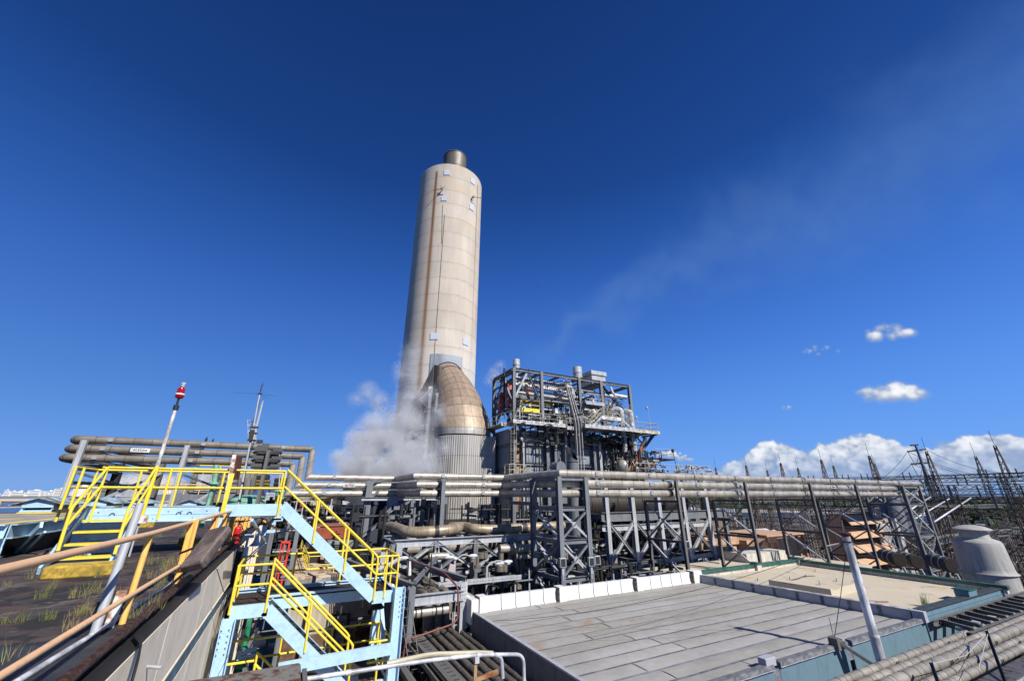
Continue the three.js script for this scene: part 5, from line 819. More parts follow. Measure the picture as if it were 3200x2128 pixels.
  // a lower cream roof beyond, with the rack's feet on it
  const d = thing('low_roof', 'lower cream roof behind the green trim, at the feet of the rack', 'roof', W(33, -EYE, 25)); add(d, 'roof', slab(27.5, 47, -6.1, -5.85, 20.9, 29), creamRoof); add(d, 'block', [slab(38, 44, -5.85, -5.1, 26.5, 28.8)], creamWall); add(d, 'pipe_run', [pipe([W(30, -5.7, 25), W(44, -5.7, 25)], 0.08, 8), pipe([W(30, -5.7, 24.4), W(44, -5.7, 24.4)], 0.06, 8)], M.steelDark);
  // weeds by the coping
  const wp = atH(2893, 1896, h), blades = []; for (let i = 0; i < 40; i++) { const a = rr(0, 6.28), L = rr(0.2, 0.6), tilt = rr(0, 0.6); const x = wp.x + rr(-0.16, 0.16), z = wp.z + rr(-0.1, 0.1); blades.push(quadPlate([new THREE.Vector3(x - 0.015, wp.y, z), new THREE.Vector3(x + 0.015, wp.y, z), new THREE.Vector3(x + Math.cos(a) * tilt * L + 0.004, wp.y + L, z + Math.sin(a) * tilt * L), new THREE.Vector3(x + Math.cos(a) * tilt * L - 0.004, wp.y + L, z + Math.sin(a) * tilt * L)], 0.003)); }
  solo('weed', blades, mat('weedGreen', [0.07, 0.12, 0.03], 0.8), 'small green weed at the front edge of the cream annex roof', 'plant', wp);
}
// pipes, tray and steelwork along the teal wall in the corner of the picture
{
  const lag = mat('lagging', [0.335, 0.32, 0.295], 0.5, 0.2, { map: T.clad, ms: 8, my: 1.6, own: true });
  [[8.72, -5.32, 0.125, 'furthest silver pipe along the teal wall'], [8.38, -5.34, 0.12, 'second silver pipe from the teal wall'], [7.98, -5.34, 0.175, 'fattest silver pipe beside the teal wall'], [7.52, -5.36, 0.11, 'slim silver pipe next to the fattest one'], [7.2, -5.37, 0.12, 'silver pipe nearest the covered cable tray']].forEach(([v, h, r, label], i) => {
    const c = thing('silver_pipe', label, 'pipe', W(13, h, v), 'silver pipes by the teal wall'); add(c, 'pipe', pipe([W(12, h, v), W(42, h, v)], r, 20), lag);
    for (let u = 13.2 + i * 0.21; u < 36; u += 0.62 + 0.05 * (i % 3)) add(c, 'band', new THREE.TorusGeometry(r + 0.002, 0.008, 4, 20).rotateY(Math.PI / 2).translate(u, h + EYE, -v), M.steelDark);
    const st = []; for (let u = 15 + i * 0.9; u < 32; u += 4.2) for (const d of [-0.07, 0.07]) st.push(box(u + d, h + EYE, -(v - r), 0.05, 0.09, 0.03)); for (const s of st) add(c, 'strap', s, M.black);
  });
  const t = thing('cable_tray', 'grey covered cable tray with bright side rail along the silver pipes', 'cable tray', W(20, -5.5, 6.6)); const cov = mat('trayCover', [0.13, 0.125, 0.12], 0.55, 0.35, { map: T.rust, ms: 2 });
  for (let k = 0; k < 9; k++) add(t, 'cover', slab(18.5 + k * 1.6, 18.5 + (k + 1) * 1.6 - 0.02, -5.46, -5.42, 6.42, 6.98), cov);
  for (let k = 0; k < 9; k++) add(t, 'side_rail', channel(W(18.5 + k * 1.6, -5.52, 6.38), W(18.5 + (k + 1) * 1.6 - 0.03, -5.52, 6.38), 0.14, 0.05, Y, 1, 0.008), M.steelLight);
  for (let k = 1; k < 9; k++) add(t, 'splice', box(18.5 + k * 1.6, -5.52 + EYE, -6.35, 0.2, 0.13, 0.02), M.steelLight);
  for (const k of [2.3, 5.1]) add(t, 'label_plate', box(18.5 + k * 1.6, -5.5 + EYE, -6.36, 0.28, 0.06, 0.012), M.white);
  const b = thing('rusty_beam', 'rust-topped steel beam along the bottom right corner', 'steel beam', W(26, -6, 5.9)); add(b, 'beam', ibeam(W(20, -5.95, 5.85), W(40, -5.95, 5.85), 0.5, 0.3), M.steelBrown); add(b, 'top_rust', slab(20, 40, -5.695, -5.68, 5.7, 6.0), M.rustWall);
  // ladder of short beams between the wall and the pipes
  const l = thing('beam_ladder', 'row of short dark steel beams between the teal wall and the silver pipes', 'steel frame', W(30, -5.2, 9)); add(l, 'rail', ibeam(W(25.6, -5.2, 9.72), W(40, -5.2, 9.72), 0.2, 0.14), M.steelBrown); add(l, 'rail', ibeam(W(25.2, -5.3, 8.5), W(40, -5.3, 8.5), 0.22, 0.16), M.steelBrown);
  for (let k = 0; k < 11; k++) add(l, 'rung', ibeam(W(25.7 + k * 0.95, -5.2, 8.5), W(26.3 + k * 0.95, -5.22, 9.7), 0.24, 0.14), M.steelBrown);
  for (let k = 0; k < 6; k++) add(l, 'bearing', box(25.9 + k * 1.7, -5.25 + EYE, -8.95, 0.36, 0.14, 0.26), M.steelLight);
  const post = (label, x0, y0, x1, y1) => { const a = atV(x0, y0, 7.3), q = atV(x1, y1, 6.4), c = thing('wire_post', label, 'post', q, 'dark posts over the silver pipes'); add(c, 'post', angle(q.clone().setY(q.y - 0.4), a, 0.09, 0.02), M.steelDark); return [c, a]; };
  const [c1, a1] = post('dark leaning post holding wires over the silver pipes, further up right', 3091, 1974, 3135, 2090), [c2, a2] = post('dark leaning post over the silver pipes, nearest the corner', 2918, 2074, 2945, 2140);
  add(c1, 'wire', [rod(a1, W(a1.x + 3.2, -4.9, 8.7), 0.01, 4), rod(a1, atV(3060, 2090, 6.5), 0.01, 4), pipe([a1, a2.clone().lerp(a1, 0.5).add(new THREE.Vector3(0, -0.25, 0)), a2], 0.012, 4)], M.steelLight);
  add(scene, 'pipe_trestle', [0, 1, 2, 3, 4].map(k => bar(W(15 + k * 5, -5.62, 6), W(15 + k * 5, -5.62, 9.2), 0.2, 0.2)), M.steelDark).userData = { label: 'dark cross beams carrying the silver pipes and the tray', category: 'steel frame' };
}
// the diagonal tray of lagged pipes left of the grey roof
{
  const lagB = mat('brownLagging', [0.135, 0.118, 0.098], 0.75, 0.1, { map: T.grime, ms: 1.1, my: 0.9, own: true, bump: true, bs: 0.4, bh: 0.02 });
  const y0 = -6.05; const lumps = (u, v0, v1, h, r) => { const pts = []; for (let v = v0; v <= v1 + 0.01; v += 0.32) pts.push(W(u + rr(-0.014, 0.014), h + rr(-0.012, 0.012), v)); return pipe(pts, r, 14, 0); };
  [[8.18, 0.12, 'brown lagged pipe against the side of the grey-roofed building', 0.05], [7.86, 0.14, 'second brown lagged pipe from the grey roof', 0], [7.46, 0.15, 'third brown lagged pipe from the grey roof', 0], [7.06, 0.14, 'fourth brown lagged pipe from the grey roof', 0], [6.66, 0.1, 'thin brown lagged pipe beside the slotted tray', 0.02]].forEach(([u, r, label, dh]) => { const c = thing('lagged_pipe', label, 'pipe', W(u, y0, 14), 'brown lagged pipes beside the grey roof'); add(c, 'pipe', lumps(u, 9, 21.5, y0 + dh, r), lagB); for (let v = 10.5; v < 21; v += 0.9) add(c, 'band', new THREE.TorusGeometry(r + 0.004, 0.012, 4, 14).translate(u, y0 + dh + EYE, -v), M.steelDark); });
  const t = thing('slotted_tray', 'flat slotted cable tray with a toothed edge, left of the brown lagged pipes', 'cable tray', W(6, y0, 14)); add(t, 'cover', slab(5.95, 6.5, y0 - 0.02, y0 + 0.03, 9, 21.5), M.steelBrown); for (let v = 9.3; v < 21.4; v += 0.36) add(t, 'slot', box(6.22, y0 + 0.033 + EYE, -v, 0.22, 0.006, 0.05), M.black); add(t, 'side', slab(5.88, 5.95, y0 - 0.1, y0 + 0.08, 9, 21.5), M.steelBrown); for (let v = 9.2; v < 21.4; v += 0.14) add(t, 'tooth', box(5.82, y0 + 0.02 + EYE, -v, 0.06, 0.05, 0.07), M.steelDark, {}); add(t, 'outer_rail', channel(W(5.55, y0, 9), W(5.55, y0, 22), 0.16, 0.07, Y, -1), M.steelBrown);
  add(t, 'support_beam', [10, 13.4, 16.8, 20.2].map(v => ibeam(W(4.6, y0 - 0.28, v), W(8.5, y0 - 0.28, v), 0.24, 0.2)), M.steelDark); add(t, 'long_beam', ibeam(W(5.1, y0 - 0.5, 9), W(5.1, y0 - 0.5, 22), 0.4, 0.25), M.steelBrown); for (const v of [11, 15, 19.5]) add(t, 'leg', ibeam(W(5.1, -EYE, v), W(5.1, y0 - 0.6, v), 0.3, 0.3), M.steel);
  for (const [u, h, r] of [[5.3, -7.2, 0.1], [5.05, -7.6, 0.14], [4.8, -7.2, 0.1], [5.5, -7.9, 0.12]]) { const c = thing('dark_pipe', `dark pipe low in the shade under the slotted tray, ${u > 5.4 ? 'lowest of the four' : u > 5.2 ? 'nearest the tray' : u > 5 ? 'the fattest' : 'furthest left'}`, 'pipe', W(u, h, 15), 'dark pipes under the slotted tray'); add(c, 'pipe', pipe([W(u, h, 8), W(u, h, 23)], r, 12), M.darkPipe); }
  const cl = thing('under_tray_clutter', 'dark jumble of steel and small pipes under the slotted tray', 'pipework', W(4, -9, 16)); clutter(cl, 130, 5.3, 8.2, -14, -6.8, 12, 26, M.steelDark, { r0: 0.03, r1: 0.12, l1: 4 }); clutter(cl, 22, 5.2, 7.5, -10, -7.2, 12, 20, M.steelLight, { r0: 0.02, r1: 0.06, l1: 1 });
  // pipes that come from behind and turn down at the portal
  const hh = -4.75; [[8.0, 'rightmost'], [7.5, 'middle'], [7.0, 'leftmost']].forEach(([u, w]) => { const c = thing('elbow_pipe', `grey-brown pipe that turns down by the portal, ${w} of three`, 'pipe', W(u, hh, 24), 'three pipes with elbows by the portal'); add(c, 'pipe', pipe([W(u - 0.5, hh + 0.1, 34), W(u, hh, 22.5), W(u, hh - 1.6, 22.3)], 0.24, 16, 0.6), M.cladDull); });
  const p = thing('steel_portal', 'grey steel portal wrapped by a red pipe, ending the brown lagged pipes', 'steel frame', W(7, -EYE, 20.6)); const web = new THREE.Vector3(0, 0, 1);
  add(p, 'column', ibeam(W(8.2, -EYE, 20.9), W(8.2, -3.95, 20.9), 0.3, 0.34, web), M.steelLight); add(p, 'column', ibeam(W(5.6, -EYE, 20.6), W(5.6, -3.9, 20.6), 0.26, 0.3, web), M.steel); add(p, 'beam', ibeam(W(5.3, -4.5, 20.8), W(8.2, -4.5, 20.8), 0.42, 0.26), M.steelLight); add(p, 'brace', bar(W(6.1, -4.0, 22), W(8.1, -3.4, 25), 0.14, 0.2), M.steel); add(p, 'beam', ibeam(W(8.3, -3.9, 20.9), W(4.6, -3.4, 33), 0.28, 0.22), M.steel); add(p, 'beam', ibeam(W(5.6, -3.9, 20.6), W(2.4, -3.6, 33), 0.28, 0.22), M.steel);
  for (let k = 0; k < 6; k++) for (const d of [-0.07, 0.07]) add(p, 'bolt', new THREE.SphereGeometry(0.022, 6, 4).translate(8.2 + d, -4.15 - k * 0.16 + EYE, -20.72), M.steelLight);
  add(p, 'red_pipe', pipe([W(5.1, -8, 19.9), W(5.35, -5.75, 20), W(7.5, -5.5, 20.3), W(7.8, -5.35, 20.4), W(7.8, -4.1, 20.5), W(7.4, -3.6, 21.5), W(5.4, -3.2, 30)], 0.042, 10, 0.3), mat('redPipe', [0.14, 0.04, 0.035], 0.5)); add(p, 'flanged_pipe', [pipe([W(5.7, -5.05, 21), W(7.5, -5.05, 21)], 0.2, 16)], M.clad); for (const u of [5.95, 6.2, 6.9, 7.2]) add(p, 'flange', new THREE.CylinderGeometry(0.23, 0.23, 0.06, 16).rotateZ(1.57).translate(u, -5.05 + EYE, -21), M.steelDark);
  add(p, 'elbow', pipe([W(8.5, -4.7, 21.4), W(8.9, -4.9, 21.2), W(9.2, -5.6, 21)], 0.22, 14, 0.3), M.clad);
  ladder(p, W(5.75, -7.6, 18.6), W(5.3, -4.4, 20.4), new THREE.Vector3(1, 0, 0), M.steelBrown, false);
  const q = thing('cable_loop', 'black cables sweeping off a tray between the street lamp and the portal', 'cables', W(6, -4, 24)); for (let i = 0; i < 6; i++) add(q, 'cable', pipe([W(3.6 + i * 0.1, -3.6, 32), W(6.4 + i * 0.12, -4.15, 25.5), W(6.9 + i * 0.08, -4.5, 24.3), W(6.9 + i * 0.08, -5.6, 24.1)], 0.035, 6, 1.0), M.black); add(q, 'conduit', [pipe([W(4.6, -4.3, 26.4), W(6.2, -3.4, 25.6), W(6.6, -3.4, 25.4), W(6.8, -5.6, 25.2)], 0.12, 10, 0.6), pipe([W(4.4, -4.8, 25.6), W(5.6, -4.2, 25), W(6.0, -5.4, 24.8)], 0.1, 10, 0.5)], M.whitePipe);
  for (let i = 0; i < 4; i++) add(q, 'stand', rod(W(4.6 + i * 0.9, -6, 27 - i * 1.2), W(4.6 + i * 0.9, -3.0, 27 - i * 1.2), 0.035, 6), M.black);
}

// ---------- the tan filter house, ducts, cowl and tanks on the right ----------
{
  const c = thing('filter_house', 'tan metal intake house with six louvred hoods', 'intake house', W(58, -EYE, 28)); const tanDark = M.tan;
  const uL = 55.6, uR = 63.2, vF = 26.5, top = -2.2, bot = -10.5, k0 = atU(2597, 1611, uL), k1 = atU(2579, 1692, uL);
  add(c, 'body', prism([[vF, bot], [vF, top], [-k0.z, top], [-k1.z, k1.y - EYE], [-k1.z, bot]], 'u', uL, uR), M.tan); add(c, 'roof_cap', slab(uL - 0.05, uR, top, top + 0.1, vF - 0.1, -k0.z), M.brownBase);
  for (let i = 0; i < 6; i++) { const y = -2.28 - i * 1.36; add(c, 'louvre_hood', [quadPlate([W(56.1, y, 26.45), W(63.1, y, 26.45), W(63.7, y - 0.86, 25.3), W(55.1, y - 0.86, 25.3)].reverse(), 0.05), quadPlate([W(63.1, y, 26.45), W(63.1, y - 0.6, 26.45), W(63.7, y - 0.92, 25.3), W(63.7, y - 0.86, 25.3)], 0.03)], M.tan); add(c, 'louvre_gap', slab(55.9, 63.0, y - 1.33, y - 0.4, 26.38, 26.44), M.black); }
  for (let i = 0; i < 2; i++) add(c, 'side_seam', slab(uL - 0.03, uL, bot, -5.2, vF + 0.5 + i * 0.8, vF + 0.54 + i * 0.8), M.tan);
  const d = thing('intake_duct', 'brown-shaded tan duct casing with upright ribs beside the louvred house', 'duct', W(48, -EYE, 30)); add(d, 'casing', prism([[44.8, -9], [44.8, -5.2], [46.2, -4.2], [52.8, -4.2], [53.5, -9]], 'v', 29.5, 35), M.tan); for (const u of [46.3, 47.4, 51.4, 52.6]) add(d, 'rib', slab(u, u + 0.2, -9, -4.25, 29.25, 29.5), M.tan); add(d, 'flange', slab(46, 53, -4.25, -4.1, 29.3, 35.2), M.tan);
  const box3 = (label, x0, y0, x1, y1, v, dep, lidOver = 0.25) => { const a = atV(x0, y0, v), b = atV(x1, y1, v), t = thing('tan_duct', label, 'duct', W((a.x + b.x) / 2, b.y - EYE, v)); add(t, 'casing', slab(a.x, b.x, b.y - EYE, a.y - EYE, v, v + dep), M.tan); add(t, 'lid', rslab(a.x - lidOver, b.x + lidOver, a.y - EYE, a.y - EYE + 0.5, v - lidOver, v + dep + lidOver, 0.03, 1), M.tan); return t; };
  box3('tan duct end with a wide lid, nearest the white elbow', 2400, 1695, 2425, 1732, 29.5, 1.4, 0.3); box3('long tan duct lid behind the braced bent', 2270, 1686, 2395, 1698, 33, 1.5, 0.35); box3('low tan duct box behind the inlet frame foot', 2232, 1706, 2305, 1722, 32, 1.6); box3('small tan box in the steelwork left of the ducts', 2180, 1692, 2210, 1718, 33, 2.2); box3('tan duct leg between the bents', 2336, 1705, 2352, 1735, 31, 1.0, 0.1); box3('tan cube low behind the frame', 2266, 1725, 2292, 1745, 30, 1.2, 0.1);
  const el = atV(2425, 1676, 33), e = thing('white_elbow', 'small white elbow pipe above the tan duct lids', 'pipe', el); add(e, 'pipe', pipe([el.clone().add(new THREE.Vector3(-0.6, 0.5, 0)), el.clone().add(new THREE.Vector3(0.3, 0.4, 0)), el.clone().add(new THREE.Vector3(0.45, -0.5, 0))], 0.28, 12, 0.4), M.whitePipe);
  const wt = atV(2315, 1678, 40), t = thing('white_tank', 'white horizontal tank behind the tan ducts', 'tank', wt); add(t, 'shell', pipe([wt, wt.clone().add(new THREE.Vector3(6, 0, 0))], 0.9, 20), M.whitePipe); add(t, 'saddle', [box(wt.x + 1, wt.y - 1.3, wt.z, 0.5, 1.2, 1.4), box(wt.x + 5, wt.y - 1.3, wt.z, 0.5, 1.2, 1.4)], M.steel);
  const wb = atV(2270, 1640, 34), wl = thing('panel_wall', 'stained pinkish panel wall behind the inlet frame', 'wall', wb); add(wl, 'panel', slab(wb.x - 2, wb.x + 3, wb.y - EYE - 2.6, wb.y - EYE + 1.2, 36.5, 36.7), M.concreteStain); add(wl, 'post', slab(wb.x - 2.1, wb.x - 1.9, -EYE, wb.y - EYE + 1.3, 36.4, 36.5), M.steel);
}
{
  const c = thing('vent_cowl', 'big off-white ventilation cowl with a domed cap', 'vent cowl', W(41.9, -8, 10.9)), m = mat('cowlGrp', [0.47, 0.46, 0.43], 0.7, 0, { map: T.streak, ms: 2.5, my: 5, bump: true, bs: 2, bh: 0.012 });
  const q0 = atD(3033, 1641, 43), K = 0.6, C = new THREE.Vector3(q0.x, q0.y - 6.5 * K, q0.z), lathe0 = lathe; const lat2 = (p, c2, n) => lathe0(p.map(e => [e[0] * K, e[1] * K]), c2, n);
  add(c, 'barrel', lat2([[2.15, -4], [2.15, 1.7], [2.3, 1.76], [2.32, 1.86], [2.16, 1.95], [2.1, 2.3], [2.0, 4.3], [1.96, 4.75], [1.86, 4.95], [1.3, 5.2]], C, 56), m); add(c, 'neck', lat2([[1.26, 5.18], [1.2, 5.4], [1.14, 5.75], [1.12, 6.05]], C, 48), m); add(c, 'cap', lat2([[1.1, 5.98], [1.5, 5.98], [1.62, 6.03], [1.55, 6.14], [1.1, 6.36], [0.5, 6.5], [0.001, 6.54]], C, 48), m);
  // rusty drums on a header
  [[2812, 1750, 21.5, 'leftmost dark drum by the louvred house'], [2868, 1756, 21.0, 'dark drum with strap legs left of the big cowl'], [2978, 1768, 17.5, 'dark drum half hidden by the big cowl']].forEach(([x, y, v, label], i) => {
    const a = atV(x, y, v), t = thing('rusty_drum', label, 'drum', a, 'dark drums right of the louvred house'); const r = 0.62, dir = new THREE.Vector3(0.62, 0.05, -0.78).normalize(), b = a.clone().add(dir.clone().multiplyScalar(2.2));
    add(t, 'shell', pipe([a, b], r, 28, 0, true), mat('drumDark' + i, [0.07, 0.065, 0.062], 0.6, 0.1, { map: T.streak, ms: 2 })); const ff = pipe([a.clone().add(dir.clone().multiplyScalar(-0.06)), a.clone().add(dir.clone().multiplyScalar(-0.01))], r * 0.9, 28); add(t, 'end_plate', ff, mat('drumRust' + i, [0.022, 0.012, 0.009], 0.8, 0, { map: T.grime, ms: 1 }));
    for (const k of [0.25, 0.6]) { const p = a.clone().lerp(b, k); add(t, 'strap', pipe([p, p.clone().add(dir.clone().multiplyScalar(0.16))], r + 0.03, 24, 0, false), M.steelLight); } add(t, 'leg', pipe([a.clone().lerp(b, 0.4).add(new THREE.Vector3(0.5, -0.8, 0.4)), a.clone().lerp(b, 0.4).add(new THREE.Vector3(0.7, -1.6, 0.5)), a.clone().lerp(b, 0.4).add(new THREE.Vector3(3, -1.8, 0.6))], 0.12, 8, 0.4), M.steelLight);
  });
  const a = atV(2810, 1772, 19.5), b = atV(2990, 1792, 17), h = thing('header_pipe', 'dark grey header pipe under the drums', 'pipe', a); add(h, 'pipe', pipe([a.clone().add(new THREE.Vector3(0, -0.7, 0)), b.clone().add(new THREE.Vector3(0, -0.6, 0))], 0.25, 14), M.steelDark); for (const k of [0.2, 0.5, 0.8]) { const p = a.clone().lerp(b, k); add(h, 'stand', box(p.x, p.y - 2, p.z, 0.5, 2.6, 0.6), M.steelDark); }
  // firewall with cylinders behind
  const w = thing('fire_wall', 'tall dark concrete firewall behind the last rack tower, its right edge broken pale', 'wall', W(70, -EYE, 27)), p0 = atV(2765, 1652, 29), p1 = atV(2920, 1655, 26); add(w, 'wall', slab(62, 78, -EYE, -3.3, 30.5, 31.2), M.concrete);
  add(w, 'broken_edge', prism([[77.6, -13], [78.9, -13], [78.3, -7], [78.6, -5.6], [77.9, -3.2], [77.4, -3.2]], 'v', 30.0, 31.4), mat('paleConc', [0.5, 0.49, 0.47], 0.85, 0, { map: T.grime, ms: 2 }));
  [[0, 2.9, 'left of a pair'], [3.1, 2.6, 'right of a pair']].forEach(([dx, hh, l]) => { const q = atV(2790, 1600, 33.5), t = thing('steel_cylinder', `tall grey steel cylinder behind the last rack tower, ${l}`, 'cylinder', W(q.x + dx, -6, 33.5)); add(t, 'shell', new THREE.CylinderGeometry(1.45, 1.45, 6.5, 32).translate(q.x + dx, -3.2 + EYE + hh - 2.6, -33.5), M.steel); for (let i = 0; i < 6; i++) add(t, 'band', new THREE.TorusGeometry(1.46, 0.03, 4, 32).rotateX(1.57).translate(q.x + dx, -5.6 + i * 1.0 + EYE, -33.5), M.steel); });
  const bu = (label, x0, y0, x1, y1, d0, d1) => { const a2 = atD(x0, y0, d0), b2 = atD(x1, y1, d1), t = thing('bus_bar', label, 'conductor', a2, 'white bars rising into the switchyard'); add(t, 'bar', rod(a2, b2, 0.1, 8), M.whitePipe); const g = []; for (let i = 0; i < 7; i++) g.push(new THREE.CylinderGeometry(0.2, 0.24, 0.1, 10).translate(a2.x, a2.y - 0.2 - i * 0.16, a2.z)); add(t, 'insulator', g, M.steelDark); };
  bu('long white bar from the firewall corner up to the switchyard, nearest the right edge', 2920, 1632, 3036, 1556, 80, 105); bu('white bar into the switchyard, behind the last rack tower', 2860, 1622, 2968, 1559, 82, 110); bu('shorter white bar furthest left over the tower', 2836, 1600, 2910, 1553, 86, 116);
}

// ---------- the switchyard ----------
{
  const rustS = mat('latticeRust', [0.20, 0.165, 0.125], 0.75, 0.1, { map: T.rust, ms: 2 }), galv = mat('latticeGalv', [0.22, 0.215, 0.205], 0.6, 0.3), ins = mat('porcelain', [0.035, 0.032, 0.032], 0.3);
  const S = (a, b, w) => { const g = new THREE.BoxGeometry(w, w, a.distanceTo(b)); g.translate(0, 0, a.distanceTo(b) / 2); g.applyMatrix4(frame(a, b)); return g; };
  function lattice(base, top, w0, w1, n, leg = 0.12, dia = 0.07) {   // square lattice between two points (vertical or level)
    const gs = [], dir = top.clone().sub(base), vert = Math.abs(dir.y) > dir.length() * 0.5, A = vert ? new THREE.Vector3(1, 0, 0) : new THREE.Vector3(0, 1, 0), B = vert ? new THREE.Vector3(0, 0, 1) : dir.clone().cross(A).normalize();
    const C = (k, i) => { const w = lerp(w0, w1, k) / 2; return base.clone().lerp(top, k).add(A.clone().multiplyScalar((i === 0 || i === 3 ? -1 : 1) * w)).add(B.clone().multiplyScalar((i < 2 ? -1 : 1) * w)); };
    for (let i = 0; i < 4; i++) { gs.push(S(C(0, i), C(1, i), leg)); const j = (i + 1) % 4; for (let k = 0; k < n; k++) { gs.push(S(C(k / n, k % 2 ? i : j), C((k + 1) / n, k % 2 ? j : i), dia)); if (n < 12) gs.push(S(C(k / n, k % 2 ? j : i), C((k + 1) / n, k % 2 ? i : j), dia * 0.8)); } }
    return gs;
  }
  // lightning masts: lattice spires with a rod; all the same height, at the distance that shows them so
  const masts = [[2237, 1462, 1433, 'leftmost'], [2332, 1455, 1424, 'second from the left'], [2398, 1470, 1437, 'third from the left, short'], [2440, 1447, 1413, 'fourth from the left'], [2494, 1463, 1429, 'fifth from the left, short'], [2567, 1437, 1401, 'before the middle of the cloud bank'], [2605, 1456, 1419, 'short one right of the middle'], [2717, 1424, 1384, 'left of the two close together'], [2733, 1448, 1415, 'right of the two close together'], [2896, 1410, 1367, 'right of the power pole'], [2880, 1438, 1420, 'in front of the power pole'], [3050, 1426, 1380, 'second from the right edge'], [3110, 1392, 1345, 'tallest, at the right edge']];
  for (const [x, y, ys, w] of masts) {
    const [u, h, v] = rayOf(x, y), el = h / Math.hypot(u, v), d = clamp(15 / el, 60, 420), top = atD(x, y, d), t = thing('lightning_mast', `brown lattice lightning mast over the switchyard, ${w}`, 'mast', new THREE.Vector3(top.x, 0, top.z), 'lightning masts');
    add(t, 'lattice', lattice(new THREE.Vector3(top.x, 0, top.z), top, 4.2, 0.5, 16, 0.2, 0.12), rustS); add(t, 'rod', S(top, atD(x, ys, d).setX(top.x).setZ(top.z), 0.1), M.steelDark);
  }
  // gantries in rows
  let gi = 0; const rowNames = ['nearest', 'second', 'third', 'fourth', 'fifth', 'furthest'];
  [[92, 14, 92, 18], [112, 10, 120, 19.5], [134, 8, 150, 22], [158, 6, 190, 24], [190, 0, 240, 26]].forEach(([u, v0, v1, H], i) => {
    const t = thing('bus_gantry', `brown lattice gantry row with level trusses, ${rowNames[i]} in the switchyard`, 'gantry', new THREE.Vector3(u, 0, -(v0 + v1) / 2), 'switchyard gantries'), n = Math.round((v1 - v0) / 15);
    for (let k = 0; k <= n; k++) { const v = lerp(v0, v1, k / n); add(t, 'column', lattice(new THREE.Vector3(u, 0, -v), new THREE.Vector3(u, H, -v), 1.6, 1.0, 14, 0.14, 0.08), rustS); if (k < n) { const v2 = lerp(v0, v1, (k + 1) / n); for (const y of [H - 0.5, H - 5.5]) add(t, 'truss', lattice(new THREE.Vector3(u, y, -v), new THREE.Vector3(u, y, -v2), 1.0, 1.0, 11, 0.11, 0.07), rustS);
      for (let q = 0; q < 3; q++) { const vv = lerp(v, v2, (q + 0.5) / 3), g = []; for (let z = 0; z < 2; z++) { g.push(new THREE.CylinderGeometry(0.1, 0.12, 2.0, 8).rotateX(0.0).translate(u + 0.5 - z, H + 1.0, -vv - z * 1.2)); for (let y = 0; y < 7; y++) g.push(new THREE.CylinderGeometry(0.19, 0.19, 0.1, 8).translate(u + 0.5 - z, H + 0.3 + y * 0.26, -vv - z * 1.2)); } if (i < 4 && (q !== 1 || i < 2)) add(t, 'insulator', g, ins); } } }
  });
  // strung crossways too
  [[30, 84, 200, 14], [52, 96, 210, 17], [78, 112, 240, 19], [110, 134, 260, 21]].forEach(([v, u0, u1, H], i) => {
    const t = thing('cross_gantry', `galvanised lattice cross gantry, ${rowNames[i]} of those running away to the right`, 'gantry', new THREE.Vector3((u0 + u1) / 2, 0, -v), 'switchyard cross gantries'), n = Math.round((u1 - u0) / 17);
    for (let k = 0; k <= n; k++) { const u = lerp(u0, u1, k / n); add(t, 'column', lattice(new THREE.Vector3(u, 0, -v), new THREE.Vector3(u, H, -v), 1.3, 0.9, 12, 0.12, 0.07), galv); if (k < n) add(t, 'truss', lattice(new THREE.Vector3(u, H - 0.5, -v), new THREE.Vector3(lerp(u0, u1, (k + 1) / n), H - 0.5, -v), 0.9, 0.9, 11, 0.1, 0.06), galv); }
  });
  // breakers, disconnects, props and bus work that nobody could count
  const bars = new THREE.InstancedMesh(new THREE.BoxGeometry(1, 1, 1), rustS, 5200), dummy = new THREE.Object3D(); let n = 0;
  for (let i = 0; i < 5200; i++) { const d = 84 + Math.pow(rnd(), 0.8) * 130, a = rr(0.80, 1.50), u = Math.sin(a) * d * 1.0, v = Math.cos(a) * d, k = rnd(); dummy.position.set(u, 0, -v); const hgt = rr(2, 11) * (k < 0.6 ? 1 : 0.9);
    if (k < 0.42) { dummy.scale.set(0.12, hgt, 0.12); dummy.position.y = hgt / 2; dummy.rotation.set(rr(-0.12, 0.12), 0, rr(-0.12, 0.12)); } else if (k < 0.62) { dummy.scale.set(rr(1, 5), 0.1, 0.1); dummy.position.y = hgt; dummy.rotation.set(0, rnd() < 0.5 ? 0 : Math.PI / 2, 0); } else if (k < 0.85) { dummy.scale.set(0.08, rr(1.5, 4), 0.08); dummy.position.y = hgt * 0.8; dummy.rotation.set(rr(-0.8, 0.8), 0, rr(-0.8, 0.8)); } else { dummy.scale.set(rr(0.5, 1.6), rr(0.4, 1.4), rr(0.5, 1.4)); dummy.position.y = rr(0.5, 8); dummy.rotation.set(0, 0, 0); }
    dummy.updateMatrix(); bars.setMatrixAt(n, dummy.matrix); bars.setColorAt(n, new THREE.Color().setScalar(k >= 0.62 && k < 0.7 ? 3.4 : k >= 0.85 ? (rnd() < 0.3 ? 3.2 : 0.6) : rr(0.35, 1.7))); n++; }
  bars.name = 'switchgear'; bars.userData = { label: 'dense thicket of switchgear, props and bus bars filling the switchyard', category: 'switchgear', kind: 'stuff' }; scene.add(bars);
  // the slim power pole with two cross arms
  const T0 = atD(2863, 1391, 240), t = thing('power_pole', 'slim steel transmission pole with two cross arms above the switchyard', 'power pole', new THREE.Vector3(T0.x, 0, T0.z)); add(t, 'pole', rod(new THREE.Vector3(T0.x, 0, T0.z), T0, 0.9, 12, 0.42), M.steel);
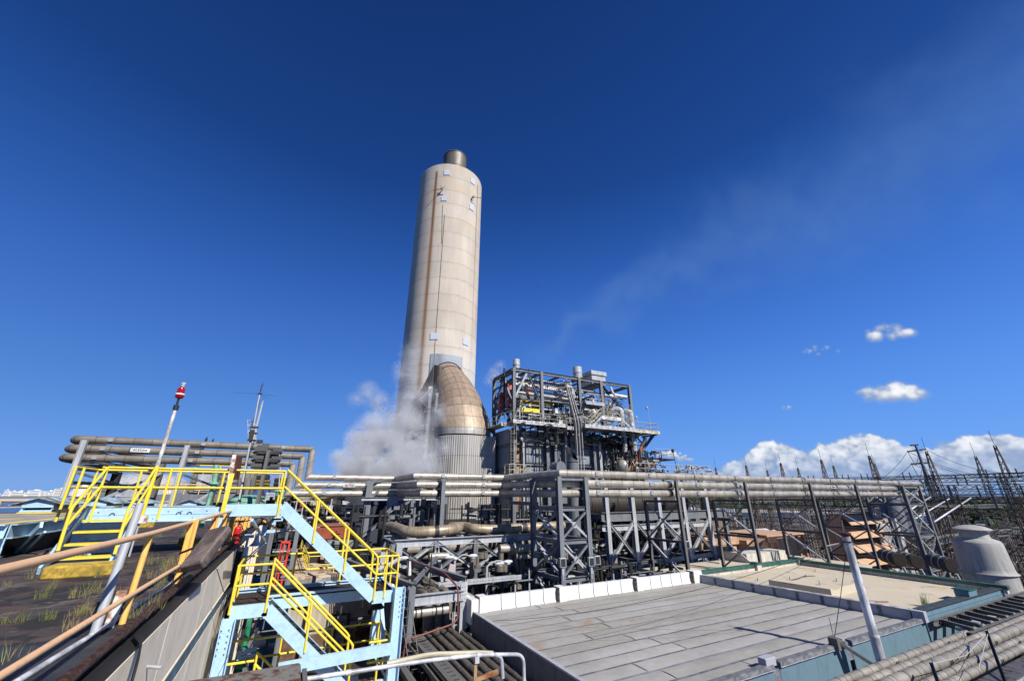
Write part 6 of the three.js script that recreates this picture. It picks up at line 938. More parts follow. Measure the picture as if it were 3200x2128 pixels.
  const arms = [[2838, 1411, 2894, 1404], [2850, 1450, 2905, 1446], [2848, 1392, 2870, 1390]].map(q => [atD(q[0], q[1], 236), atD(q[2], q[3], 246)]); for (const [a, b] of arms) add(t, 'cross_arm', rod(a, b, 0.3, 8), M.steelDark);
  const sag = (a, b, s) => { const pts = []; for (let i = 0; i <= 10; i++) { const k = i / 10, p = a.clone().lerp(b, k); p.y -= s * 4 * k * (1 - k); pts.push(p); } return pipe(pts, 0.09, 4, 0, false); };
  for (const [a, b] of arms.slice(0, 2)) { add(t, 'line', sag(a, atD(2680, 1510, 300), 4), M.steelDark); add(t, 'line', sag(b, atD(3260, 1462, 260), 5), M.steelDark); add(t, 'line', sag(a, atD(3260, 1480, 260), 5), M.steelDark); add(t, 'jumper', [pipe([a, a.clone().add(new THREE.Vector3(3, -6, 0)), a.clone().add(new THREE.Vector3(8, -2, 0))], 0.1, 5, 2)], M.steelDark); }
  const st = atD(3030, 1470, 170), s2 = thing('bus_line', 'thin lines strung between the gantries of the switchyard', 'power lines', st); for (const [x0, y0, x1, y1, d] of [[2700, 1496, 3210, 1478, 150], [2740, 1512, 3210, 1504, 140], [2870, 1553, 3210, 1541, 120], [2880, 1532, 3210, 1528, 125], [2860, 1566, 3100, 1560, 110]]) add(s2, 'line', S(atD(x0, y0, d * 1.1), atD(x1, y1, d), 0.16), x1 > 3200 && y0 > 1550 ? M.steelLight : M.steelDark);
  for (const x of [2905, 3065]) { const a = atD(x, 1640, 105), g = thing('surge_post', `thin pale post with a ringed head standing in the switchyard at ${x < 3000 ? 'its left' : 'its right'}`, 'post', new THREE.Vector3(a.x, 0, a.z)); add(g, 'post', rod(new THREE.Vector3(a.x, 0, a.z), a, 0.18, 8), M.mint); add(g, 'ring', new THREE.TorusGeometry(0.5, 0.08, 5, 12).rotateX(1.57).translate(a.x, a.y, a.z), M.steelLight); }
}
// trees, sheds and the town far off
{
  const leaf = mat('foliage', [0.035, 0.075, 0.022], 0.9), g = new THREE.IcosahedronGeometry(1, 0), m = new THREE.InstancedMesh(g, leaf, 5200), o = new THREE.Object3D();
  for (let i = 0; i < 5200; i++) { const a = rr(0.72, 1.62), d = rr(430, 620), hgt = rr(9, 17) * (0.7 + 0.6 * fbm(a * 30, 3, 3)), s = rr(0.8, 2.4); o.position.set(Math.sin(a) * d, Math.pow(rnd(), 0.7) * hgt, -Math.cos(a) * d); o.scale.set(s, s * rr(0.5, 0.9), s); o.rotation.set(rr(0, 6), rr(0, 6), rr(0, 6)); o.updateMatrix(); m.setMatrixAt(i, o.matrix); m.setColorAt(i, new THREE.Color().setRGB(rr(0.5, 1.6), rr(0.6, 1.5), rr(0.5, 1.2))); }
  m.name = 'tree_belt'; m.userData = { label: 'dark green belt of trees behind the switchyard', category: 'trees', kind: 'stuff' }; scene.add(m);
  const shed = (label, x0, x1, y, d, hgt, wall, roof) => { const a = atD(x0, y, d), b = atD(x1, y, d), t = thing('warehouse', label, 'warehouse', new THREE.Vector3((a.x + b.x) / 2, 0, (a.z + b.z) / 2)); const A = new THREE.Vector3(a.x, 0, a.z), B = new THREE.Vector3(b.x, 0, b.z); const L = A.distanceTo(B), f = frame(A, B); const bx = new THREE.BoxGeometry(24, hgt, L); bx.translate(0, hgt / 2, L / 2); bx.applyMatrix4(f); add(t, 'wall', bx, wall); const rg = prof([[-12.6, hgt], [12.6, hgt], [0, hgt + 2.4]], A, B); add(t, 'roof', rg, roof); const dr = []; for (let k = 0; k < 4; k++) { const w = new THREE.BoxGeometry(24.3, hgt * 0.55, L * 0.08); w.translate(0, hgt * 0.3, L * (0.15 + k * 0.23)); w.applyMatrix4(f); dr.push(w); } for (const w of dr) add(t, 'door', w, M.steelDark); };
  shed('long white shed behind the bents', 2240, 2300, 1600, 330, 9, M.white, M.capGrey); shed('grey-roofed shed with a pale blue front', 2320, 2400, 1596, 360, 8, M.paleBlueWorn, M.concrete); shed('long low white shed right of the grey-roofed one', 2420, 2700, 1592, 380, 8, M.white, M.whiteRust); shed('pale shed behind the last tower', 2720, 2960, 1590, 400, 7, M.white, M.capGrey); shed('white shed left of the grey frame leg', 2120, 2190, 1596, 300, 11, M.white, M.white);
  const w = mat('townWhite', [0.56, 0.56, 0.56], 0.8), w2 = mat('townCream', [0.58, 0.54, 0.49], 0.8), gl = mat('townGlass', [0.16, 0.19, 0.23], 0.4);
  let n = 0; const bld = (az, d, wd, hgt, dp, base, mm) => { const c = new THREE.Vector3(Math.sin(az) * d, base, -Math.cos(az) * d), t = thing('city_building', 'white block of the distant town across the bay on the left', 'building', c, 'white buildings of the distant town'); const gw = new THREE.BoxGeometry(wd, hgt, dp).translate(0, hgt / 2, 0); gw.rotateY(-az).translate(c.x, c.y, c.z); add(t, 'wall', gw, mm); const fl = Math.max(2, Math.round(hgt / 7)), bands = []; for (let i = 0; i < fl; i++) { const b = new THREE.BoxGeometry(wd * 0.86, hgt / fl * 0.4, dp + 0.8).translate(0, hgt * (i + 0.55) / fl, 0); b.rotateY(-az).translate(c.x, c.y, c.z); bands.push(b); } for (const b of bands) add(t, 'window_band', b, gl); const rf = new THREE.BoxGeometry(wd * 0.3, 4, dp * 0.4).translate(wd * 0.1, hgt + 2, 0); rf.rotateY(-az).translate(c.x, c.y, c.z); add(t, 'roof_house', rf, mm); };
  for (let i = 0; i < 120; i++) { const az = lerp(-0.43, -0.12, (i + rnd()) / 120), d = rr(2500, 3500), cl = 0.6 + 0.9 * fbm(az * 40, 7, 3); bld(az, d, rr(12, 42), rr(8, 38) * cl, rr(14, 30), 3, rnd() < 0.7 ? w : w2); }
  const dome = new THREE.Vector3(Math.sin(-0.31) * 2500, 0, -Math.cos(-0.31) * 2500), dm = thing('domed_building', 'domed public building standing above the distant town', 'building', dome); add(dm, 'wall', box(dome.x, 26, dome.z, 50, 46, 40), w2); add(dm, 'drum', new THREE.CylinderGeometry(11, 12, 16, 16).translate(dome.x, 57, dome.z), w2); add(dm, 'dome', new THREE.SphereGeometry(11, 16, 10, 0, 6.3, 0, 1.57).translate(dome.x, 64, dome.z), gl);
  const shore = prism([[-1900, 2000], [900, 1750], [900, 4200], [-1900, 4200]], 'h', -EYE - 0.5, -EYE + 2.6); const so = new THREE.Mesh(worldUV(shore), mat('shoreEarth', [0.10, 0.11, 0.085], 0.9, 0, { map: T.grime, ms: 60 })); so.name = 'terrain'; so.userData = { kind: 'structure', label: 'low far shore under the distant town' }; scene.add(so);
  const fm = new THREE.InstancedMesh(g, leaf, 2600); for (let i = 0; i < 2600; i++) { const a = rr(-0.46, 0.25), d = rr(1900, 2350), c2 = sstep(0.42, 0.62, fbm(a * 45, 11, 3)), s = rr(3, 9); o.position.set(Math.sin(a) * d, 2 + rnd() * 14 * c2, -Math.cos(a) * d); o.scale.set(s, s * 0.6, s); o.updateMatrix(); fm.setMatrixAt(i, o.matrix); fm.setColorAt(i, new THREE.Color().setScalar(rr(0.5, 1.4))); }
  fm.name = 'shore_trees'; fm.userData = { label: 'dark trees along the far shore before the distant town', category: 'trees', kind: 'stuff' }; scene.add(fm);
  const pier = thing('quay_shed', 'long grey quay shed on the far shore at the left edge', 'warehouse', new THREE.Vector3(-780, 0, -1780)); add(pier, 'wall', box(-760, 7, -1760, 330, 12, 40), M.capGrey); add(pier, 'roof', box(-760, 14, -1760, 336, 3, 46), M.concrete);
}

// ---------- the turbine hall roof on the left ----------
const RF = -1.55;
{
  const bit = mat('bitumen', [0.135, 0.122, 0.115], 0.9, 0, { bump: true, bs: 1.6, bh: 0.02 });
  bit.map = rep(tex(1024, 1024, (x, y) => {
    const a = fbm(x * 5, y * 5, 7, 5, 101), b = fbm(x * 18, y * 18, 5, 18, 102), p = fbm(x * 60, y * 60, 3, 60, 103);
    let q = mix3([0.50, 0.47, 0.47], [0.74, 0.69, 0.68], a); q = mix3(q, [0.86, 0.62, 0.52], 0.55 * sstep(0.52, 0.68, b)); q = mix3(q, [0.95, 0.93, 0.90], 0.8 * sstep(0.62, 0.70, fbm(x * 14 + 4, y * 14, 6, 14, 104))); q = mix3(q, [0.25, 0.24, 0.25], 0.7 * sstep(0.58, 0.64, fbm(x * 12, y * 12, 5, 12, 105)));
    const seam = Math.abs(y * 8 + 0.25 * (fbm(x * 6, 1, 3, 6, 106) - 0.5) - Math.round(y * 8)); if (seam < 0.012) q = mix3(q, [0.2, 0.2, 0.2], 0.4);
    return q.map(e => e * (0.8 + 0.35 * p));
  }, true), 5.2, 5.2);
  const bit2 = mat('newBitumen', [0.04, 0.041, 0.044], 0.62, 0, { map: T.grime, ms: 2.4, bump: true, bs: 1.2, bh: 0.01 });
  const c = thing('turbine_hall', 'long hall with a weedy black roof and a beige side wall with a blue stripe', 'building', W(-20, -EYE, 28));
  add(c, 'roof', slab(-45, -1.5, RF - 0.4, RF, 1.5, 56), bit); add(c, 'roof_patch', slab(-8, -1.62, RF, RF + 0.012, 2.2, 7.2), bit2); add(c, 'roof_patch', slab(-14, -2.2, RF, RF + 0.01, 20.2, 21), bit2);
  add(c, 'edge_curb', [slab(-1.66, -1.55, RF - 0.1, RF + 0.02, 4, 34)], bit2); add(c, 'edge_flashing', [slab(-1.56, -1.29, RF - 0.2, RF - 0.1, 4.2, 34)], M.steelDark);
  // wall panels, the striped course among them
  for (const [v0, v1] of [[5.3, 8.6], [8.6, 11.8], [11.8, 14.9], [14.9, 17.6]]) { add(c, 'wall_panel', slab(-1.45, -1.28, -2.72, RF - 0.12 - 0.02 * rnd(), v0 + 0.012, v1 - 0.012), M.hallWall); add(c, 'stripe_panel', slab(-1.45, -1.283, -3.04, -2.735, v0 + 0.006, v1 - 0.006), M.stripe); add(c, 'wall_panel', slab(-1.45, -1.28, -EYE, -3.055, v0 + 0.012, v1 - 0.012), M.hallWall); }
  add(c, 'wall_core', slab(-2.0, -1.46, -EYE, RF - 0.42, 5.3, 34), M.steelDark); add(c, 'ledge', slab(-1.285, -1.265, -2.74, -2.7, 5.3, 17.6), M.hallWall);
  add(c, 'pilaster', slab(-1.45, -1.1, -EYE, RF - 0.3, 18.0, 18.25), M.steelDark);
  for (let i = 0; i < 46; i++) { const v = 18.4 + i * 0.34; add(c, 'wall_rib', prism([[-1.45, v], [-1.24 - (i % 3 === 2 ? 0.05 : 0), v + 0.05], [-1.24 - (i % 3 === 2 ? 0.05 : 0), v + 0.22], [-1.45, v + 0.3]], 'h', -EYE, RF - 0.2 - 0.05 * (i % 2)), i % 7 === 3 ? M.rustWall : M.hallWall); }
  add(c, 'parapet_block', [rslab(-1.95, -1.1, -2.6, RF - 0.05, 5.0, 5.5, 0.05, 2), rslab(-1.5, -0.9, -2.4, RF - 0.16, 4.7, 5.2, 0.05, 2)], M.concreteStain);
  // railing at the far edge of the roof
  const fr = thing('roof_railing', 'thin orange railing at the far edge of the hall roof, before the bay', 'railing', W(-30, RF, 52)); railing(fr, [W(-44, RF, 47), W(-24, RF, 47), W(-16, RF, 55)], M.orange, { gap: 2.4, r: 0.035 });
  // ledge in front of the camera and its conduit
  const lb = thing('concrete_ledge', 'rough stained concrete ledge along the bottom edge', 'ledge', W(-0.5, -1.6, 4.6)); add(lb, 'slab', rslab(-1.75, 0.38, -2.0, -1.575, 3.2, 5.35, 0.03, 2), M.concreteStain); add(lb, 'angle', slab(0.38, 0.42, -1.95, -1.56, 4.0, 5.1), M.steelBrown); add(lb, 'wire_scrap', pipe([W(-1.1, -1.56, 5.1), W(-1.02, -1.5, 5.12), W(-0.98, -1.55, 5.08), W(-0.92, -1.5, 5.1)], 0.008, 5, 0.05), M.black);
  const cd = thing('white_conduit', 'white conduit crossing the bottom of the picture and turning down at its right end', 'conduit', W(1.5, -1.65, 5)); const cp = [[955, 2122], [1080, 2103], [1210, 2083], [1340, 2064], [1490, 2047], [1590, 2045]].map(p => atV(p[0], p[1], 5)), e1 = atV(1636, 2046, 5), e2 = atV(1640, 2200, 5);
  add(cd, 'conduit', pipe([...cp, e1, e2], 0.02, 10, 0.12), M.whitePipe); for (const i of [1, 4]) add(cd, 'coupling', pipe([cp[i], cp[i].clone().lerp(cp[i + 1] || e1, 0.12)], 0.024, 10), M.whitePipe); add(cd, 'hose', pipe([cp[2].clone().add(new THREE.Vector3(0, 0.01, -0.04)), cp[3].clone().add(new THREE.Vector3(0, 0.04, -0.04)), atV(1500, 2040, 5.05), atV(1540, 2042, 5.05)], 0.025, 10, 0.15), M.cream);
  const br = atV(1486, 2062, 5); add(cd, 'bracket', [bar(br, W(br.x, br.y - EYE - 0.5, 5), 0.035, 0.02), bar(W(br.x, br.y - EYE - 0.18, 5), W(br.x + 0.28, br.y - EYE - 0.15, 5), 0.03, 0.04)], M.rustWall); add(cd, 'hose', pipe([W(br.x + 0.22, br.y - EYE + 0.02, 5), W(br.x + 0.32, br.y - EYE - 0.02, 5), W(br.x + 0.34, br.y - EYE - 0.22, 5)], 0.022, 10, 0.08), M.capGrey); add(cd, 'junction', box(br.x + 0.01, br.y + 0.0, br.z, 0.05, 0.06, 0.05), M.white);
}
{   // the near handrail with what hangs on it
  const c = thing('roof_handrail', 'peach-painted tube handrail along the hall roof edge, nearest the camera', 'railing', W(-1.6, RF, 8)), rU = -1.6;
  const t0 = atU(0, 1782, rU), t1 = atU(471, 1668, rU), t2 = atU(605, 1630, rU), t3 = W(rU + 0.1, -0.47, 15.5), m0 = atU(0, 2112, rU), m1 = atU(412, 1857, rU), m2 = atU(566, 1764, rU);
  const back = (a, b, k) => a.clone().lerp(b, -k);
  add(c, 'top_rail', pipe([back(t0, t1, 1.4), t0, t1, t2, t3], 0.034, 18, 0.2), M.peach); add(c, 'middle_rail', pipe([back(m0, m1, 1.2), m0, m1, m2], 0.03, 18, 0.2), M.peach); add(c, 'rail_end', new THREE.SphereGeometry(0.034, 12, 8).translate(m2.x, m2.y, m2.z), M.orange);
  const b0 = atU(368, 1985, rU - 0.02), tp0 = atU(468, 1672, rU - 0.02); add(c, 'post', rod(b0, tp0, 0.036, 16), M.orange); add(c, 'socket', rod(b0.clone().add(new THREE.Vector3(0, -0.3, 0)), b0.clone().add(new THREE.Vector3(0, 0.02, 0)), 0.05, 12), M.steelLight);
  for (const [v, two] of [[10.35, 1], [13.2, 1], [15.3, 0], [17.2, 1], [19, 1], [20.8, 1], [23, 1], [25.5, 0]]) for (let k = 0; k <= two; k++) add(c, 'post', channel(W(rU + 0.02 + k * 0.015, RF - 0.25, v + k * 0.16), W(rU + 0.02 + k * 0.015, -0.46, v + k * 0.16), 0.1, 0.05, new THREE.Vector3(1, 0, 0), k ? -1 : 1, 0.01), M.orange);
  add(c, 'top_rail', pipe([W(rU, -0.9, 17), W(rU, -0.72, 27)], 0.03, 10), M.peach); add(c, 'middle_rail', pipe([W(rU, -1.0, 13.3), W(rU, -1.0, 27)], 0.025, 8), M.peach);
  const fl = (label, bx, by, tx, ty, db, dt, wdt, dep) => { const a = atD(bx, by, db), b = atD(tx, ty, dt), t = thing('floodlight_box', label, 'floodlight', a, 'brown floodlights on the roof edge'); const L = a.distanceTo(b), g = new RoundedBoxGeometry(wdt, dep, L, 4, 0.045); g.translate(0, 0, L / 2); const f = frame(a, b, new THREE.Vector3(-0.55, 0.75, 0.6)); g.applyMatrix4(f); add(t, 'housing', g, M.brownBox); const lens = new THREE.BoxGeometry(wdt * 0.86, 0.012, L * 0.9).translate(0, -dep / 2 - 0.004, L / 2); lens.applyMatrix4(f); add(t, 'lens', lens, M.glassDark); const d = a.clone().lerp(b, 0.1); add(t, 'bracket', [rod(d, W(rU, -1.5, -d.z + 0.2), 0.025), rod(a.clone().lerp(b, 0.7), W(rU, -1.0, -d.z + 0.6), 0.02)], M.steelDark); };
  fl('big brown-grey floodlight box tilted on the near handrail', 597, 1776, 688, 1656, 9.4, 10.0, 0.40, 0.17); fl('smaller brown floodlight box further along, under the pale blue stringer', 815, 1632, 845, 1607, 18.5, 19.2, 0.5, 0.2);
  const dp = thing('rusty_pipe', 'dark rusty pipe with couplings along the roof edge', 'pipe', W(-1.52, RF, 10)); add(dp, 'pipe', pipe([W(-1.45, -1.57, 2), W(-1.48, -1.53, 6), W(-1.49, -1.52, 10.7), W(-1.5, -1.52, 16), W(-1.5, -1.52, 24)], 0.052, 16, 0), M.rustPipe); for (const v of [5.6, 7.0, 7.3, 8.3, 9.3, 11.6, 12.8, 14.6]) add(dp, 'coupling', pipe([W(-1.474 - 0.0014 * v, -1.533 + 0.001 * v, v), W(-1.474 - 0.0014 * v, -1.533 + 0.001 * v, v + 0.16)], 0.062, 16), M.rustPipe);
  const wc = thing('roof_conduit', 'white conduit snaking along the roof edge beside the rusty pipe', 'conduit', W(-1.75, RF, 8)); add(wc, 'conduit', pipe([W(-1.95, RF + 0.03, 3), W(-1.84, RF + 0.03, 5.9), W(-1.72, RF + 0.04, 7.6), W(-1.7, RF + 0.05, 9.2), W(-1.66, RF + 0.04, 11), W(-1.64, RF + 0.03, 14), W(-1.66, RF + 0.03, 18)], 0.028, 12, 1.2), M.whitePipe);
  const cb = thing('black_cables', 'black cables looping down the beige wall from the roof edge', 'cables', W(-1.2, -2, 7)); for (let i = 0; i < 4; i++) add(cb, 'cable', pipe([W(-1.4, -1.6, 7.4 - i * 0.05), W(-1.25 + i * 0.02, -1.58, 7.0 - i * 0.1), W(-1.2 + i * 0.025, -1.9, 6.7 - i * 0.12), W(-1.2 + i * 0.02, -2.9, 6.6 - i * 0.12)], 0.011, 7, 0.25), M.black);
  const hc = atU(676, 1776, -1.25); add(cb, 'hanging_cable', pipe([hc.clone().add(new THREE.Vector3(-0.1, -0.02, 0.1)), hc, atU(692, 1830, -1.1), atU(735, 1960, -0.9), atV(775, 2094, 8.8)], 0.009, 6, 0.2), M.black); add(cb, 'stub_pipe', rod(atU(458, 2083, -1.28), atU(503, 2086, -1.12), 0.02, 10), M.steelLight);
  // fire extinguisher and pale blue lamp
  const ex = atU(737, 1675, -1.5), x = thing('fire_extinguisher', 'red fire extinguisher hung behind the big brown floodlight', 'fire extinguisher', ex); add(x, 'cylinder', new THREE.CapsuleGeometry(0.12, 0.55, 6, 18).rotateZ(0).translate(ex.x, ex.y - 0.05, ex.z), M.red); add(x, 'valve', [new THREE.CylinderGeometry(0.04, 0.05, 0.12, 10).translate(ex.x, ex.y + 0.42, ex.z), box(ex.x + 0.03, ex.y + 0.5, ex.z, 0.2, 0.04, 0.04)], M.black); add(x, 'hose', pipe([ex.clone().add(new THREE.Vector3(0.03, 0.42, 0)), ex.clone().add(new THREE.Vector3(0.2, 0.2, 0)), ex.clone().add(new THREE.Vector3(0.17, -0.25, 0))], 0.018, 6, 0.15), M.black);
  const L = atU(800, 1690, -0.8), lp = thing('wall_lamp', 'pale blue bell lamp on a bracket outside the beige wall', 'lamp', L); add(lp, 'shade', lathe([[0.02, 0.16], [0.065, 0.14], [0.08, 0.03], [0.11, -0.06], [0.2, -0.16], [0.19, -0.16], [0.1, -0.05], [0.07, 0.02]], L, 28), M.paleBlue); add(lp, 'neck', [new THREE.CylinderGeometry(0.05, 0.065, 0.1, 16).translate(L.x, L.y + 0.19, L.z)], M.paleBlue); add(lp, 'bracket', [bar(atU(786, 1625, -0.78), atU(827, 1690, -0.72), 0.06, 0.07), bar(atU(827, 1693, -0.5), atU(762, 1752, -1.1), 0.03, 0.03), bar(atU(830, 1697, -0.5), atU(765, 1757, -1.1), 0.03, 0.03), box(L.x - 0.25, L.y + 0.16, L.z, 0.3, 0.12, 0.1), bar(W(-1.1, -3.0, -L.z), W(-1.08, L.y - EYE + 0.2, -L.z), 0.07, 0.08)], M.paleBlue);
  const jb = thing('pale_blue_boxes', 'cluster of pale blue switch boxes and pipes on the wall further along', 'boxes', W(-0.9, -1.4, 20)); for (const [xx, yy, sx, sy] of [[838, 1635, 0.5, 0.12], [862, 1612, 0.4, 0.3], [852, 1624, 0.7, 0.1], [826, 1650, 0.16, 0.5], [874, 1603, 0.6, 0.12], [846, 1660, 0.3, 0.1]]) { const p = atV(xx, yy, 19.5); add(jb, 'box', box(p.x, p.y, p.z, sx, sy, 0.3), M.paleBlue); } add(jb, 'downpipe', pipe([W(-1.0, -20, 17.9), W(-1.05, -3.2, 17.9), W(-1.0, -2.8, 17.9), W(-1.05, -1.7, 17.9)], 0.09, 12, 0.2), M.paleBlue); add(jb, 'marker_rod', [rod(atV(822, 1628, 18), atV(866, 1652, 17.6), 0.03, 8), rod(atV(826, 1630, 18), atV(849, 1655, 17.6), 0.025, 8)], M.orange);
  const sp = thing('steel_post', 'galvanised post stub leaning by the handrail with a rusty white plate at its foot', 'post', W(-1.95, RF, 7.6)); add(sp, 'post', rod(atH(290, 1985, RF), atD(437, 1575, 8.0), 0.047, 24), M.steelLight); add(sp, 'cap', new THREE.SphereGeometry(0.049, 20, 10).scale(1, 0.25, 1).translate(...atD(437, 1575, 8.0).toArray()), M.steelLight); const wp = atH(352, 1962, RF); add(sp, 'plate', bar(W(wp.x - 0.05, RF - 0.02, -wp.z), W(wp.x - 0.02, RF + 0.4, -wp.z), 0.1, 0.02), M.whiteRust); add(sp, 'strap', new THREE.TorusGeometry(0.066, 0.008, 6, 20).rotateX(1.57).translate(...atH(298, 1962, RF).setY(RF + 0.08 + EYE).toArray()), M.black);
}
// ---------- pale blue platform, its yellow rails and stair ----------
const PV = 15.5, PB = 17.2, PD = -0.37;
{
  const c = thing('access_platform', 'pale blue platform with yellow railings and a short stair up from the roof', 'platform', W(-3, RF, 16)), yv = new THREE.Vector3(0, 0, 1);
  const uL = -5.35, uM = -1.75, uR = -0.18;
  add(c, 'deck', slab(uL, uR, PD - 0.05, PD, PV + 0.02, PB), M.grating); add(c, 'fascia', slab(-4.75, -1.75, PD - 0.33, PD + 0.02, PV - 0.02, PV + 0.015), M.paleBlue); add(c, 'fascia', channel(W(uM, PD - 0.08, PV), W(uR, PD - 0.08, PV), 0.34, 0.09, Y, 1, 0.025), M.paleBlue); add(c, 'fascia', slab(uL, -4.5, PD - 0.3, PD + 0.04, PB, PB + 0.03), M.paleBlueWorn); add(c, 'fascia', slab(-4.5, uR, PD - 0.34, PD + 0.02, PB, PB + 0.03), M.paleBlue);
  add(c, 'flange', [slab(-4.75, -1.75, PD - 0.345, PD - 0.325, PV - 0.1, PV + 0.1), slab(-4.7, -1.78, PD - 0.16, PD - 0.145, PV - 0.03, PV - 0.02)], M.paleBlue);
  for (let i = 0; i < 10; i++) add(c, 'bolt', new THREE.SphereGeometry(0.022, 8, 6).translate(-4.5 + i * 0.3, PD + (i % 3 === 1 ? -0.26 : -0.08) + EYE, -PV + 0.02), M.paleBlueWorn);
  for (const [x, w] of [[-4.2, 0.1], [-2.75, 0.12], [-2.5, 0.12], [-3.6, 0.08]]) add(c, 'chain_lug', new THREE.TorusGeometry(0.05, 0.012, 6, 12, 3.3).translate(x, PD - 0.16 + EYE, -PV + 0.03), M.black);
  const pd = atV(668, 1683, 15.3); add(c, 'pedestal', [slab(pd.x - 0.15, pd.x + 0.15, RF, PD - 0.1, 15.3, 15.6), slab(pd.x - 0.34, pd.x + 0.2, RF + 0.01, RF + 0.04, 15.1, 15.7)], M.paleBlue); add(c, 'pedestal', slab(-4.9, -4.6, RF, PD - 0.1, 15.6, 16.8), M.paleBlueWorn);
  // rails: front, back and left side, every post its own piece
  const rl = (pts, r = 0.03) => pipe(pts, r, 12, 0.06), fp = (u, v, hh = 1.07, m = M.yellow, r = 0.032) => add(c, 'post', rod(W(u, PD - 0.3, v), W(u, PD + hh, v), r, 12), m);
  const fu = [-4.62, -3.55, -2.2, -1.55, -0.24]; for (const u of [-4.62, -3.2, -1.72, -0.24]) fp(u, PV - 0.03); for (const u of [uL, -4.3, -3.3, -2.1, -0.35]) fp(u, PB); fp(uL, PV + 0.2); fp(uL + 0.08, PV + 0.5);
  add(c, 'top_rail', rl([W(-4.62, PD + 1.07, PV - 0.03), W(-1.72, PD + 1.07, PV - 0.03), W(-0.24, PD + 1.07, PV - 0.03)]), M.yellow); add(c, 'middle_rail', rl([W(-4.62, PD + 0.55, PV - 0.03), W(-0.24, PD + 0.55, PV - 0.03)]), M.yellow);
  add(c, 'top_rail', rl([W(uL, PD + 1.07, PV + 0.2), W(uL, PD + 1.07, PB), W(-0.35, PD + 1.07, PB)]), M.yellow); add(c, 'middle_rail', rl([W(uL, PD + 0.55, PV + 0.2), W(uL, PD + 0.55, PB), W(-0.35, PD + 0.55, PB)]), M.yellow);
  // stair from the roof
  const a1 = atH(178, 1743, -1.3), b1 = atH(341, 1735, -1.3), k = 4, wS = 0.98, ua = a1.x, ub = a1.x + wS, v1 = -a1.z, v4 = PV - 0.35;
  for (let i = 0; i < k; i++) { const h = lerp(-1.3, -0.62, i / 3), v = lerp(v1, v4, i / 3), sh = lerp(0, -0.35, i / 3); add(c, 'tread', slab(ua + sh, ub + sh, h - 0.045, h, v - 0.13, v + 0.17), M.yellow); add(c, 'riser_plate', slab(ua + sh, ub + sh, h - 0.24, h - 0.07, v + 0.14, v + 0.17), M.paleBlue); }
  const sA = (u, s) => [W(u, RF + 0.02, v1 - 0.5), W(u + s, PD - 0.02, PV + 0.05)]; add(c, 'stringer', bar(...sA(ua - 0.05, -0.4), 0.05, 0.24), M.paleBlue); add(c, 'stringer', bar(...sA(ub + 0.05, -0.4), 0.05, 0.24), M.paleBlue);
  add(c, 'leg', [bar(W(ua + 0.2, RF, v1 + 1.2), W(ua - 0.1, -0.9, v1 + 1.4), 0.08, 0.08), bar(W(ub - 0.2, RF, v1 + 0.6), W(ub - 0.5, -1.0, v1 + 1.6), 0.08, 0.08)], M.paleBlueWorn);
  const d1 = Math.hypot(ua, v1), d2 = Math.hypot(-5, PV), R = (pts, r = 0.034) => add(c, 'stair_rail', pipe(pts, r, 14, 0.1), M.yellow);
  R([atD(178, 1722, d1 - 0.2), atD(222, 1588, d1 - 0.1), atD(334, 1463, d2 - 0.1), atD(322, 1461, d2)]); R([atD(204, 1645, d1), atD(316, 1518, d2 - 0.1), atD(305, 1516, d2)]);
  const e1 = Math.hypot(ub, v1) - 0.1; R([atD(356, 1732, e1 - 0.2), atD(400, 1590, e1), atD(484, 1466, d2 - 0.5), atD(497, 1465, d2 - 0.4)]); R([atD(382, 1650, e1), atD(464, 1519, d2 - 0.5), atD(478, 1519, d2 - 0.4)]);
  const cu = thing('yellow_curb', 'yellow-painted concrete kerb at the foot of the pale blue stair', 'kerb', W(ua, RF, v1 - 1)); const q0 = atH(119, 1813, RF), q1 = atH(333, 1802, RF); const ck = (u0, u1, v, dp) => { const g = new RoundedBoxGeometry(u1 - u0, 0.24, dp, 3, 0.05); g.translate((u0 + u1) / 2, RF + 0.11 + EYE, -(v + dp / 2)); return g; }; add(cu, 'block', ck(q0.x, q0.x + 1.12, -q0.z - 0.05, 0.5), mat('kerbYellow', [0.66, 0.44, 0.06], 0.8, 0, { map: T.grime, ms: 0.9, bump: true, bs: 0.3, bh: 0.006 }));
  for (const [x, y, s, l] of [[443, 1638, 0.9, 'right of the stair under the platform'], [571, 1697, 0.28, 'small one by the big brown floodlight'], [612, 1700, 0.4, 'rough one behind the big brown floodlight'], [725, 1640, 0.5, 'behind the red extinguisher'], [190, 1690, 0.5, 'left of the stair, half hidden in weeds']]) { const p = atH(x, y + 10, RF), t = thing('yellow_block', `yellow-painted concrete block on the roof, ${l}`, 'block', p); add(t, 'block', new RoundedBoxGeometry(s, 0.26, 0.3, 2, 0.03).translate(p.x, p.y + 0.12, p.z), M.kerbYellow); }
  // beacon pole, lamp on top
  const bb = W(-3.55, -0.6, PV - 0.12), bt = W(-3.52, 2.42, PV - 0.12), bp = thing('beacon_pole', 'white pole with a red obstruction light, yellow at its foot', 'light pole', bb), mid = bb.clone().lerp(bt, 0.45);
  add(bp, 'pole', rod(mid, bt, 0.05, 14, 0.045), mat('poleWhite', [0.72, 0.70, 0.67], 0.5, 0, { map: T.grime, ms: 1 })); add(bp, 'foot', rod(bb, mid, 0.055, 14), M.yellow); add(bp, 'junction_box', new RoundedBoxGeometry(0.36, 0.2, 0.16, 2, 0.02).translate(bb.x - 0.02, bb.y - 0.05, bb.z + 0.02), M.whiteRust); add(bp, 'collar', [new THREE.CylinderGeometry(0.07, 0.07, 0.14, 14).translate(bt.x, bt.y + 0.04, bt.z), rod(bt, bt.clone().add(new THREE.Vector3(0.0, 0.3, 0)), 0.03, 8)], M.steelDark);
